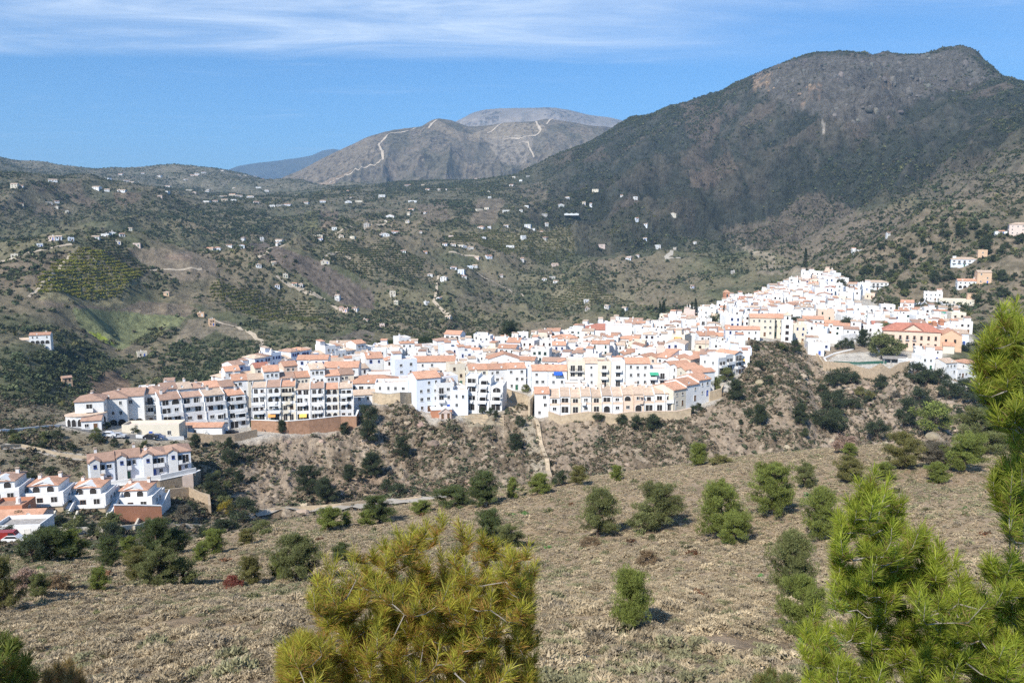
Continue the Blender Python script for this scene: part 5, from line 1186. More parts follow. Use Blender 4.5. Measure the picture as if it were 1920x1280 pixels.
DA = AZ[1] - AZ[0]
CELL = GR * DA * np.gradient(RR)[:, None]
def spots(dens, seed, vis=-.004):
    """random ground points at a density per square metre given on the terrain grid"""
    rg = np.random.default_rng(seed)
    lam = np.where(VISM > vis, dens, 0) * CELL
    n = rg.poisson(np.clip(lam, 0, 60)); j, i = np.nonzero(n); k = n[j, i]
    j, i = np.repeat(j, k), np.repeat(i, k)
    a = AZ[i] + (rg.random(len(i)) - .5) * DA; jf = np.clip(j + rg.random(len(j)) - .5, 0, len(RR) - 1.01)
    r = np.interp(jf, np.arange(len(RR)), RR)
    x, y = r * np.sin(a), r * np.cos(a)
    return np.stack([x, y, samp(Z, x, y)], -1), rg
def jitter(base, n, rg, v=.22, h=.08):
    c = np.array(base)[None] * (1 + rg.normal(0, v, (n, 1)).clip(-.5, .6)); return (c * (1 + rg.normal(0, h, (n, 3)))).clip(.004, .9)

def roadmask(P, R_): return P
# ---- dry tufts on the near hillside: the nearer the finer
bare = sstep(.60, .72, fbm(GX / 5, GY / 5, 4, 501))
for nm, r0, r1, nb, dens, wid in (('ground_cover_near', 9, 46, 340, 9.0, .055), ('ground_cover_middle', 46, 80, 120, 6.5, .11), ('ground_cover_far', 80, 152, 50, 4.6, .18)):
    dm = dens * ((GR > r0) & (GR <= r1)) * (1 - .55 * bare) * (.55 + .9 * vnoise(GX / 2.4, GY / 2.4, 77))
    P, rg = spots(dm, nb, -.02); n = len(P)
    base = np.array([(.362, .29, .188), (.315, .254, .168), (.27, .222, .155), (.23, .215, .122), (.415, .335, .218)])
    pk = rg.choice(5, n, p=[.34, .27, .19, .09, .11]); patchy = vnoise(P[:, 0] / 7, P[:, 1] / 7, 91)
    pk = np.where((patchy > .66) & (rg.random(n) < .45), 3, pk)
    col = 1.12 * base[pk] * (1 + rg.normal(0, .14, (n, 1)))
    scatter(nm, [tuft_template(nb, 600 + q, wid=wid) for q in range(5)], P, rg.uniform(.15, .36, n) * (1 + .5 * (rg.random(n) > .9)), col.clip(.02, .8), M_TUFT, squash=rg.uniform(.6, 1.0, n), sink=.05)
# darker low bushes among the tufts
dm = .035 * ((GR > 16) & (GR < 150)) * sstep(.5, .7, vnoise(GX / 9, GY / 9, 131))
P, rg = spots(dm, 71, -.02); n = len(P); pk = rg.choice(4, n, p=[.4, .3, .15, .15])
scatter('low_bushes', [bush_template(90, 640 + q, .26) for q in range(4)], P, rg.uniform(.25, .7, n), np.array([(.12, .12, .055), (.10, .20, .06), (.15, .075, .04), (.155, .15, .075)])[pk] * (1 + rg.normal(0, .2, (n, 1))).clip(.5, 1.6), M_SCRUB, squash=rg.uniform(.6, .9, n), sink=-.1)

# ---- scrub on the rocky slope under the town
sl_ = ((GR > 150) & (GR < 440)) * (1 - sstep(.05, .3, TOWNM))
dm = 1.15 * sl_ * (.25 + 1.2 * sstep(.4, .65, fbm(GX / 12, GY / 12, 4, 511)))
P, rg = spots(dm, 81); n = len(P); uu, vv = proj(P[:, 0], P[:, 1], P[:, 2])
pk = rg.choice(4, n, p=[.34, .26, .2, .2])
cols = np.array([(.125, .10, .066), (.095, .10, .054), (.22, .172, .115), (.068, .080, .044)])
scatter('slope_scrub', [bush_template(26, 660 + q, .42) for q in range(5)], P, rg.gamma(3.0, .2, n).clip(.25, 1.8), cols[pk] * (1 + rg.normal(0, .2, (n, 1))).clip(.5, 1.6), M_SCRUB, squash=rg.uniform(.6, .95, n), sink=-.15)
# pale outcrops and boulders breaking through it
def rock_template(seed):
    rg = np.random.default_rng(seed); import bmesh
    bm = bmesh.new(); bmesh.ops.create_icosphere(bm, subdivisions=2, radius=1)
    for v in bm.verts:
        q = np.array(v.co); v.co *= .72 + .5 * float(vnoise(q[0] * 1.7 + seed, q[1] * 1.7 + q[2] * 1.3, seed)) + .15 * rg.random()
    T = np.array([[tuple(v.co) for v in f.verts] for f in bm.faces]).reshape(-1, 3); bm.free(); return T, np.ones(len(T))
M_CRAG = mat('crag_rock', (1, 1, 1), noise=.5, nscale=.35, tint=True, bump=1.5, bscale=.5)
M_ROCK = mat('pale_rock', (1, 1, 1), noise=.25, nscale=1.2, tint=True, bump=.12, bscale=2.5)
dm = .045 * sl_ * sstep(.52, .66, fbm(GX / 9, GY / 9, 4, 521)) * sstep(360, 480, UG) + .10 * gorge * sstep(.45, .6, n2)
P, rg = spots(dm, 82); n = len(P)
scatter('outcrops', [rock_template(700 + q) for q in range(5)], P, rg.gamma(2.0, .38, n).clip(.2, 2.2), jitter((.33, .26, .185), n, rg, .16, .03), M_ROCK, squash=rg.uniform(.4, .8, n), sink=.3)

# ---- woods and scattered trees over the valley hills
PATCHES = {}
orch = orch1 | orch2 | orch3 | orch4 | orch5 | orch6 | orch7 | olive1
wood = polymask(C8((690, 440), (750, 390), (820, 350), (1000, 330), (1330, 290), (1380, 330), (1340, 440), (1200, 470), (1000, 460), (800, 470))) | polymask(C8((0, 1060), (330, 980), (560, 1060), (700, 1080), (500, 1120), (420, 1270), (0, 1280)), 300) | polymask(C8((850, 1010), (1060, 960), (1290, 1010), (1280, 1080), (1100, 1190), (900, 1170), (780, 1080)), 300) | polymask(C7((1100, 460), (1190, 450), (1230, 490), (1130, 550))) | polymask(C6((780, 740), (960, 730), (1130, 720), (1340, 760), (1560, 740), (1530, 830), (1300, 840), (1130, 850), (960, 770)), 900) | polymask(C6((1480, 860), (1560, 830), (1700, 860), (1700, 900), (1500, 890)), 700) | polymask(C6((220, 985), (520, 1000), (560, 1100), (420, 1080)), 700) | polymask(C7((1690, 780), (1820, 770), (1820, 820), (1700, 820)), 600) | polymask(C8((690, 440), (580, 470), (500, 470), (590, 500)))
hz_ = sstep(430, 470, GR) * (1 - sstep(.02, .2, TOWNM)) * (GR < 4000)
clump = fbm(GX / 75, GY / 75, 5, 531)
gul = ridged(GX / 60, GY / 60, 4, 35)            # the same relief as the ground: trees gather in its hollows
dens = hz_ * (.006 + .055 * sstep(.40, .58, clump) * (1 - .6 * sstep(.5, .7, gul)))
dens = np.where(bald, dens * .02, dens); dens = np.where(orch, 0, dens)
dens = np.where(wood, .075, dens)
dens *= np.where(GR < 900, 1.25, 1) * np.where(GR > 1500, .8, 1)
mt = sstep(1150, 1500, GR) * sstep(900, 1130, UG)
mden = (.012 + .060 * sstep(.40, .58, fbm(perp / 55, along / 110, 5, 541)) * (.35 + .65 * sstep(900, 1500, 2600 - .8 * VG * 2)))
rocky = inpoly(UG, VG, [(1420, 150), (1500, 108), (1640, 112), (1800, 96), (1860, 150), (1760, 190), (1600, 240), (1500, 215)]) & (GR > 1500)
mden = mden * (.25 + 1.5 * sstep(.62, .36, gq))
dens = np.where(mt > .5, mden * np.where(rocky, .12, 1), dens)
dens = np.where(GR > 2600, dens * .35, dens)
dens = np.where(rightnear > .2, .03 + .06 * sstep(.44, .58, fbm(GX / 25, GY / 25, 4, 551)), dens)
# crags breaking out of the summit face, and the orange cliffs
P, rg = spots(np.where(rocky & (GR < 2335), .0050 * sstep(.46, .60, fbm(GX / 60, GY / 60 + Z / 40, 4, 561)), 0), 97, -.006); n = len(P)
uu, vv = proj(P[:, 0], P[:, 1], P[:, 2]); warm = (((uu > 1405) & (uu < 1465) & (vv > 130) & (vv < 190)) | ((uu > 1490) & (uu < 1560) & (vv > 155) & (vv < 205))) & (rg.random(n) < .75)
scatter('crags', [rock_template(720 + q) for q in range(6)], P, rg.gamma(3, 1.15, n).clip(1.5, 7.5), np.where(warm[:, None], jitter((.30, .205, .135), n, rg, .15, .03), jitter((.125, .112, .098), n, rg, .22, .03)), M_CRAG, squash=rg.uniform(.6, 1.7, n), sink=1.2)
# fine dark scrub over the whole mountain
P, rg = spots(np.where((mt > .5) & (GR < 2420), .020 * (.12 + 1.3 * sstep(.58, .40, gq)) * np.where(rocky, .45, 1) * (.45 + .9 * sstep(.4, .6, fbm(GX / 130, GY / 130, 3, 547))), 0), 95, -.006); n = len(P)
scatter('mountain_scrub', [bush_template(9, 740 + q, .7) for q in range(5)], P, rg.uniform(.7, 2.0, n), jitter((.062, .072, .044), n, rg, .25, .06), M_LEAF, squash=rg.uniform(.6, 1.0, n), sink=-.3)
P, rg = spots(dens, 91, -.006); n = len(P); rad = np.hypot(P[:, 0], P[:, 1])
pk = rg.choice(5, n, p=[.34, .26, .2, .12, .08]); inw = samp(wood.astype(float), P[:, 0], P[:, 1]) > .5
cols = np.array([(.072, .090, .043), (.094, .107, .050), (.122, .126, .064), (.158, .153, .062), (.128, .112, .072)])
col = cols[np.where(inw, pk % 2, pk)] * (1 + rg.normal(0, .2, (n, 1))).clip(.5, 1.6)
sz = rg.gamma(5, .36, n).clip(.7, 4.2) * np.where(rad > 1500, 1.15, 1)
near = rad < 760
scatter('woodland_near', [bush_template(44, 760 + q, .36) for q in range(6)], P[near], sz[near], col[near], M_LEAF, squash=rg.uniform(.75, 1.15, near.sum()), sink=-.5)
scatter('woodland', [bush_template(15, 780 + q, .55) for q in range(6)], P[~near], sz[~near], col[~near], M_LEAF, squash=rg.uniform(.7, 1.1, (~near).sum()), sink=-.5)

# ---- orchards: trees in rows along the contour
def orchard(name, mask, dens, size, col, seed, width=.2):
    """trees along the terrace steps"""
    P, rg = spots(np.where(mask, dens * 3.2, 0), seed, -.02)
    fr = P[:, 2] / TH_ - np.floor(P[:, 2] / TH_)
    P = P[np.minimum(fr, 1 - fr) < width]; n = len(P)
    if n: scatter(name, [bush_template(24, seed + t, .42) for t in range(4)], P, rg.uniform(.75, 1.2, n) * size, jitter(col, n, rg, .16, .06), M_LEAF, squash=rg.uniform(.7, .95, n), sink=-.4)
orchard('orchard', orch1, .24, 1.5, (.235, .225, .040), 801)
orchard('orchard', orch2, .20, 1.27, (.085, .095, .040), 811)
orchard('orchard', orch3, .20, 1.61, (.135, .137, .042), 821)
orchard('orchard', orch4, .20, 1.70, (.130, .132, .044), 831)
orchard('orchard', orch5, .20, 1.44, (.135, .135, .055), 841)
orchard('orchard', orch6, .20, 1.61, (.098, .108, .046), 851)
orchard('orchard', orch7, .20, 1.36, (.085, .098, .052), 861)
orchard('olive_grove', olive1, .012, 1.5, (.085, .092, .056), 871, .5)
# ---------------------------------------------------------------- single trees
def tree_mesh(kind, seed):
    """returns (crown mesh, trunk mesh) about 1 m tall, to be scaled"""
    rg = np.random.default_rng(seed); rr = random.Random(seed)
    m = MB(); V, C = [], []
    def spray(c, rad, n, s, up=.3, flat=.75, tone=1.0, wd=.30 if kind not in ('pine', 'young_pine', 'shaggy_pine') else .13):
        d = unit_dirs(n, rg); p = c + d * rad * rg.uniform(.35, 1.0, n)[:, None] ** .6 * [1, 1, flat]
        a = d * .8 + unit_dirs(n, rg) * .7 + [0, 0, up]; a /= np.linalg.norm(a, axis=1)[:, None]
        b = np.cross(a, unit_dirs(n, rg)); b /= np.linalg.norm(b, axis=1)[:, None]; q = s * rg.uniform(.6, 1.5, n)[:, None]
        V.append(np.stack([p + a * q, p - a * q * .6 + b * q * wd, p - a * q * .6 - b * q * wd], 1).reshape(-1, 3))
        C.append(np.repeat(tone * rg.uniform(.75, 1.25, n), 3))
    if kind in ('pine', 'young_pine', 'shaggy_pine'):
        # leader and whorls of up-curved limbs, each ending in clumps of needles; widest below the middle
        top = 1.0; lean = rg.normal(0, .03, 2)
        ax = lambda t: np.array([lean[0] * t + .02 * math.sin(t * 5 + seed), lean[1] * t, t])
        m.tube([tuple(ax(t)) for t in (-.12, .15, .4, .7, .93)], [.034, .028, .02, .012, .004], 6)
        nw = 9 if kind == 'young_pine' else 12
        wmax = {'pine': .40, 'young_pine': .34, 'shaggy_pine': .46}[kind]
        for w in range(nw):
            t = .10 + .84 * (w + rr.random() * .6) / nw; prof = wmax * (1 - ((t - .32) / .72) ** 2) ** .7 if t < .97 else .05
            for b in range(rr.choice((4, 5, 5, 6))):
                a = rr.uniform(0, 6.28); L_ = prof * rr.uniform(.45, 1.15); p0 = ax(t); e = np.array([math.cos(a) * L_, math.sin(a) * L_, L_ * rr.uniform(.1, .55)]) + p0
                mid = (p0 + e) / 2 - [0, 0, L_ * .10]; m.tube([tuple(p0), tuple(mid), tuple(e)], [.010, .007, .003], 4, cap=False)
                tone = rr.uniform(.72, 1.28)
                for q in range(3):
                    f = .5 + .25 * q; c = p0 * (1 - f) ** 1 + e * f + rg.normal(0, .02, 3); spray(c, .058 + .058 * rr.random() + .02 * (q == 2), 150, .030, .5, .72, tone)
        spray(ax(.97), .06, 130, .035, .8)
    elif kind == 'cypress':
        m.tube([(0, 0, -.1), (0, 0, .3), (0, 0, .95)], [.02, .018, .004], 5)
        for k in range(34): t = .05 + .93 * k / 34; spray(np.array([rr.uniform(-.02, .02), rr.uniform(-.02, .02), t]), .105 * min(1, t * 5) * (1 - t ** 2.4) + .012, 34, .03, .9, 1.3, rr.uniform(.8, 1.2))
    elif kind == 'umbrella_pine':
        m.tube([(0, 0, -.2), (.02, 0, .3), (0, .02, .62)], [.035, .03, .025], 6)
        for k in range(7):
            a = k * .9 + rr.random() * .4; e = (math.cos(a) * .42, math.sin(a) * .42, .80); m.tube([(0, .02, .5), (e[0] * .5, e[1] * .5, .66), e], [.018, .012, .006], 4, cap=False)
        for k in range(60):
            a = rr.uniform(0, 6.28); r = .58 * math.sqrt(rr.random()); spray(np.array([r * math.cos(a), r * math.sin(a), .80 + .14 * (1 - (r / .6) ** 2) + rr.uniform(-.03, .03)]), .12, 44, .034, .5, .55, rr.uniform(.75, 1.25))
    elif kind == 'palm':
        m.tube([(0, 0, -.1), (.01, 0, .3), (0, 0, .72)], [.03, .024, .026], 6)
        for k in range(26):
            a = k * 2.4; el = rr.uniform(-.3, 1.2); pts = []
            for q in range(6):
                s_ = q / 5 * .42; z = .72 + s_ * math.sin(el) - 1.4 * s_ * s_ * (1.1 if el > 0 else .8); pts.append(np.array([math.cos(a) * s_ * math.cos(el * .8), math.sin(a) * s_ * math.cos(el * .8), z]))
            for q in range(5):
                d = pts[q + 1] - pts[q]; sd = np.cross(d, [0, 0, 1]); sd /= np.linalg.norm(sd) + 1e-9
                for sgn in (-1, 1):
                    V.append(np.stack([pts[q], pts[q + 1], pts[q] + d * .8 + sd * sgn * .075 - [0, 0, .03]])); C.append(np.full(3, rr.uniform(.7, 1.2)))
    elif kind == 'agave':
        m.tube([(0, 0, -.1), (0, 0, .1)], [.1, .08], 6)
    else:                                     # broadleaf: lobes on forking limbs
        m.tube([(0, 0, -.15), (.01, 0, .15), (.0, .02, .42)], [.05, .04, .03], 6)
        for k in range(22):
            a = rr.uniform(0, 6.28); el = rr.uniform(-.75, 1.35); L_ = rr.uniform(.26, .42); c = np.array([math.cos(a) * L_ * math.cos(el), math.sin(a) * L_ * math.cos(el), .42 + L_ * (1.15 if el > 0 else .75) * math.sin(el)])
            m.tube([(0, .02, .36), tuple(c * .6 + np.array([0, 0, .15])), tuple(c)], [.018, .010, .004], 4, cap=False)
            tone = rr.uniform(.72, 1.3)
            for q in range(4): spray(c + rg.normal(0, .055, 3), .11 + .05 * rr.random(), 50, .036, .15, .8, tone)
    me_t = m.mesh('trunk', M_BARK)
    V = np.concatenate(V); C = np.concatenate(C)
    return (V, C), me_t
GREENS = {'pine': (.175, .205, .050), 'dark_pine': (.098, .124, .046), 'olive_pine': (.175, .165, .058), 'broad': (.072, .088, .042), 'dark': (.058, .074, .038), 'cypress': (.038, .054, .030), 'yellow': (.265, .21, .03), 'mixed': (.155, .168, .064), 'blossom': (.32, .22, .165), 'red': (.21, .065, .045), 'palm': (.10, .12, .045), 'umbrella': (.042, .060, .024), 'bronze': (.22, .155, .09), 'grey': (.15, .135, .10)}
_tm = {}
def crown_mesh(kind, var, hue):
    key = (kind, var, hue)
    if key not in _tm:
        k2 = (kind, var)
        if k2 not in _tm: _tm[k2] = tree_mesh(kind, 900 + var * 13 + len(kind))
        (V, C), t = _tm[k2]; rg = np.random.default_rng(var)
        g = C[:, None] * np.array(GREENS[hue])[None]
        _tm[key] = (np_mesh('crown', V, np.arange(len(V)).reshape(-1, 3), M_LEAF, g), t)
    return _tm[key]
TREES = []
def tree(x, y, h, kind='pine', hue='pine', wide=1.0, label=None, group=None, name=None, z=None):
    cm, tm = crown_mesh(kind, R.randrange(4), hue)
    z = zat(x, y) - .05 if z is None else z
    nm = name or {'young_pine': 'pine_tree', 'pine': 'pine_tree', 'shaggy_pine': 'pine_tree', 'umbrella_pine': 'umbrella_pine', 'cypress': 'cypress_tree', 'palm': 'palm_tree'}.get(kind, 'tree')
    o = empty(nm, (x, y, z), R.uniform(0, 6.28), h); o.scale = (h * wide, h * wide, h)
    link('trunk', tm, o); link('crown', cm, o)
    tag(o, label, {'tree': 'tree', 'bush': 'bush'}.get(nm, nm.replace('_', ' ')), group)
    TREES.append(dict(o=o, x=x, y=y, h=h, kind=kind, hue=hue, label=label)); return o

# pines on the near hillside: pixel of the foot, height and width in pixels of the photograph
FGP = [
 (1120, 1008, 92, 74, 'pine', 'mixed', 'slender pyramid-shaped pine, first of the mid-slope row above the yellow pine'),
 (1232, 992, 84, 92, 'shaggy_pine', 'mixed', 'broad loose pine with a side bush, second of the mid-slope row'),
 (1205, 1000, 40, 60, 'broad', 'mixed', 'low bushy shrub leaning on the second pine of the mid-slope row'),
 (1352, 1012, 104, 88, 'pine', 'pine', 'dense bright pine with two stacked crowns, third of the mid-slope row'),
 (1375, 1018, 56, 70, 'shaggy_pine', 'pine', 'short bushy pine growing against the third mid-slope pine'),
 (1452, 965, 92, 82, 'pine', 'pine', 'large rounded bright green pine on the upper slope'),
 (1510, 915, 44, 42, 'shaggy_pine', 'mixed', 'small greyish pine right behind the large rounded one'),
 (1535, 1012, 92, 66, 'pine', 'pine', 'dark-based pine half hidden by the near needle sprays'),
 (1185, 1180, 118, 88, 'pine', 'pine', 'lone two-tiered pine lowest in the open slope'),
 (1480, 1130, 130, 88, 'pine', 'mixed', 'tall layered pine beside the near needle sprays'),
 (1500, 1200, 120, 90, 'shaggy_pine', 'pine', 'dense lower pine touching the tall layered one'),
 (1212, 1060, 30, 44, 'broad', 'bronze', 'small bronze bush above the lone two-tiered pine'),
 (905, 950, 66, 62, 'pine', 'dark_pine', 'tall dark pine standing on the crest above the yellow pine'),
 (850, 948, 36, 80, 'shaggy_pine', 'dark_pine', 'low wide dark pine left of the tall crest pine'),
 (712, 980, 50, 66, 'shaggy_pine', 'dark_pine', 'rounded dark pine below the ravine road'),
 (688, 985, 28, 34, 'pine', 'pine', 'small bright pine touching the rounded dark one'),
 (616, 995, 42, 50, 'pine', 'pine', 'bright compact pine on the crest below the road wall'),
 (650, 985, 26, 22, 'young_pine', 'pine', 'thin young pine between two compact ones on the crest'),
 (790, 962, 24, 44, 'shaggy_pine', 'pine', 'low bright pine clump under the dark crest pines'),
 (1012, 925, 38, 46, 'pine', 'pine', 'bright bushy pine on the crest near the foot of the stair'),
 (960, 935, 40, 24, 'young_pine', 'pine', 'narrow young pine beside the dark crest pine'),
 (1085, 910, 36, 38, 'pine', 'olive_pine', 'yellowish pine on the crest with a dead bush at its foot'),
 (1048, 912, 34, 28, 'broad', 'dark', 'dark grey-green bush on the crest next to the stair foot'),
 (1155, 902, 30, 28, 'pine', 'pine', 'isolated bright small pine on the crest skyline'),
 (1310, 872, 40, 40, 'pine', 'pine', 'dense green pine on the crest below the rocky spur'),
 (1350, 870, 20, 40, 'broad', 'olive_pine', 'flat yellowish bush beside the dense crest pine'),
 (915, 1010, 56, 56, 'shaggy_pine', 'dark_pine', 'dark pine rising just behind the yellow pine'),
 (955, 1028, 46, 60, 'shaggy_pine', 'mixed', 'spreading grey-green pine just behind the yellow pine'),
 (555, 1090, 86, 92, 'shaggy_pine', 'mixed', 'big shaggy pine beside the red shrub'),
 (525, 1088, 50, 40, 'pine', 'pine', 'smaller bright pine on the west side of the big shaggy one'),
 (640, 1055, 38, 40, 'shaggy_pine', 'dark_pine', 'dark pine peeping over the left of the yellow pine'),
 (472, 1098, 54, 44, 'pine', 'olive_pine', 'olive pine just behind the red shrub'),
 (438, 1103, 26, 34, 'broad', 'red', 'rust-red shrub alone among the pale tufts'),
 (345, 1095, 52, 62, 'broad', 'mixed', 'rounded grey-green bush at the end of the wide thicket'),
 (300, 1098, 66, 70, 'shaggy_pine', 'mixed', 'tallest pine in the middle of the wide thicket'),
 (262, 1092, 62, 54, 'shaggy_pine', 'olive_pine', 'brownish pine at the start of the wide thicket'),
 (188, 1108, 40, 36, 'pine', 'pine', 'small dark green pine west of the wide thicket'),
 (210, 1062, 52, 40, 'pine', 'dark_pine', 'dark conical pine on the lower crest'),
 (295, 1040, 62, 66, 'shaggy_pine', 'dark_pine', 'large dark pine hiding the corner of the cream garden wall'),
 (330, 1036, 40, 50, 'shaggy_pine', 'dark_pine', 'dark pine crowding the large one by the garden wall corner'),
 (400, 1038, 44, 46, 'pine', 'pine', 'bright rounded pine on the crest below the rock knoll'),
 (376, 1052, 30, 28, 'pine', 'pine', 'small bright pine in front of the rounded crest pine'),
 (245, 1048, 40, 34, 'pine', 'pine', 'bright pine between two dark ones on the lower crest'),
 (92, 1052, 52, 84, 'shaggy_pine', 'dark_pine', 'wide dark thicket pine below the cream garden wall'),
 (135, 1050, 50, 56, 'shaggy_pine', 'pine', 'brighter pine on the east side of the wide dark thicket'),
 (60, 1055, 40, 44, 'broad', 'dark', 'dark bush on the west side of the wide dark thicket'),
 (8, 1145, 88, 56, 'shaggy_pine', 'olive_pine', 'dense olive pine cut by the edge of the frame'),
 (45, 1110, 40, 46, 'broad', 'blossom', 'pale brown leafless bush by the edge pine'),
 (74, 1118, 38, 32, 'pine', 'mixed', 'small dark pine beside the pale brown bush'),
 (110, 1108, 34, 50, 'broad', 'bronze', 'thin pinkish-brown bush on the lower west slope'),
 (462, 1020, 28, 34, 'pine', 'olive_pine', 'yellowish small pine on the crest by the ravine mouth'),
 (490, 1000, 24, 40, 'broad', 'mixed', 'low green bush on the crest by the ravine mouth'),
 (1745, 812, 52, 64, 'broad', 'pine', 'tall bright leafy tree in the gorge beside the crest'),
 (1690, 880, 62, 62, 'shaggy_pine', 'olive_pine', 'large olive-green pine, western one of the gorge-edge group'),
 (1752, 878, 44, 60, 'shaggy_pine', 'grey', 'thin greyish pine in the middle of the gorge-edge group'),
 (1808, 885, 62, 70, 'shaggy_pine', 'pine', 'bright pine on the open slope in front of the gorge-edge group'),
 (1840, 850, 70, 80, 'shaggy_pine', 'mixed', 'broad olive tree behind the right-hand needle branches'),
 (1890, 845, 60, 70, 'shaggy_pine', 'olive_pine', 'olive tree half covered by the right-hand needle branches'),
 (1590, 905, 46, 52, 'shaggy_pine', 'olive_pine', 'loose brownish pine above the near needle spray tip'),
 (1585, 850, 34, 44, 'broad', 'blossom', 'bare pinkish-brown bush at the mouth of the gorge'),
 (1592, 855, 22, 26, 'pine', 'pine', 'tiny bright pine beside the bare pinkish bush'),
 (1660, 900, 30, 34, 'pine', 'pine', 'small bright pine at the foot of the large olive one'),
 (1755, 905, 34, 40, 'pine', 'pine', 'small round pine at the foot of the thin greyish one'),
 (1448, 885, 20, 26, 'broad', 'olive_pine', 'small yellowish bush on the upper crest'),
 (1105, 1025, 20, 40, 'broad', 'bronze', 'low brown bush at the foot of the slender pyramid pine'),
]
for u, v, hp, wp, kd, hue, lab in FGP:
    p = hit(u, v, 12, 330); r = math.hypot(p.x, p.y); h = hp * r / F * 1.08; w_ = wp * r / F
    ref = {'pine': .86, 'young_pine': .76, 'shaggy_pine': .98, 'broad': .92}[kd]
    tree(p.x, p.y, h, kd, hue, max(.55, min(2.2, w_ / (h * ref))), lab, 'trees and bushes on the near slopes', name='bush' if (kd == 'broad' and hp < 60) else None)

# trees on the slope under the town and in the gorge
TSL = [(690, 832, 40, 'pine', 'dark'), (690, 792, 34, 'broad', 'dark'), (700, 895, 42, 'pine', 'dark'), (756, 855, 34, 'pine', 'dark'), (656, 902, 28, 'pine', 'dark'), (580, 922, 44, 'shaggy_pine', 'dark'), (612, 940, 40, 'shaggy_pine', 'dark'), (725, 922, 24, 'broad', 'dark'), (748, 928, 22, 'broad', 'dark'),
 (400, 935, 38, 'pine', 'dark'), (425, 965, 26, 'broad', 'yellow'), (455, 975, 40, 'broad', 'dark'), (345, 975, 26, 'broad', 'grey'), (430, 868, 26, 'broad', 'dark'), (365, 838, 22, 'broad', 'dark'), (430, 840, 18, 'pine', 'dark'), (968, 845, 30, 'pine', 'dark'), (975, 800, 20, 'broad', 'dark'),
 (1122, 788, 16, 'broad', 'dark'), (1195, 806, 26, 'broad', 'dark'), (1222, 806, 28, 'broad', 'dark'), (1165, 795, 18, 'broad', 'dark'), (1275, 765, 18, 'broad', 'dark'), (1300, 775, 14, 'broad', 'dark'), (1340, 735, 26, 'broad', 'mixed'), (1360, 715, 24, 'broad', 'mixed'), (1378, 750, 34, 'pine', 'dark'),
 (1425, 795, 32, 'pine', 'dark'), (1500, 795, 34, 'pine', 'dark'), (1440, 720, 14, 'broad', 'dark'), (1490, 660, 20, 'broad', 'dark'), (1565, 725, 30, 'broad', 'dark'), (1585, 720, 28, 'broad', 'dark'), (1540, 745, 22, 'broad', 'dark'), (1560, 775, 34, 'broad', 'dark'), (1572, 760, 26, 'broad', 'dark'), (1562, 812, 40, 'broad', 'dark'), (1540, 800, 30, 'broad', 'dark'), (1605, 720, 18, 'broad', 'dark'), (1650, 728, 22, 'broad', 'dark'), (1610, 742, 16, 'broad', 'olive_pine'), (1630, 748, 14, 'broad', 'olive_pine'), (1645, 822, 34, 'broad', 'dark'), (1600, 768, 20, 'broad', 'dark'), (1625, 755, 12, 'broad', 'dark'), (1680, 745, 12, 'broad', 'grey'),
 (1715, 715, 30, 'broad', 'dark'), (1735, 725, 30, 'broad', 'dark'), (1760, 720, 26, 'broad', 'dark'), (1725, 760, 28, 'broad', 'dark'), (1705, 780, 30, 'broad', 'dark'), (1695, 800, 30, 'broad', 'dark'), (1780, 745, 28, 'broad', 'dark'), (1805, 740, 28, 'broad', 'dark'), (1825, 755, 30, 'broad', 'dark'), (1840, 770, 28, 'broad', 'dark'), (1850, 745, 26, 'broad', 'dark'), (1745, 775, 20, 'broad', 'dark'), (1770, 780, 18, 'broad', 'mixed'), (1800, 778, 12, 'broad', 'dark'),
 (1575, 655, 16, 'broad', 'dark'), (1590, 655, 20, 'broad', 'dark'), (1618, 650, 26, 'pine', 'dark'), (1640, 655, 22, 'broad', 'dark'), (1588, 625, 26, 'broad', 'dark'), (1605, 630, 22, 'broad', 'dark'), (1655, 672, 40, 'broad', 'mixed'), (1672, 668, 32, 'broad', 'mixed'), (1660, 635, 26, 'broad', 'mixed'), (1495, 615, 20, 'broad', 'dark'), (1790, 650, 14, 'broad', 'mixed'), (1810, 660, 16, 'broad', 'dark'), (1755, 655, 12, 'broad', 'dark'),
 (25, 985, 16, 'broad', 'dark'), (40, 980, 20, 'broad', 'dark'), (110, 985, 18, 'broad', 'dark'), (145, 990, 22, 'broad', 'mixed'), (150, 985, 18, 'pine', 'dark'), (205, 985, 22, 'broad', 'mixed'), (215, 985, 20, 'palm', 'palm'), (222, 985, 22, 'palm', 'palm'), (75, 975, 14, 'broad', 'dark'), (360, 960, 20, 'broad', 'dark'), (60, 900, 16, 'broad', 'dark'), (100, 892, 16, 'broad', 'dark'), (110, 822, 14, 'broad', 'dark'), (180, 820, 16, 'broad', 'mixed'), (255, 812, 14, 'broad', 'dark'), (200, 805, 12, 'broad', 'dark'), (235, 792, 10, 'broad', 'dark'), (275, 790, 10, 'broad', 'dark'), (295, 788, 10, 'broad', 'dark'),
 (510, 800, 14, 'broad', 'dark'), (480, 800, 16, 'broad', 'mixed'), (530, 812, 22, 'pine', 'dark'), (645, 815, 20, 'pine', 'dark'), (950, 720, 16, 'broad', 'dark'), (960, 730, 14, 'broad', 'mixed'), (985, 735, 14, 'broad', 'mixed'), (975, 725, 14, 'broad', 'dark'), (905, 775, 12, 'broad', 'dark'), (920, 778, 14, 'broad', 'dark'), (930, 782, 12, 'pine', 'dark'), (1310, 770, 14, 'broad', 'dark')]
def nearest_landmark(u, v, marks):
    return min(marks, key=lambda q: (q[0] - u) ** 2 + (1.6 * (q[1] - v)) ** 2)[2]
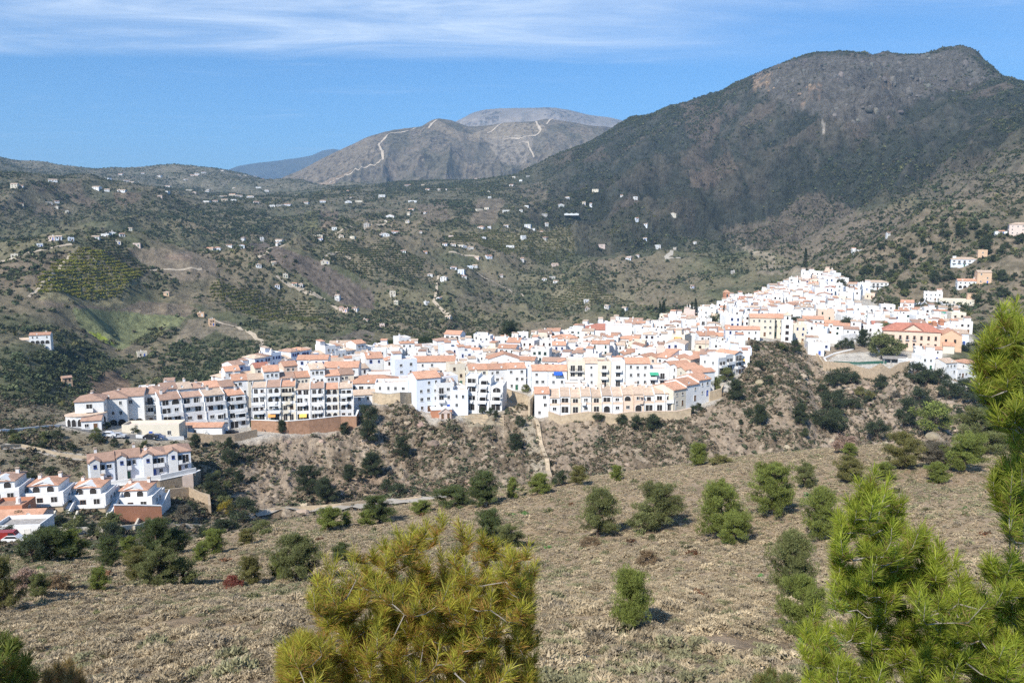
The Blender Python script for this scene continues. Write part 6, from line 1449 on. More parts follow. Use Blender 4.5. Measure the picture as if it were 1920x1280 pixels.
for u, v, hp, kd, hue in TSL:
    p = hit(u, v, 152, 520); r = math.hypot(p.x, p.y); tree(p.x, p.y, max(1.6, hp * r / F * 1.15), kd, hue, R.uniform(.95, 1.35) if kd == 'broad' else R.uniform(.85, 1.1), None, 'trees below and around the town')
# more trees on the slope, in the eastern gardens and along the valley behind the town
def wild(poly, n, h0, h1, kinds, rmin, rmax, grp, seed):
    rg = random.Random(seed); us = [q[0] for q in poly]; vs = [q[1] for q in poly]; k = 0; tries = 0
    while k < n and tries < n * 30:
        tries += 1; u, v = rg.uniform(min(us), max(us)), rg.uniform(min(vs), max(vs))
        if not inpoly(np.array([u]), np.array([v]), poly)[0]: continue
        p = hit(u, v, rmin, rmax)
        if any((p.x - f[0]) ** 2 + (p.y - f[1]) ** 2 < (max(f[2], f[3]) + 1.0) ** 2 for f in FOOT): continue
        kd, hue = rg.choice(kinds); tree(p.x, p.y, rg.uniform(h0, h1), kd, hue, rg.uniform(.9, 1.35) if kd == 'broad' else rg.uniform(.9, 1.1), None, grp); k += 1
B_ = [('broad', 'dark'), ('broad', 'dark'), ('broad', 'broad'), ('broad', 'mixed'), ('pine', 'dark')]
wild([(1640, 450), (1780, 420), (1920, 430), (1920, 560), (1830, 575), (1760, 540), (1690, 545), (1600, 500)], 62, 4, 9.5, B_, 500, 1000, 'trees among the eastern villas', 5)
wild([(1560, 505), (1640, 500), (1690, 530), (1700, 560), (1650, 530), (1600, 522)], 14, 4, 8, B_, 500, 1000, 'trees among the eastern villas', 6)
wild([(120, 828), (330, 835), (350, 860), (160, 850), (0, 840), (0, 815)], 16, 1.5, 3, B_, 200, 300, 'trees below and around the town', 7)
wild([(380, 880), (480, 850), (480, 960), (400, 960)], 14, 1.8, 4, B_, 200, 300, 'trees below and around the town', 8)
wild([(1395, 650), (1480, 650), (1540, 720), (1550, 830), (1400, 840), (1350, 780)], 20, 1.6, 3.6, B_, 230, 500, 'trees below and around the town', 9)
wild([(0, 985), (300, 1005), (420, 985), (470, 975), (460, 1010), (300, 1025), (0, 1030)], 16, 2.5, 4.5, B_, 130, 230, 'trees below and around the town', 12)
# the dark band of umbrella pines, cypresses and palms in the town
for k, (u, r_, h) in enumerate(((722, 420, 6.0), (735, 424, 6.6), (750, 426, 6.8), (766, 430, 7.0), (782, 434, 7.2), (798, 436, 7.4), (814, 438, 7.2), (828, 440, 6.8))):
    x_, y_ = at_ur(u, r_); tree(x_, y_, h, 'umbrella_pine', 'umbrella', 1.35, 'dark umbrella pine in the dense clump on the town skyline', 'umbrella pines on the town skyline')
for u, r_, h, kd, hue, lab in ((1286, 560, 13, 'cypress', 'cypress', 'shortest of three cypresses standing close together inside the upper town'), (1292, 560, 14, 'cypress', 'cypress', 'middle one of three cypresses standing close together inside the upper town'), (1299, 560, 16, 'cypress', 'cypress', 'tallest of three cypresses standing close together inside the upper town'), (1498, 735, 20, 'cypress', 'cypress', 'lone tall dark cypress on the skyline of the old quarter'), (1234, 600, 20, 'cypress', 'cypress', 'cypress on the far town edge behind white roofs'), (1240, 602, 22, 'cypress', 'cypress', 'taller cypress of the pair on the far town edge'), (1352, 545, 9, 'cypress', 'cypress', 'small cypress in the terrace garden below the church tower'), (1364, 545, 10, 'cypress', 'cypress', 'second small cypress in the terrace garden below the church tower'), (1332, 470, 9, 'broad', 'dark', 'round dark tree beside the tall palm by the mast'), (1345, 470, 11, 'palm', 'palm', 'tall palm beside the round dark tree by the mast'), (1000, 448, 9, 'palm', 'palm', 'palm on the town edge west of the red-roofed hall'), (1028, 446, 10, 'palm', 'palm', 'second palm on the town edge west of the red-roofed hall'), (868, 432, 12, 'broad', 'dark', 'dark round tree beside the house alone on the skyline'), (955, 450, 15, 'pine', 'dark', 'dark conical conifer on the edge behind the blue awnings'), (890, 440, 10, 'broad', 'dark', 'dark leafy tree left of the blue awnings'), (1565, 640, 10, 'broad', 'dark', 'round dark tree in the middle of the old quarter'), (1578, 718, 11, 'broad', 'dark', 'large round tree above the white houses of the old quarter'), (1520, 725, 8, 'broad', 'mixed', 'spreading tree by the topmost house of the old quarter')):
    x_, y_ = at_ur(u, r_); tree(x_, y_, h, kd, hue, 1.0, lab, None)
# ---------------------------------------------------------------- roads and tracks, draped on the ground
M_ASPH = mat('asphalt', (.16, .155, .15), noise=.2, nscale=.4)
M_TRACK = mat('pale_dirt_track', (.40, .33, .245), noise=.25, nscale=.3)
M_CONC = mat('pale_concrete', (.36, .32, .265), noise=.15, nscale=.5)
def road(name, pix, width, m, rmin=160, rmax=4600, lift=.12, grid=None):
    pts = [hit(u, v, rmin, rmax) for u, v in pix]; Q = []
    for a, b in zip(pts, pts[1:]):
        k = max(2, int((b - a).length / max(2.0, width * .7))); k = min(k, 60)
        Q += [a.lerp(b, i / k) for i in range(k)]
    Q.append(pts[-1]); V, Fc = [], []
    for i, q in enumerate(Q):
        d = Q[min(i + 2, len(Q) - 1)] - Q[max(i - 2, 0)]; d.z = 0; d.normalize(); n = Vector((-d.y, d.x, 0))
        for s in (-1, -.33, .33, 1):
            x, y = q.x + n.x * width * .38 * s, q.y + n.y * width * .38 * s; V.append((x, y, zat(x, y) + lift))
        if i:
            for j in range(3): a = (i - 1) * 4 + j; Fc.append((a, a + 1, a + 5, a + 4))
    o = link(name, np_mesh(name, V, Fc, m, smooth=True)); tag(o, kind='structure'); return o
road('track', C8((0, 562), (90, 545), (180, 510), (300, 485), (360, 475)), 5, M_TRACK, 700, 1100, .4)
road('track', C8((1290, 540), (1340, 515), (1400, 490), (1425, 478)), 5, M_TRACK, 700, 1300, .4)
road('track', C8((1385, 635), (1415, 660), (1450, 685), (1500, 690), (1560, 715), (1620, 750), (1670, 785), (1690, 800)), 4, M_TRACK, 560, 1300, .4)
road('track', C7((360, 772), (400, 800), (430, 812), (510, 850), (560, 875), (610, 905)), 4, M_TRACK, 560, 1300, .4)
road('track', C7((1055, 770), (1050, 810), (1045, 850), (1035, 880), (1070, 915), (1120, 945)), 4, M_TRACK, 560, 1500, .5)
road('track', C7((1220, 755), (1280, 790), (1360, 830), (1420, 860)), 3.5, M_TRACK, 560, 1600, .5)
road('track', C7((560, 590), (640, 578), (740, 568), (830, 550)), 5, M_TRACK, 800, 1900, .6)
road('track', C7((570, 690), (590, 680), (620, 668), (680, 700)), 4, M_TRACK, 700, 1600, .5)
road('track', C7((1100, 670), (1180, 685), (1230, 690)), 4, M_TRACK, 700, 1600, .5)
road('track', C8((1070, 855), (1180, 890), (1270, 930), (1315, 965), (1300, 990), (1330, 1000)), 4, M_TRACK, 450, 1000, .4)
road('track', C8((750, 605), (800, 600), (900, 605), (1010, 600)), 3, M_TRACK, 600, 1100, .4)
road('track', C8((145, 740), (200, 690), (260, 640), (300, 590), (350, 520)), 3, M_TRACK, 600, 1100, .4)
road('track', C8((490, 580), (470, 545), (450, 520)), 3, M_TRACK, 600, 1100, .4)
road('road', C6((220, 1072), (250, 1050), (270, 1020)), 7, M_CONC, 700, 1700, .5)
road('road', C6((220, 1072), (300, 1072)), 5, M_CONC, 700, 1700, .5)
road('road', [(0, 838), (40, 836), (75, 843), (110, 852), (165, 858)], 5, M_CONC, 200, 300, .15)
road('road', [(0, 806), (60, 801), (115, 797), (160, 806), (230, 818), (300, 822), (360, 820), (440, 815), (478, 812)], 4.5, M_ASPH, 230, 300, .15)
road('road', [(480, 968), (560, 958), (640, 952), (720, 944), (790, 938), (850, 930)], 3.5, M_CONC, 195, 300, .5)
strip_wall('parapet_wall', [xy(u, v, 195) for u, v in ((482, 962), (560, 955), (640, 949), (720, 941), (790, 935))], .9, .4, M_STONE2, 'low pale roadside wall curving along the ravine bottom')
strip_wall('parapet_wall', [xy(u, v, 200) for u, v in ((0, 840), (40, 838), (75, 845), (110, 854), (165, 861))], .9, .35, M_STONE2, 'pale roadside wall above the row on the parapet-walled terrace')
strip_wall('parapet_wall', [xy(u, v, 230) for u, v in ((0, 810), (60, 805), (112, 800))], .8, .3, M_CAP, 'white crash wall on the road arriving at the west end')
road('path', [(0, 1085), (60, 1076), (120, 1068), (200, 1060)], 2.0, M_TRACK, 60, 140, .06)
road('path', [(330, 985), (400, 980), (450, 968), (478, 968)], 3.5, M_TRACK, 150, 260, .15)
# the firebreak and quarry roads cut into the middle mountain, draped on its own surface
mz_az, mz_rr, mz_z = MR
def mhit(u, v):
    a, t = ray(u, v); i = int(np.clip((a - mz_az[0]) / (mz_az[1] - mz_az[0]), 0, len(mz_az) - 1)); col = mz_z[:, i]; d = col - t * mz_rr
    ok = np.where((d[1:] >= 0) & (d[:-1] < 0))[0]; j = ok[0] if len(ok) else int(np.argmax(col / mz_rr)); r = mz_rr[j]
    return Vector((r * math.sin(a), r * math.cos(a), 0))
def mz(x, y):
    a, r = math.atan2(x, y), math.hypot(x, y); fi = np.clip((a - mz_az[0]) / (mz_az[1] - mz_az[0]), 0, len(mz_az) - 1.001); i = int(fi); fi -= i
    return float(np.interp(r, mz_rr, mz_z[:, i] * (1 - fi) + mz_z[:, i + 1] * fi))
M_CUT = mat('pale_cut_earth', (.44, .36, .27), noise=.3, nscale=.02)
def mroad(pix, width):
    pts = [mhit(u, v) for u, v in pix]; Q = []
    for a, b in zip(pts, pts[1:]): Q += [a.lerp(b, i / 14) for i in range(14)]
    Q.append(pts[-1]); V, Fc = [], []
    for i, q in enumerate(Q):
        d = Q[min(i + 1, len(Q) - 1)] - Q[max(i - 1, 0)]; d.normalize(); n = Vector((-d.y, d.x, 0)); w = width * .46 * (.7 + .6 * float(vnoise(i / 4.0, 3.3, 5)))
        for s in (-1, -.33, .33, 1): x, y = q.x + n.x * w / 2 * s, q.y + n.y * w / 2 * s; V.append((x, y, mz(x, y) + 2.5))
        if i:
            for j in range(3): a = (i - 1) * 4 + j; Fc.append((a, a + 1, a + 5, a + 4))
    tag(link('track', np_mesh('track', V, Fc, M_CUT, smooth=True)), kind='structure')
mroad(C7((575, 395), (610, 365), (660, 335), (715, 318), (760, 298), (805, 280), (820, 262)), 13)
mroad(C7((820, 275), (815, 240), (800, 212), (815, 195), (840, 168), (890, 158), (945, 145), (960, 138)), 24)
mroad(C7((1015, 138), (1030, 118), (1050, 104)), 26)
mroad(C7((1265, 160), (1300, 140), (1345, 112)), 18)
mroad(C7((1330, 185), (1400, 182), (1470, 170), (1495, 148), (1480, 125), (1475, 110)), 24)
mroad(C7((1520, 122), (1545, 98)), 26)
mroad(C7((1400, 205), (1440, 200), (1450, 230), (1465, 265)), 18)

# ---------------------------------------------------------------- country houses over the valley: base pixel and width on the enlarged views
CH7 = [(925, 385, 40), (990, 385, 20), (1010, 405, 25), (1060, 405, 25), (1090, 405, 15), (668, 412, 15), (680, 440, 15), (815, 435, 40), (490, 462, 30), (560, 455, 35), (670, 457, 40), (715, 455, 40), (945, 455, 50), (940, 490, 35), (850, 520, 50), (930, 510, 20), (1000, 505, 15), (925, 540, 25), (830, 540, 25), (750, 560, 35), (610, 572, 30), (540, 600, 55), (550, 615, 30), (640, 605, 30), (690, 612, 30), (825, 600, 55), (870, 590, 40), (980, 587, 20), (1110, 608, 30), (1085, 640, 30), (1118, 640, 34), (1150, 645, 34), (1165, 650, 30), (1195, 655, 40), (1245, 608, 40), (905, 670, 30), (1000, 672, 25), (570, 713, 50), (285, 730, 30), (350, 718, 15), (400, 772, 30), (440, 806, 30), (465, 812, 30), (365, 812, 25), (625, 872, 30), (640, 912, 30), (660, 922, 35), (700, 913, 35), (860, 855, 35), (875, 887, 15), (745, 970, 25), (815, 990, 30), (1120, 740, 40), (1155, 760, 40), (1190, 735, 35), (1212, 730, 30), (1220, 692, 40), (1270, 690, 40), (1080, 790, 40), (1020, 770, 30), (1165, 775, 30), (1415, 708, 20), (1365, 648, 50), (1555, 725, 40), (1325, 773, 20), (1510, 790, 30), (1545, 780, 40), (1560, 800, 35), (1005, 887, 25), (1060, 870, 20), (1100, 950, 40), (1420, 612, 30), (1510, 602, 50), (1495, 575, 35), (1440, 558, 40), (1460, 568, 30), (1520, 555, 20), (1345, 555, 30), (1240, 567, 40), (1275, 565, 25), (1230, 490, 40), (1265, 485, 30), (1350, 495, 55), (1410, 490, 20), (1510, 503, 35), (1580, 467, 40), (1610, 430, 30), (1435, 470, 25), (1270, 415, 20), (1275, 438, 20), (1370, 385, 25), (1410, 365, 20), (1380, 350, 20), (1440, 345, 20), (1215, 350, 20), (1730, 410, 40), (1680, 462, 20), (1710, 465, 15), (1900, 430, 25), (1700, 680, 50), (1875, 695, 30), (1755, 630, 40), (1690, 885, 30), (1695, 915, 30), (1780, 905, 30), (1855, 915, 30), (80, 655, 40), (110, 655, 35), (160, 645, 35), (215, 648, 30), (220, 622, 20), (300, 622, 20), (375, 625, 45), (370, 640, 25), (345, 475, 30), (375, 472, 35), (410, 470, 40), (65, 457, 40), (100, 455, 30), (140, 450, 35), (180, 450, 30), (135, 432, 40), (175, 430, 40), (200, 432, 40), (250, 435, 40), (320, 410, 25), (300, 352, 30), (285, 395, 30), (270, 347, 30), (200, 340, 20), (20, 342, 25), (50, 332, 25), (130, 322, 20), (70, 405, 20), (10, 415, 20), (180, 395, 20), (275, 460, 30)]
CH8 = [(265, 452, 40), (295, 448, 35), (200, 485, 25), (75, 540, 40), (530, 440, 50), (480, 448, 45), (560, 430, 50), (590, 468, 35), (685, 470, 45), (650, 403, 30), (610, 437, 20), (355, 457, 30), (75, 188, 40), (110, 188, 20), (265, 158, 50), (485, 198, 50), (535, 207, 30), (610, 208, 50), (100, 271, 40), (245, 268, 40), (285, 265, 25), (285, 290, 20), (335, 316, 20), (548, 154, 20), (605, 128, 35), (635, 161, 60), (660, 168, 30), (715, 122, 20), (800, 138, 50), (930, 152, 25), (960, 133, 25), (985, 128, 30), (840, 188, 40), (830, 213, 45), (945, 208, 40), (1035, 213, 25), (800, 243, 30), (1220, 132, 30), (835, 728, 30), (1005, 832, 45), (1060, 880, 40), (335, 1182, 30), (710, 1032, 60)]
CH6 = [(1110, 1032, 26), (1280, 968, 30), (1810, 958, 34), (185, 1022, 35), (130, 1033, 25), (45, 1075, 36), (90, 1063, 20), (360, 1000, 20), (540, 1142, 20), (255, 835, 45), (125, 896, 40), (85, 892, 15), (125, 978, 25), (80, 778, 25), (15, 772, 20), (350, 1212, 30)]
LAND = [(262, 580, 'the green meadow'), (150, 520, 'the yellow-green orchard'), (560, 500, 'the ploughed vineyard'), (390, 420, 'the pine wood'), (500, 570, 'the terraced orchard'), (640, 580, 'the valley track'), (830, 490, 'the spur hamlet'), (840, 460, 'the green spur'),
        (760, 390, 'the mid-valley ridge'), (690, 430, 'the ridge road'), (910, 400, 'the bare brown field'), (1010, 430, 'the high green spur'), (1040, 530, 'the white farm cluster'), (1080, 400, 'the mountain foot'), (430, 375, 'the long far hamlet'), (330, 320, 'the far western skyline'), (480, 350, 'the blue range saddle'), (110, 380, 'the western scrub slope'),
        (200, 450, 'the ridge farm'), (60, 470, 'the west ridge track'), (1240, 460, 'the concrete road bend'), (1350, 530, 'the gully above town'), (1200, 570, 'the church tower terraces'), (830, 590, 'the descending track end'), (1600, 470, 'the eastern high slope'), (400, 600, 'the brown knoll'), (125, 730, 'the striped ploughed field'), (250, 350, 'the first western ridge'), (960, 340, 'the skyline'), (690, 345, 'the scarred mountain')]
GARD = []
def near_mark(u, v): return nearest_landmark(u, v, LAND)
def country(u, v, wpx, k):
    p = hit(u, v, 440, 4500); r = math.hypot(p.x, p.y); w = min(18, max(5.0, wpx * r / F * .72)); d = max(4.5, min(8, R.uniform(.55, .8) * w))
    two = R.random() < .22
    tanh_ = (u, v) in TANS
    wl = 'ochre' if tanh_ else R.choices(('white', 'bluewhite', 'cream', 'pink', 'grey'), (52, 14, 22, 6, 6))[0]
    GARD.append((p.x, p.y, w))
    a = -math.atan2(p.x, p.y) * .6 + R.gauss(0, .3)
    rf = R.choices(('gable', 'flat', 'hip', 'gable_front'), (42, 32, 16, 10))[0]
    lr = ZONES  # unused
    house(p.x, p.y, a, w, d, 2 if two else 1, roof=rf, rcol=R.choice(('orange', 'tan', 'brown', 'tan')), wall=wl, name='country_house', cat='house', group='country houses over the valley', zone='by ' + near_mark(u, v), detail=1, nwin=max(2, min(5, int(w / 3.5))), win='brown', chim=R.random() < .3, fh=2.6, sides=False, foot=False, z=low(p.x, p.y, w * .35, d * .3, a) + .5)
TANS = set((C8(q[:2])[0]) for q in CH8[38:42])
for k, (lst, f_) in enumerate(((CH7, lambda x, y: (360 + x * .4375, 180 + y * .4375)), (CH8, lambda x, y: (x / 2.667, 280 + y / 2.667)), (CH6, lambda x, y: (1160 + x * .3958, 60 + y * .3958)))):
    sc_ = (.4375, .375, .3958)[k]
    for x_, y_, w_ in lst:
        u_, v_ = f_(x_, y_); country(u_, v_, w_ * sc_ * .95, k)
# garden trees round the country houses
_q = []
for gx, gy, gw in GARD:
    for _ in range(R.choice((3, 4, 5, 6))):
        t_ = R.uniform(0, 6.283); rr1 = gw * R.uniform(.75, 1.5); _q.append((gx + rr1 * math.cos(t_), gy + rr1 * math.sin(t_) * .9 - gw * .15))
_q = np.array(_q); _P = np.stack([_q[:, 0], _q[:, 1], samp(Z, _q[:, 0], _q[:, 1])], -1); _rg = np.random.default_rng(3)
scatter('garden_trees', [bush_template(30, 990 + t, .42) for t in range(4)], _P, _rg.uniform(.9, 2.6, len(_P)), jitter((.066, .082, .04), len(_P), _rg, .25, .06), M_LEAF, squash=_rg.uniform(.8, 1.4, len(_P)), sink=-.6)
# the big villa on the near western hillside
p = hit(78, 645, 430, 900)
h_ = house(p.x, p.y, .35, 12, 8, 2, roof='gable', rcol='orange', name='villa', cat='villa', group=None, label='big white villa with orange roofs alone on the dark scrub hill west of the town', nwin=4, foot=False, z=p.z + .4, arches=1, chim=1)
m = MB(); m.box(-12, -6.002, -3, 3, -4, 3.0); link('wing', m.mesh('wing', WALL['white']), h_)
m = MB(); m.prism_x([(-3.3, 2.9), (0, 4.0), (3.3, 2.9), (3.3, 3.1), (0, 4.2), (-3.3, 3.1)], -12.2, -6.1); link('wing_roof', m.mesh('wing_roof', ROOF['tan']), h_)
# a greenhouse below the mountain, blue awnings in the town
p = hit(1071, 404, 900, 2200); m = MB(); m.prism([(-14, 0), (14, 0), (14, 3), (9.3, 4.4), (4.7, 3), (0, 4.4), (-4.7, 3), (-9.3, 4.4), (-14, 3)], -9, 9)
o = m.build('greenhouse', mat('greenhouse_film', (.72, .72, .70), rough=.4)); o.location = p; tag(o, 'long white plastic greenhouse at the foot of the big mountain', 'greenhouse')
for k, (u, r_, w_) in enumerate(((900, 425, 7), (930, 428, 11))):
    x_, y_ = at_ur(u, r_); zz = zat(x_, y_) + 4.4; root = empty('shade_sail', (x_, y_, zz), .1); m = MB()
    hw = w_ / 2
    for s_ in (-1, 1):
        for t_ in (-1, 1): m.tube([(s_ * hw, t_ * 2.4, -5), (s_ * hw, t_ * 2.4, .1)], [.06, .06], 5)
    link('post', m.mesh('post', M_RAIL), root)
    m = MB(); ap = (0, 0, 1.5); cs = [(-hw - .3, -2.8, 0), (hw + .3, -2.8, 0), (hw + .3, 2.8, 0), (-hw - .3, 2.8, 0)]
    for q in range(4): a_, b_ = cs[q], cs[(q + 1) % 4]; md = tuple((a_[j] + b_[j]) / 2 * .9 for j in range(2)) + (.35,); m.poly([a_, md, ap]); m.poly([md, b_, ap])
    for q in range(4): a_, b_ = cs[q], cs[(q + 1) % 4]; m.poly([a_, b_, (b_[0], b_[1], -.25), (a_[0], a_[1], -.25)])
    link('canopy', m.mesh('canopy', AWN['blue']), root)
    tag(root, ['smaller bright blue canopy among the roofs below the umbrella pines', 'larger bright blue peaked canopy among the roofs below the umbrella pines'][k], 'canopy')

# ---------------------------------------------------------------- parked cars
M_TYRE = mat('tyre_rubber', (.02, .02, .02)); M_RIM = mat('grey_rim', (.45, .45, .46), rough=.4)
PAINT = {k: mat(k + '_car_paint', c, rough=.3, spec=.5) for k, c in dict(white=(.78, .78, .78), black=(.02, .02, .025), silver=(.45, .46, .48), red=(.28, .03, .025), blue=(.05, .09, .2)).items()}
M_LAMP = mat('lamp_glass', (.8, .8, .8), rough=.2)
def car(u, v, rz, paint, label, rmin=200, group='parked cars', van=False):
    p = hit(u, v, rmin, 520); root = empty('parked_car' if not van else 'parked_van', (p.x, p.y, zat(p.x, p.y) + .2), math.radians(rz))
    m = MB(); top = [(-2.1, .25), (2.1, .25), (2.15, .62), (2.05, .8), (1.15, .92), (.55, 1.42), (-1.1, 1.46), (-1.9, .98), (-2.12, .85)] if not van else [(-2.5, .25), (2.5, .25), (2.55, .8), (2.2, 1.2), (1.7, 2.05), (-2.4, 2.1), (-2.5, 1.9)]
    m.prism(top, -.85, .85); link('body', m.mesh('body', PAINT[paint]), root)
    m = MB(); gl = [(1.0, .95), (.52, 1.36), (-1.05, 1.4), (-1.65, 1.0)] if not van else [(2.05, 1.25), (1.65, 1.9), (.7, 1.92), (.7, 1.25)]
    m.prism(gl[::-1], -.875, .875); link('window', m.mesh('window', M_GLASS), root)
    for x in ((-1.3, 1.3) if not van else (-1.5, 1.6)):
        for y in (-.8, .8):
            m = MB(); m.tube([(x, y - .1, .3), (x, y + .1, .3)], [.32, .32], 12); w_ = link('wheel', m.mesh('wheel', M_TYRE), root)
            m = MB(); m.tube([(x, y - .115, .3), (x, y + .115, .3)], [.19, .19], 10); link('rim', m.mesh('rim', M_RIM), w_)
    for y in (-.6, .6):
        m = MB(); x0 = 2.12 if not van else 2.5; m.box(x0 - .1, x0 + .06, y - .18, y + .18, .6, .75); link('headlight', m.mesh('headlight', M_LAMP), root)
    tag(root, label, 'car' if not van else 'van', group)
car(205, 819, 8, 'white', 'white car parked on the road bend below the pavilion', 235)
car(222, 821, 8, 'silver', 'silver car parked behind the white one below the pavilion', 235)
car(283, 823, 4, 'black', 'black car parked by the white roadside parapet', 235)
car(296, 823, 4, 'blue', 'dark blue car parked in front of the black one by the parapet', 235)
car(424, 815, 20, 'white', 'white car parked beside the garages on the rough stone wall', 235)
car(435, 815, 20, 'black', 'black car parked beside the garages on the rough stone wall', 235)
car(1745, 645, 80, 'black', 'dark car parked at the ochre wing of the palace', 380)
car(1797, 643, 0, 'silver', 'silver car parked on the road under the old arch', 380)
car(1810, 643, 0, 'white', 'white car parked on the road under the old arch', 380)
car(12, 1016, 10, 'red', 'red van parked below the low white house at the bottom corner', 172, None, True)
car(28, 1017, 5, 'white', 'white car parked in front of the red van', 172)

# street lamps along the town road
for k, (u, v, lab) in enumerate(((758, 745, 'tall street lamp at the bend above the beige retaining wall'), (700, 757, 'street lamp on the beige retaining wall'), (352, 822, 'street lamp by the blue gate'), (462, 816, 'street lamp beside the cars on the rough stone wall'), (1612, 640, 'street lamp by the court approach'), (1770, 646, 'street lamp on the palace road'))):
    q = hit(u, v, 200, 520); root = empty('street_lamp', q, -1.2); m = MB(); m.tube([(0, 0, -.3), (0, 0, 6.2), (.25, 0, 6.9), (1.1, 0, 7.1)], [.09, .07, .05, .04], 6); link('pole', m.mesh('pole', WALL['grey']), root)
    m = MB(); m.box(.9, 1.5, -.14, .14, 6.98, 7.12); link('lamp_head', m.mesh('lamp_head', WALL['grey']), root); tag(root, lab, 'street lamp', 'street lamps along the town road')
# ---------------------------------------------------------------- the near pines: stems, limbs and every needle
M_NEEDLE = mat('pine_needle', (1, 1, 1), rough=.55, tint=True, spec=.35, sss=.5)
def near_pine(ub, depth, spec, n_rand, polys, base_cols, label, seed, browning=.3, trunk_r=.03, needle=.085, name='pine_tree', lean=0.0, cones=(), dep_spread=.5, gap=.05):
    """ub: pixel column of the stem; spec: leading shoot tips as pixels; polys: outlines within which further shoots end"""
    rg = np.random.default_rng(seed); rr = random.Random(seed)
    a0 = ray(ub, 1000)[0]; bx, by = depth * math.sin(a0), depth * math.cos(a0); bz = zat(bx, by)
    tips = []
    def at(u, v, dd):
        a, t = ray(u, v); r = depth + dd; return np.array([r * math.sin(a), r * math.cos(a), t * r])
    for u, v in spec: tips.append((at(u, v, rr.uniform(-.5, .5) * dep_spread), 1.0))
    k = 0
    while k < n_rand:
        poly = polys[rr.randrange(len(polys))] if len(polys) > 1 else polys[0]
        us = [q[0] for q in poly]; vs = [q[1] for q in poly]; u, v = rr.uniform(min(us), max(us)), rr.uniform(min(vs), max(vs))
        if not inpoly(np.array([u]), np.array([v]), poly)[0]: continue
        if float(vnoise(u / 42.0 + seed, v / 42.0, seed)) < gap: continue
        tips.append((at(u, v, rr.gauss(0, .5) * dep_spread), .85)); k += 1
    m = MB(); T0, T1, T2, C = [], [], [], []
    ztop = max(t[0][2] for t in tips)
    tp = max(tips, key=lambda t: t[0][2])[0]; ztop = bz + (ztop - bz) * .62; tp = np.array([bx + (tp[0] - bx) * .5, by + (tp[1] - by) * .5, ztop])
    ax = lambda f: np.array([bx + (tp[0] - bx) * f ** 1.5, by + (tp[1] - by) * f ** 1.5, bz + (ztop - bz) * f])
    m.tube([tuple(ax(f)) for f in (-.06, .2, .4, .6, .8, .97)], [trunk_r * q for q in (1.1, 1, .8, .55, .35, .12)], 8)
    nodes = []
    for tip, w in sorted(tips, key=lambda t: np.linalg.norm(t[0] - ax(.4))):
        # join the nearest existing stem point below the tip
        best, bd = None, 1e9
        for f in np.linspace(.12, .95, 24):
            q = ax(f)
            if q[2] < tip[2] - .04:
                d = np.linalg.norm(tip - q) + .25 * abs(np.linalg.norm((tip - q)[:2]) * .55 - (tip[2] - q[2]))
                if d < bd: bd, best = d, (q, trunk_r * (1 - f) * .6 + .004)
        for q, r_ in nodes:
            if q[2] < tip[2] - .02:
                d = np.linalg.norm(tip - q) * .95 + .02
                if d < bd and r_ > .0018: bd, best = d, (q, r_ * .7)
        if best is None: best = (ax(.3), .006)
        q, r0 = best; r0 = min(max(r0, .0028), .012); L_ = np.linalg.norm(tip - q)
        side = rg.normal(0, .04, 3) * L_; up = np.array([0, 0, -.10 * L_])
        dv = (tip - q) / max(L_, 1e-6) * .42 + np.array([0, 0, .85]) + rg.normal(0, .13, 3); dv /= np.linalg.norm(dv)
        p2 = tip - dv * min(.22, L_ * .45)
        P = [q, q + (p2 - q) * .5 + side + up, p2, tip]
        m.tube([tuple(x) for x in P], [r0, r0 * .8, r0 * .55, .0014], 5, cap=False)
        for f, x in ((.33, P[1]), (.68, P[2])): nodes.append((x, r0 * (1 - f * .5)))
        # needles along the shoot: upright brushes, older ones further back turning brown
        Ls = min(L_ * .85, rr.uniform(.16, .34)); nn = int(rr.uniform(150, 220) * w)
        d_end = (P[3] - P[2]); d_end /= np.linalg.norm(d_end) + 1e-9; d_end = d_end * .9 + np.array([0, 0, .15]); d_end /= np.linalg.norm(d_end)
        ts = rg.random(nn) ** .8; pos = tip[None] - d_end[None] * (ts * Ls)[:, None] * .0
        back = (ts * Ls); seg = np.linalg.norm(P[3] - P[2])
        pos = np.where((back < seg)[:, None], P[3][None] + (P[2] - P[3])[None] * (back / max(seg, 1e-6))[:, None], P[2][None] + (P[1] - P[2])[None] * (((back - seg) / max(np.linalg.norm(P[2] - P[1]), 1e-6)).clip(0, 1))[:, None])
        rad = unit_dirs(nn, rg); rad -= (rad @ d_end)[:, None] * d_end[None]; rad /= np.linalg.norm(rad, axis=1)[:, None] + 1e-9
        an = np.where(ts < .18, rg.uniform(.1, .7, nn), rg.uniform(.45, 1.05, nn))
        nd = d_end[None] * np.cos(an)[:, None] + rad * np.sin(an)[:, None] + np.array([0, 0, -.10])[None] * ts[:, None] + rg.normal(0, .07, (nn, 3))
        nd /= np.linalg.norm(nd, axis=1)[:, None]
        ln = needle * rg.uniform(.7, 1.12, nn) * (1 - .15 * ts)
        sd = np.cross(nd, unit_dirs(nn, rg)); sd /= np.linalg.norm(sd, axis=1)[:, None] + 1e-9; wd = rg.uniform(.0010, .0016, nn)[:, None] * (depth / 4.2)
        bend = np.array([0, 0, -.06])[None] * ln[:, None] + rg.normal(0, .006, (nn, 3)); mid = pos + nd * (ln * .55)[:, None]; end = pos + nd * ln[:, None] + bend
        T0.append(np.stack([pos - sd * wd * .8, pos + sd * wd * .8, mid + sd * wd], 1)); T1.append(np.stack([pos - sd * wd * .8, mid + sd * wd, mid - sd * wd], 1)); T2.append(np.stack([mid - sd * wd, mid + sd * wd, end], 1))
        old = ((ts > .5) & (rg.random(nn) < browning * 1.5)) | (rg.random(nn) < browning * .25)
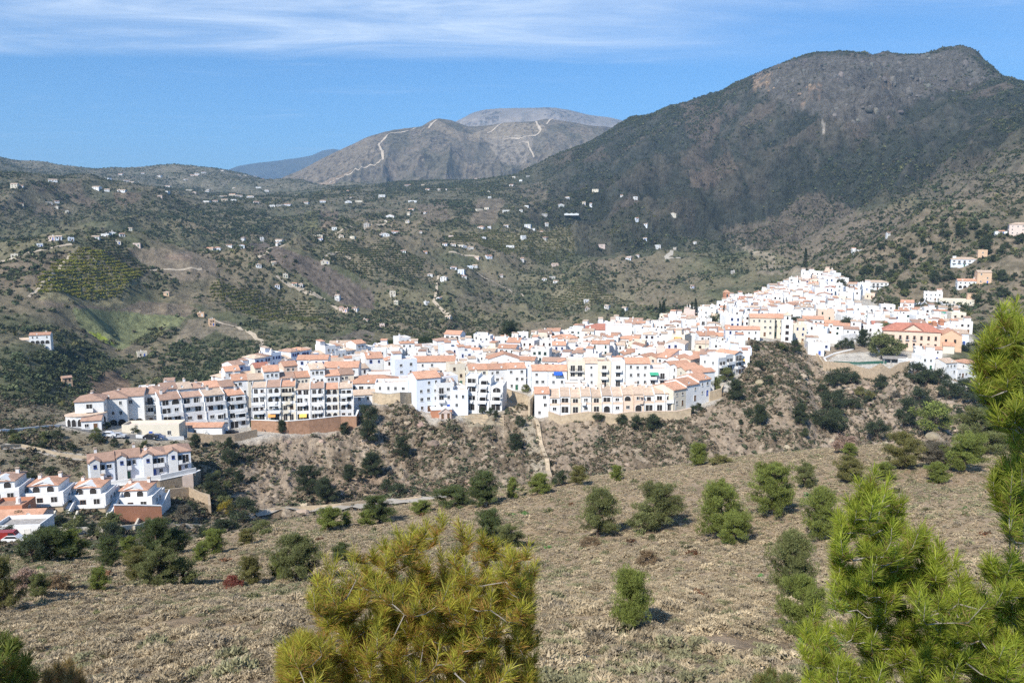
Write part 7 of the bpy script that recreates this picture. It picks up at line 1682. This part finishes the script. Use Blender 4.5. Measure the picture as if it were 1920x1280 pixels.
        tone = rr.uniform(.8, 1.2); g0, g1, br = [np.array(c) for c in base_cols]; mixf = rg.random(nn)[:, None] * (.4 + .6 * (1 - ts))[:, None]
        c = (g0 * (1 - mixf) + g1 * mixf) * tone; c = np.where(old[:, None], br[None] * rg.uniform(.6, 1.3, nn)[:, None], c)
        C.append(c)
    V = np.concatenate([np.concatenate([a, b, c_]) for a, b, c_ in zip(T0, T1, T2)]).reshape(-1, 3)
    CC = np.concatenate([np.repeat(np.concatenate([c, c, c]), 3, axis=0) for c in C])
    root = empty(name, (bx, by, bz))
    t = m.build('trunk', M_GREYBARK, root); t.location = (-bx, -by, -bz)
    cr = link('crown', np_mesh('crown', V, np.arange(len(V)).reshape(-1, 3), M_NEEDLE, CC), root); cr.location = (-bx, -by, -bz)
    for u, v in cones:
        q = at(u, v, 0); mc = MB(); mc.tube([tuple(q + np.array([0, 0, z])) for z in (-.04, -.025, 0, .025, .04)], [.004, .018, .022, .014, .003], 9)
        o = mc.build('cone', M_BARK, root); o.location = (-bx, -by, -bz)
    tag(root, label, 'pine tree', None); print(label, len(V) // 3)
    return root
near_pine(800, 4.2, [(828, 968), (800, 985), (862, 985), (772, 992), (745, 1000), (905, 1008), (880, 1000), (950, 1030), (992, 1022), (1004, 1060), (985, 1085), (930, 1020), (700, 1040), (662, 1035), (630, 1052), (612, 1045), (596, 1085), (640, 1080), (685, 1062), (720, 1020), (590, 1130), (548, 1205), (535, 1235), (560, 1190), (575, 1240)],
          820, [[(590, 1290), (585, 1110), (640, 1045), (720, 1030), (760, 1000), (860, 990), (950, 1035), (1000, 1060), (1012, 1150), (1000, 1290)], [(600, 1300), (595, 1120), (700, 1080), (950, 1060), (1010, 1120), (1000, 1300)], [(530, 1300), (530, 1220), (575, 1190), (620, 1250), (640, 1300)]],
          [(.29, .275, .035), (.58, .53, .07), (.46, .26, .07)], 'nearest pine top in the bottom centre, yellow-green needles browning inside', 31, browning=.34)
near_pine(1790, 4.4, [(1640, 884), (1610, 905), (1665, 905), (1590, 940), (1572, 965), (1580, 1000), (1692, 940), (1625, 960), (1655, 985), (1735, 1000), (1760, 1020), (1700, 1010), (1565, 1040), (1590, 1075), (1560, 1100), (1530, 1140), (1512, 1175), (1505, 1215), (1520, 1250), (1540, 1190), (1600, 1120)],
          520, [[(1500, 1300), (1505, 1220), (1560, 1110), (1600, 1060), (1720, 1030), (1840, 1050), (1930, 1010), (1940, 1300)], [(1560, 1090), (1572, 970), (1640, 900), (1690, 950), (1750, 1020), (1760, 1080), (1640, 1110)], [(1520, 1300), (1540, 1180), (1700, 1080), (1940, 1060), (1940, 1300)]],
          [(.20, .25, .026), (.46, .50, .06), (.32, .21, .08)], 'bright green near pine filling the lower right corner, its leader leaning out over the slope', 47, browning=.10, needle=.082, trunk_r=.032, gap=.22, dep_spread=.6)
near_pine(1995, 4.6, [(1880, 582), (1905, 565), (1850, 640), (1835, 665), (1862, 612), (1840, 700), (1850, 735), (1835, 690), (1870, 770), (1900, 640), (1885, 860), (1865, 905), (1872, 935), (1895, 965), (1905, 900)],
          220, [[(1828, 700), (1835, 640), (1880, 590), (1935, 560), (1960, 800), (1880, 800), (1850, 770)], [(1930, 800), (1880, 850), (1860, 900), (1880, 960), (1925, 1000), (1960, 990), (1960, 800)], [(1850, 680), (1920, 600), (1960, 700), (1900, 780)]],
          [(.19, .235, .026), (.46, .48, .06), (.30, .19, .07)], 'near pine reaching in from the right edge above the corner pine, with one brown cone', 59, browning=.12, needle=.08, trunk_r=.035, gap=.22, dep_spread=.6, cones=[(1884, 672)])
near_pine(-40, 5.2, [(8, 1200), (28, 1215), (48, 1235), (65, 1262), (-10, 1195)], 130, [[(-80, 1300), (-80, 1200), (10, 1195), (50, 1240), (78, 1300)]],
          [(.14, .18, .035), (.27, .30, .055), (.28, .18, .07)], 'green pine tip cut off in the bottom left corner', 63, browning=.2)
near_pine(118, 6.0, [(105, 1252), (128, 1245), (145, 1262), (88, 1270)], 60, [[(80, 1300), (90, 1262), (125, 1250), (150, 1268), (158, 1300)]],
          [(.22, .17, .06), (.34, .24, .10), (.36, .22, .10)], 'brown dried pine tip just inside the bottom left corner', 67, browning=.6)
near_pine(1452, 6.5, [(1445, 1258), (1420, 1270), (1480, 1272)], 50, [[(1400, 1305), (1420, 1272), (1450, 1262), (1490, 1275), (1510, 1305)]],
          [(.14, .165, .045), (.24, .24, .07), (.30, .2, .09)], 'small pale pine tip at the bottom edge beside the corner pine', 71, browning=.3)
# ---------------------------------------------------------------- labels that single each thing out
ORD = 'first second third fourth fifth sixth seventh eighth ninth tenth eleventh twelfth thirteenth fourteenth fifteenth sixteenth seventeenth eighteenth nineteenth twentieth'.split()
def ordw(k):
    if k < 20: return ORD[k]
    t = ['', '', 'twenty', 'thirty', 'forty', 'fifty', 'sixty'][(k + 1) // 10]; u = (k + 1) % 10
    return {'twenty': 'twentieth', 'thirty': 'thirtieth', 'forty': 'fortieth', 'fifty': 'fiftieth', 'sixty': 'sixtieth'}[t] if u == 0 else t + '-' + ORD[u - 1]
def nw(t): return len(t.replace(',', ' ').split())
RADJ = {'gable': '{} gable-roofed', 'gable_front': '{} gable-fronted', 'shed': '{} slope-roofed', 'hip': '{} hip-roofed', 'flat': 'flat-roofed'}
def compose(h, lvl):
    noun = {'apartment building': 'apartment block', 'outbuilding': 'outbuilding'}.get(h['cat'], 'house')
    if h['name'] == 'terraced_house': noun = 'terraced house'
    b = f"{h['wall']} {NUM[h['fl']]}-storey {RADJ[h['roof']].format(h['rcol'])} {noun}"
    f = h['feats'][:lvl]
    if f: b += ' with ' + ' and '.join(f)
    return b
todo = [h for h in HOUSES if not h['label']]
used = set(h['label'] for h in HOUSES if h['label'])
for h in todo: h['u'] = proj(h['x'], h['y'], h['z'])[0]; h['r'] = math.hypot(h['x'], h['y'])
pend = todo
for lvl in (2, 1, 0):
    nxt = {}
    for h in pend:
        t = compose(h, lvl) + ' ' + h['zone']
        nxt.setdefault(t, []).append(h)
    pend = []
    for t, hs in nxt.items():
        if len(hs) == 1 and nw(t) <= 16 and t not in used: hs[0]['label'] = t; used.add(t)
        elif lvl == 0 or (len(hs) > 1 and nw(t) <= 12 and lvl == 2):
            hs.sort(key=lambda h: h['u'])
            for k, h in enumerate(hs):
                q = f"{t}, {ordw(k)} from the west"
                while q in used: q = q.replace(', ', ', about ', 1) if ', about ' not in q else q + ' end'
                h['label'] = q; used.add(q)
        else: pend += hs
for h in todo: h['o']['label'] = h['label']
HW = {'dark': 'dark green', 'mixed': 'grey-green', 'broad': 'green', 'yellow': 'yellow-leaved', 'grey': 'greyish', 'olive_pine': 'yellowish', 'palm': 'green', 'pine': 'bright green'}
KW = {'broad': 'round tree', 'pine': 'pine', 'shaggy_pine': 'shaggy pine', 'palm': 'palm', 'cypress': 'cypress'}
TM = [(690, 800, 'east of the curved brick wall'), (700, 880, 'on the pale scree'), (590, 925, 'above the ravine road'), (740, 920, 'at the foot of the slope'), (420, 950, 'beside the curved stone wall'), (350, 965, 'on the rock knoll'), (400, 850, 'below the rough stone wall'), (970, 830, 'west of the concrete stair'), (1190, 800, 'under the long cream terrace'), (1330, 760, 'below the corner terrace'), (1430, 780, 'on the rocky spur'), (1560, 790, 'in the gorge cleft'), (1600, 725, 'below the court wall'), (1650, 800, 'on the gorge cliff'), (1740, 740, 'in the dark gorge grove'), (1820, 750, 'at the grove edge'), (1600, 645, 'beside the sports court'), (1665, 650, 'in front of the palace'), (1800, 655, 'by the palace road'), (40, 980, 'by the low western houses'), (150, 985, 'in the villa gardens'), (90, 890, 'behind the stepped villas'), (200, 815, 'by the road below the pavilion'), (500, 805, 'against the curved brick wall'), (965, 725, 'beside the slanting tan wall'), (915, 778, 'on the dry-stone garden steps'), (1700, 480, 'on the eastern hill'), (1800, 450, 'high on the eastern hill'), (1850, 500, 'beside the turreted villa'), (1760, 530, 'above the flat-roofed villa'), (1620, 520, 'above the old quarter'), (120, 1010, 'below the garden wall'), (400, 1000, 'at the ravine mouth'), (60, 835, 'beside the upper road')]
by = {}
for t in TREES:
    if t['label']: continue
    u, v = proj(t['x'], t['y'], t['o'].location.z); big = 'tall' if t['h'] > 6.5 else 'small' if t['h'] < 2.6 else 'medium'
    t['u'] = u; by.setdefault(f"{big} {HW.get(t['hue'], 'green')} {KW.get(t['kind'], 'tree')} {nearest_landmark(u, v, TM)}", []).append(t)
for b, ts in by.items():
    ts.sort(key=lambda t: t['u'])
    for k, t in enumerate(ts): t['o']['label'] = b if len(ts) == 1 else f"{b}, {ordw(k)} from the west"
# ---------------------------------------------------------------- sky, sun, air
SUN_EL, SUN_AZ = math.radians(42), math.radians(-149)     # azimuth from +Y towards +X: the sun stands behind the viewer, to the left
sd = Vector((math.sin(SUN_AZ) * math.cos(SUN_EL), math.cos(SUN_AZ) * math.cos(SUN_EL), math.sin(SUN_EL)))
sl = bpy.data.lights.new('sun', 'SUN'); sl.energy = SUN_E; sl.angle = math.radians(0.5); sl.color = (1.0, .945, .86)
so = bpy.data.objects.new('sun', sl); COL.objects.link(so); so.rotation_euler = sd.to_track_quat('Z', 'Y').to_euler()
w = bpy.data.worlds.new('World'); sc.world = w; w.use_nodes = True
nt = w.node_tree; N, L = nt.nodes, nt.links
bg = N['Background']; bg.inputs['Strength'].default_value = SKY_S
sky = N.new('ShaderNodeTexSky'); sky.sky_type = 'NISHITA'; sky.sun_disc = False
sky.sun_elevation = SUN_EL; sky.sun_rotation = SUN_AZ; sky.altitude = 300; sky.air_density = 1.0; sky.dust_density = .9; sky.ozone_density = 3.0
def node(t, **k):
    n = N.new(t)
    for a, b in k.items(): setattr(n, a, b)
    return n
def mixc(bt, f, a, b):
    n = node('ShaderNodeMix', data_type='RGBA', blend_type=bt)
    for s, x in ((n.inputs[0], f), (n.inputs[6], a), (n.inputs[7], b)):
        if hasattr(x, 'is_linked'): L.new(x, s)
        else: s.default_value = x
    return n.outputs[2]
def math_(op, a, b=0.0, clamp=False):
    n = node('ShaderNodeMath', operation=op, use_clamp=clamp)
    for s, x in ((n.inputs[0], a), (n.inputs[1], b)):
        if hasattr(x, 'is_linked'): L.new(x, s)
        else: s.default_value = x
    return n.outputs[0]
tint = mixc('MULTIPLY', 1.0, sky.outputs[0], SKY_TINT)
tc = node('ShaderNodeTexCoord'); sp = node('ShaderNodeSeparateXYZ'); L.new(tc.outputs['Generated'], sp.inputs[0])
# cirrus on a flat layer high above: direction / height
zc = math_('MAXIMUM', sp.outputs[2], 0.03)
px, py = math_('DIVIDE', sp.outputs[0], zc), math_('DIVIDE', sp.outputs[1], zc)
def layer(rot, sx, sy, ox, oy, scale, det, dist, rough=.6):
    cb = node('ShaderNodeCombineXYZ'); L.new(px, cb.inputs[0]); L.new(py, cb.inputs[1])
    mp = node('ShaderNodeMapping'); mp.inputs['Rotation'].default_value = (0, 0, math.radians(rot)); mp.inputs['Scale'].default_value = (sx, sy, 1); mp.inputs['Location'].default_value = (ox, oy, 0)
    L.new(cb.outputs[0], mp.inputs[0])
    n = node('ShaderNodeTexNoise'); n.inputs['Scale'].default_value = scale; n.inputs['Detail'].default_value = det; n.inputs['Roughness'].default_value = rough; n.inputs['Distortion'].default_value = dist
    L.new(mp.outputs[0], n.inputs['Vector']); return n.outputs['Fac']
def rng_(x, a, b, c=0.0, d=1.0, smooth=True):
    n = node('ShaderNodeMapRange', interpolation_type='SMOOTHSTEP' if smooth else 'LINEAR')
    n.inputs[1].default_value = a; n.inputs[2].default_value = b; n.inputs[3].default_value = c; n.inputs[4].default_value = d
    L.new(x, n.inputs[0]); return n.outputs[0]
streak = layer(12, .42, 1.1, 3.1, 1.7, 1.3, 7, 1.2, .62)
fine = layer(20, .9, 3.2, 1.1, 4.2, 1.6, 8, 1.6, .66)
# the belt of cirrus: its lower edge on the layer runs from py = 4.05 (left) to 4.4 (right)
edge = math_('SUBTRACT', py, math_('MULTIPLY', px, CL_SLOPE))
edge = math_('ADD', edge, math_('MULTIPLY', math_('SUBTRACT', layer(0, .5, .5, 7, 2, 1.0, 4, .5), .5), .5))
belt = math_('MULTIPLY', rng_(edge, CL_E1, CL_E0), rng_(edge, CL_E3, CL_E2))
side = rng_(px, 1.9, -.6, .12, 1.0)
body = rng_(math_('ADD', math_('MULTIPLY', streak, .78), math_('MULTIPLY', fine, .22)), .30, .70)
cl = math_('MULTIPLY', math_('MULTIPLY', belt, side), math_('ADD', math_('MULTIPLY', body, .75), .20))
wisps = math_('MULTIPLY', rng_(streak, .5, .75), math_('MULTIPLY', rng_(fine, .35, .75), .28))
cl = math_('MINIMUM', math_('ADD', cl, wisps), 1.0)
cloud = mixc('MIX', math_('MULTIPLY', cl, CL_K), tint, CL_COL)
L.new(cloud, bg.inputs['Color'])

if HAZE:
    mb = MB(); mb.box(-12000, 12000, -60, 14500, ZLOW - 1.0, ZHIGH)
    hm = bpy.data.materials.new('haze'); hm.use_nodes = True
    n_ = hm.node_tree.nodes; n_.remove(n_['Principled BSDF'])
    pv = n_.new('ShaderNodeVolumePrincipled'); pv.inputs['Color'].default_value = HAZE_C; pv.inputs['Density'].default_value = HAZE; pv.inputs['Anisotropy'].default_value = 0.0
    hm.node_tree.links.new(pv.outputs[0], n_['Material Output'].inputs['Volume'])
    hz = mb.build('haze', hm); tag(hz, kind='stuff')

vs = sc.view_settings; sc.display_settings.display_device = 'sRGB'
vs.view_transform = 'Standard'; vs.look = 'None'; vs.exposure = EXPO; vs.gamma = 1.0; vs.use_curve_mapping = False
sc.render.engine = 'CYCLES'
cy = sc.cycles
cy.max_bounces = 5; cy.diffuse_bounces = 2; cy.glossy_bounces = 1; cy.transmission_bounces = 2; cy.transparent_max_bounces = 4; cy.volume_bounces = 0
cy.caustics_reflective = False; cy.caustics_refractive = False
cy.use_denoising = False; cy.adaptive_threshold = 0.02
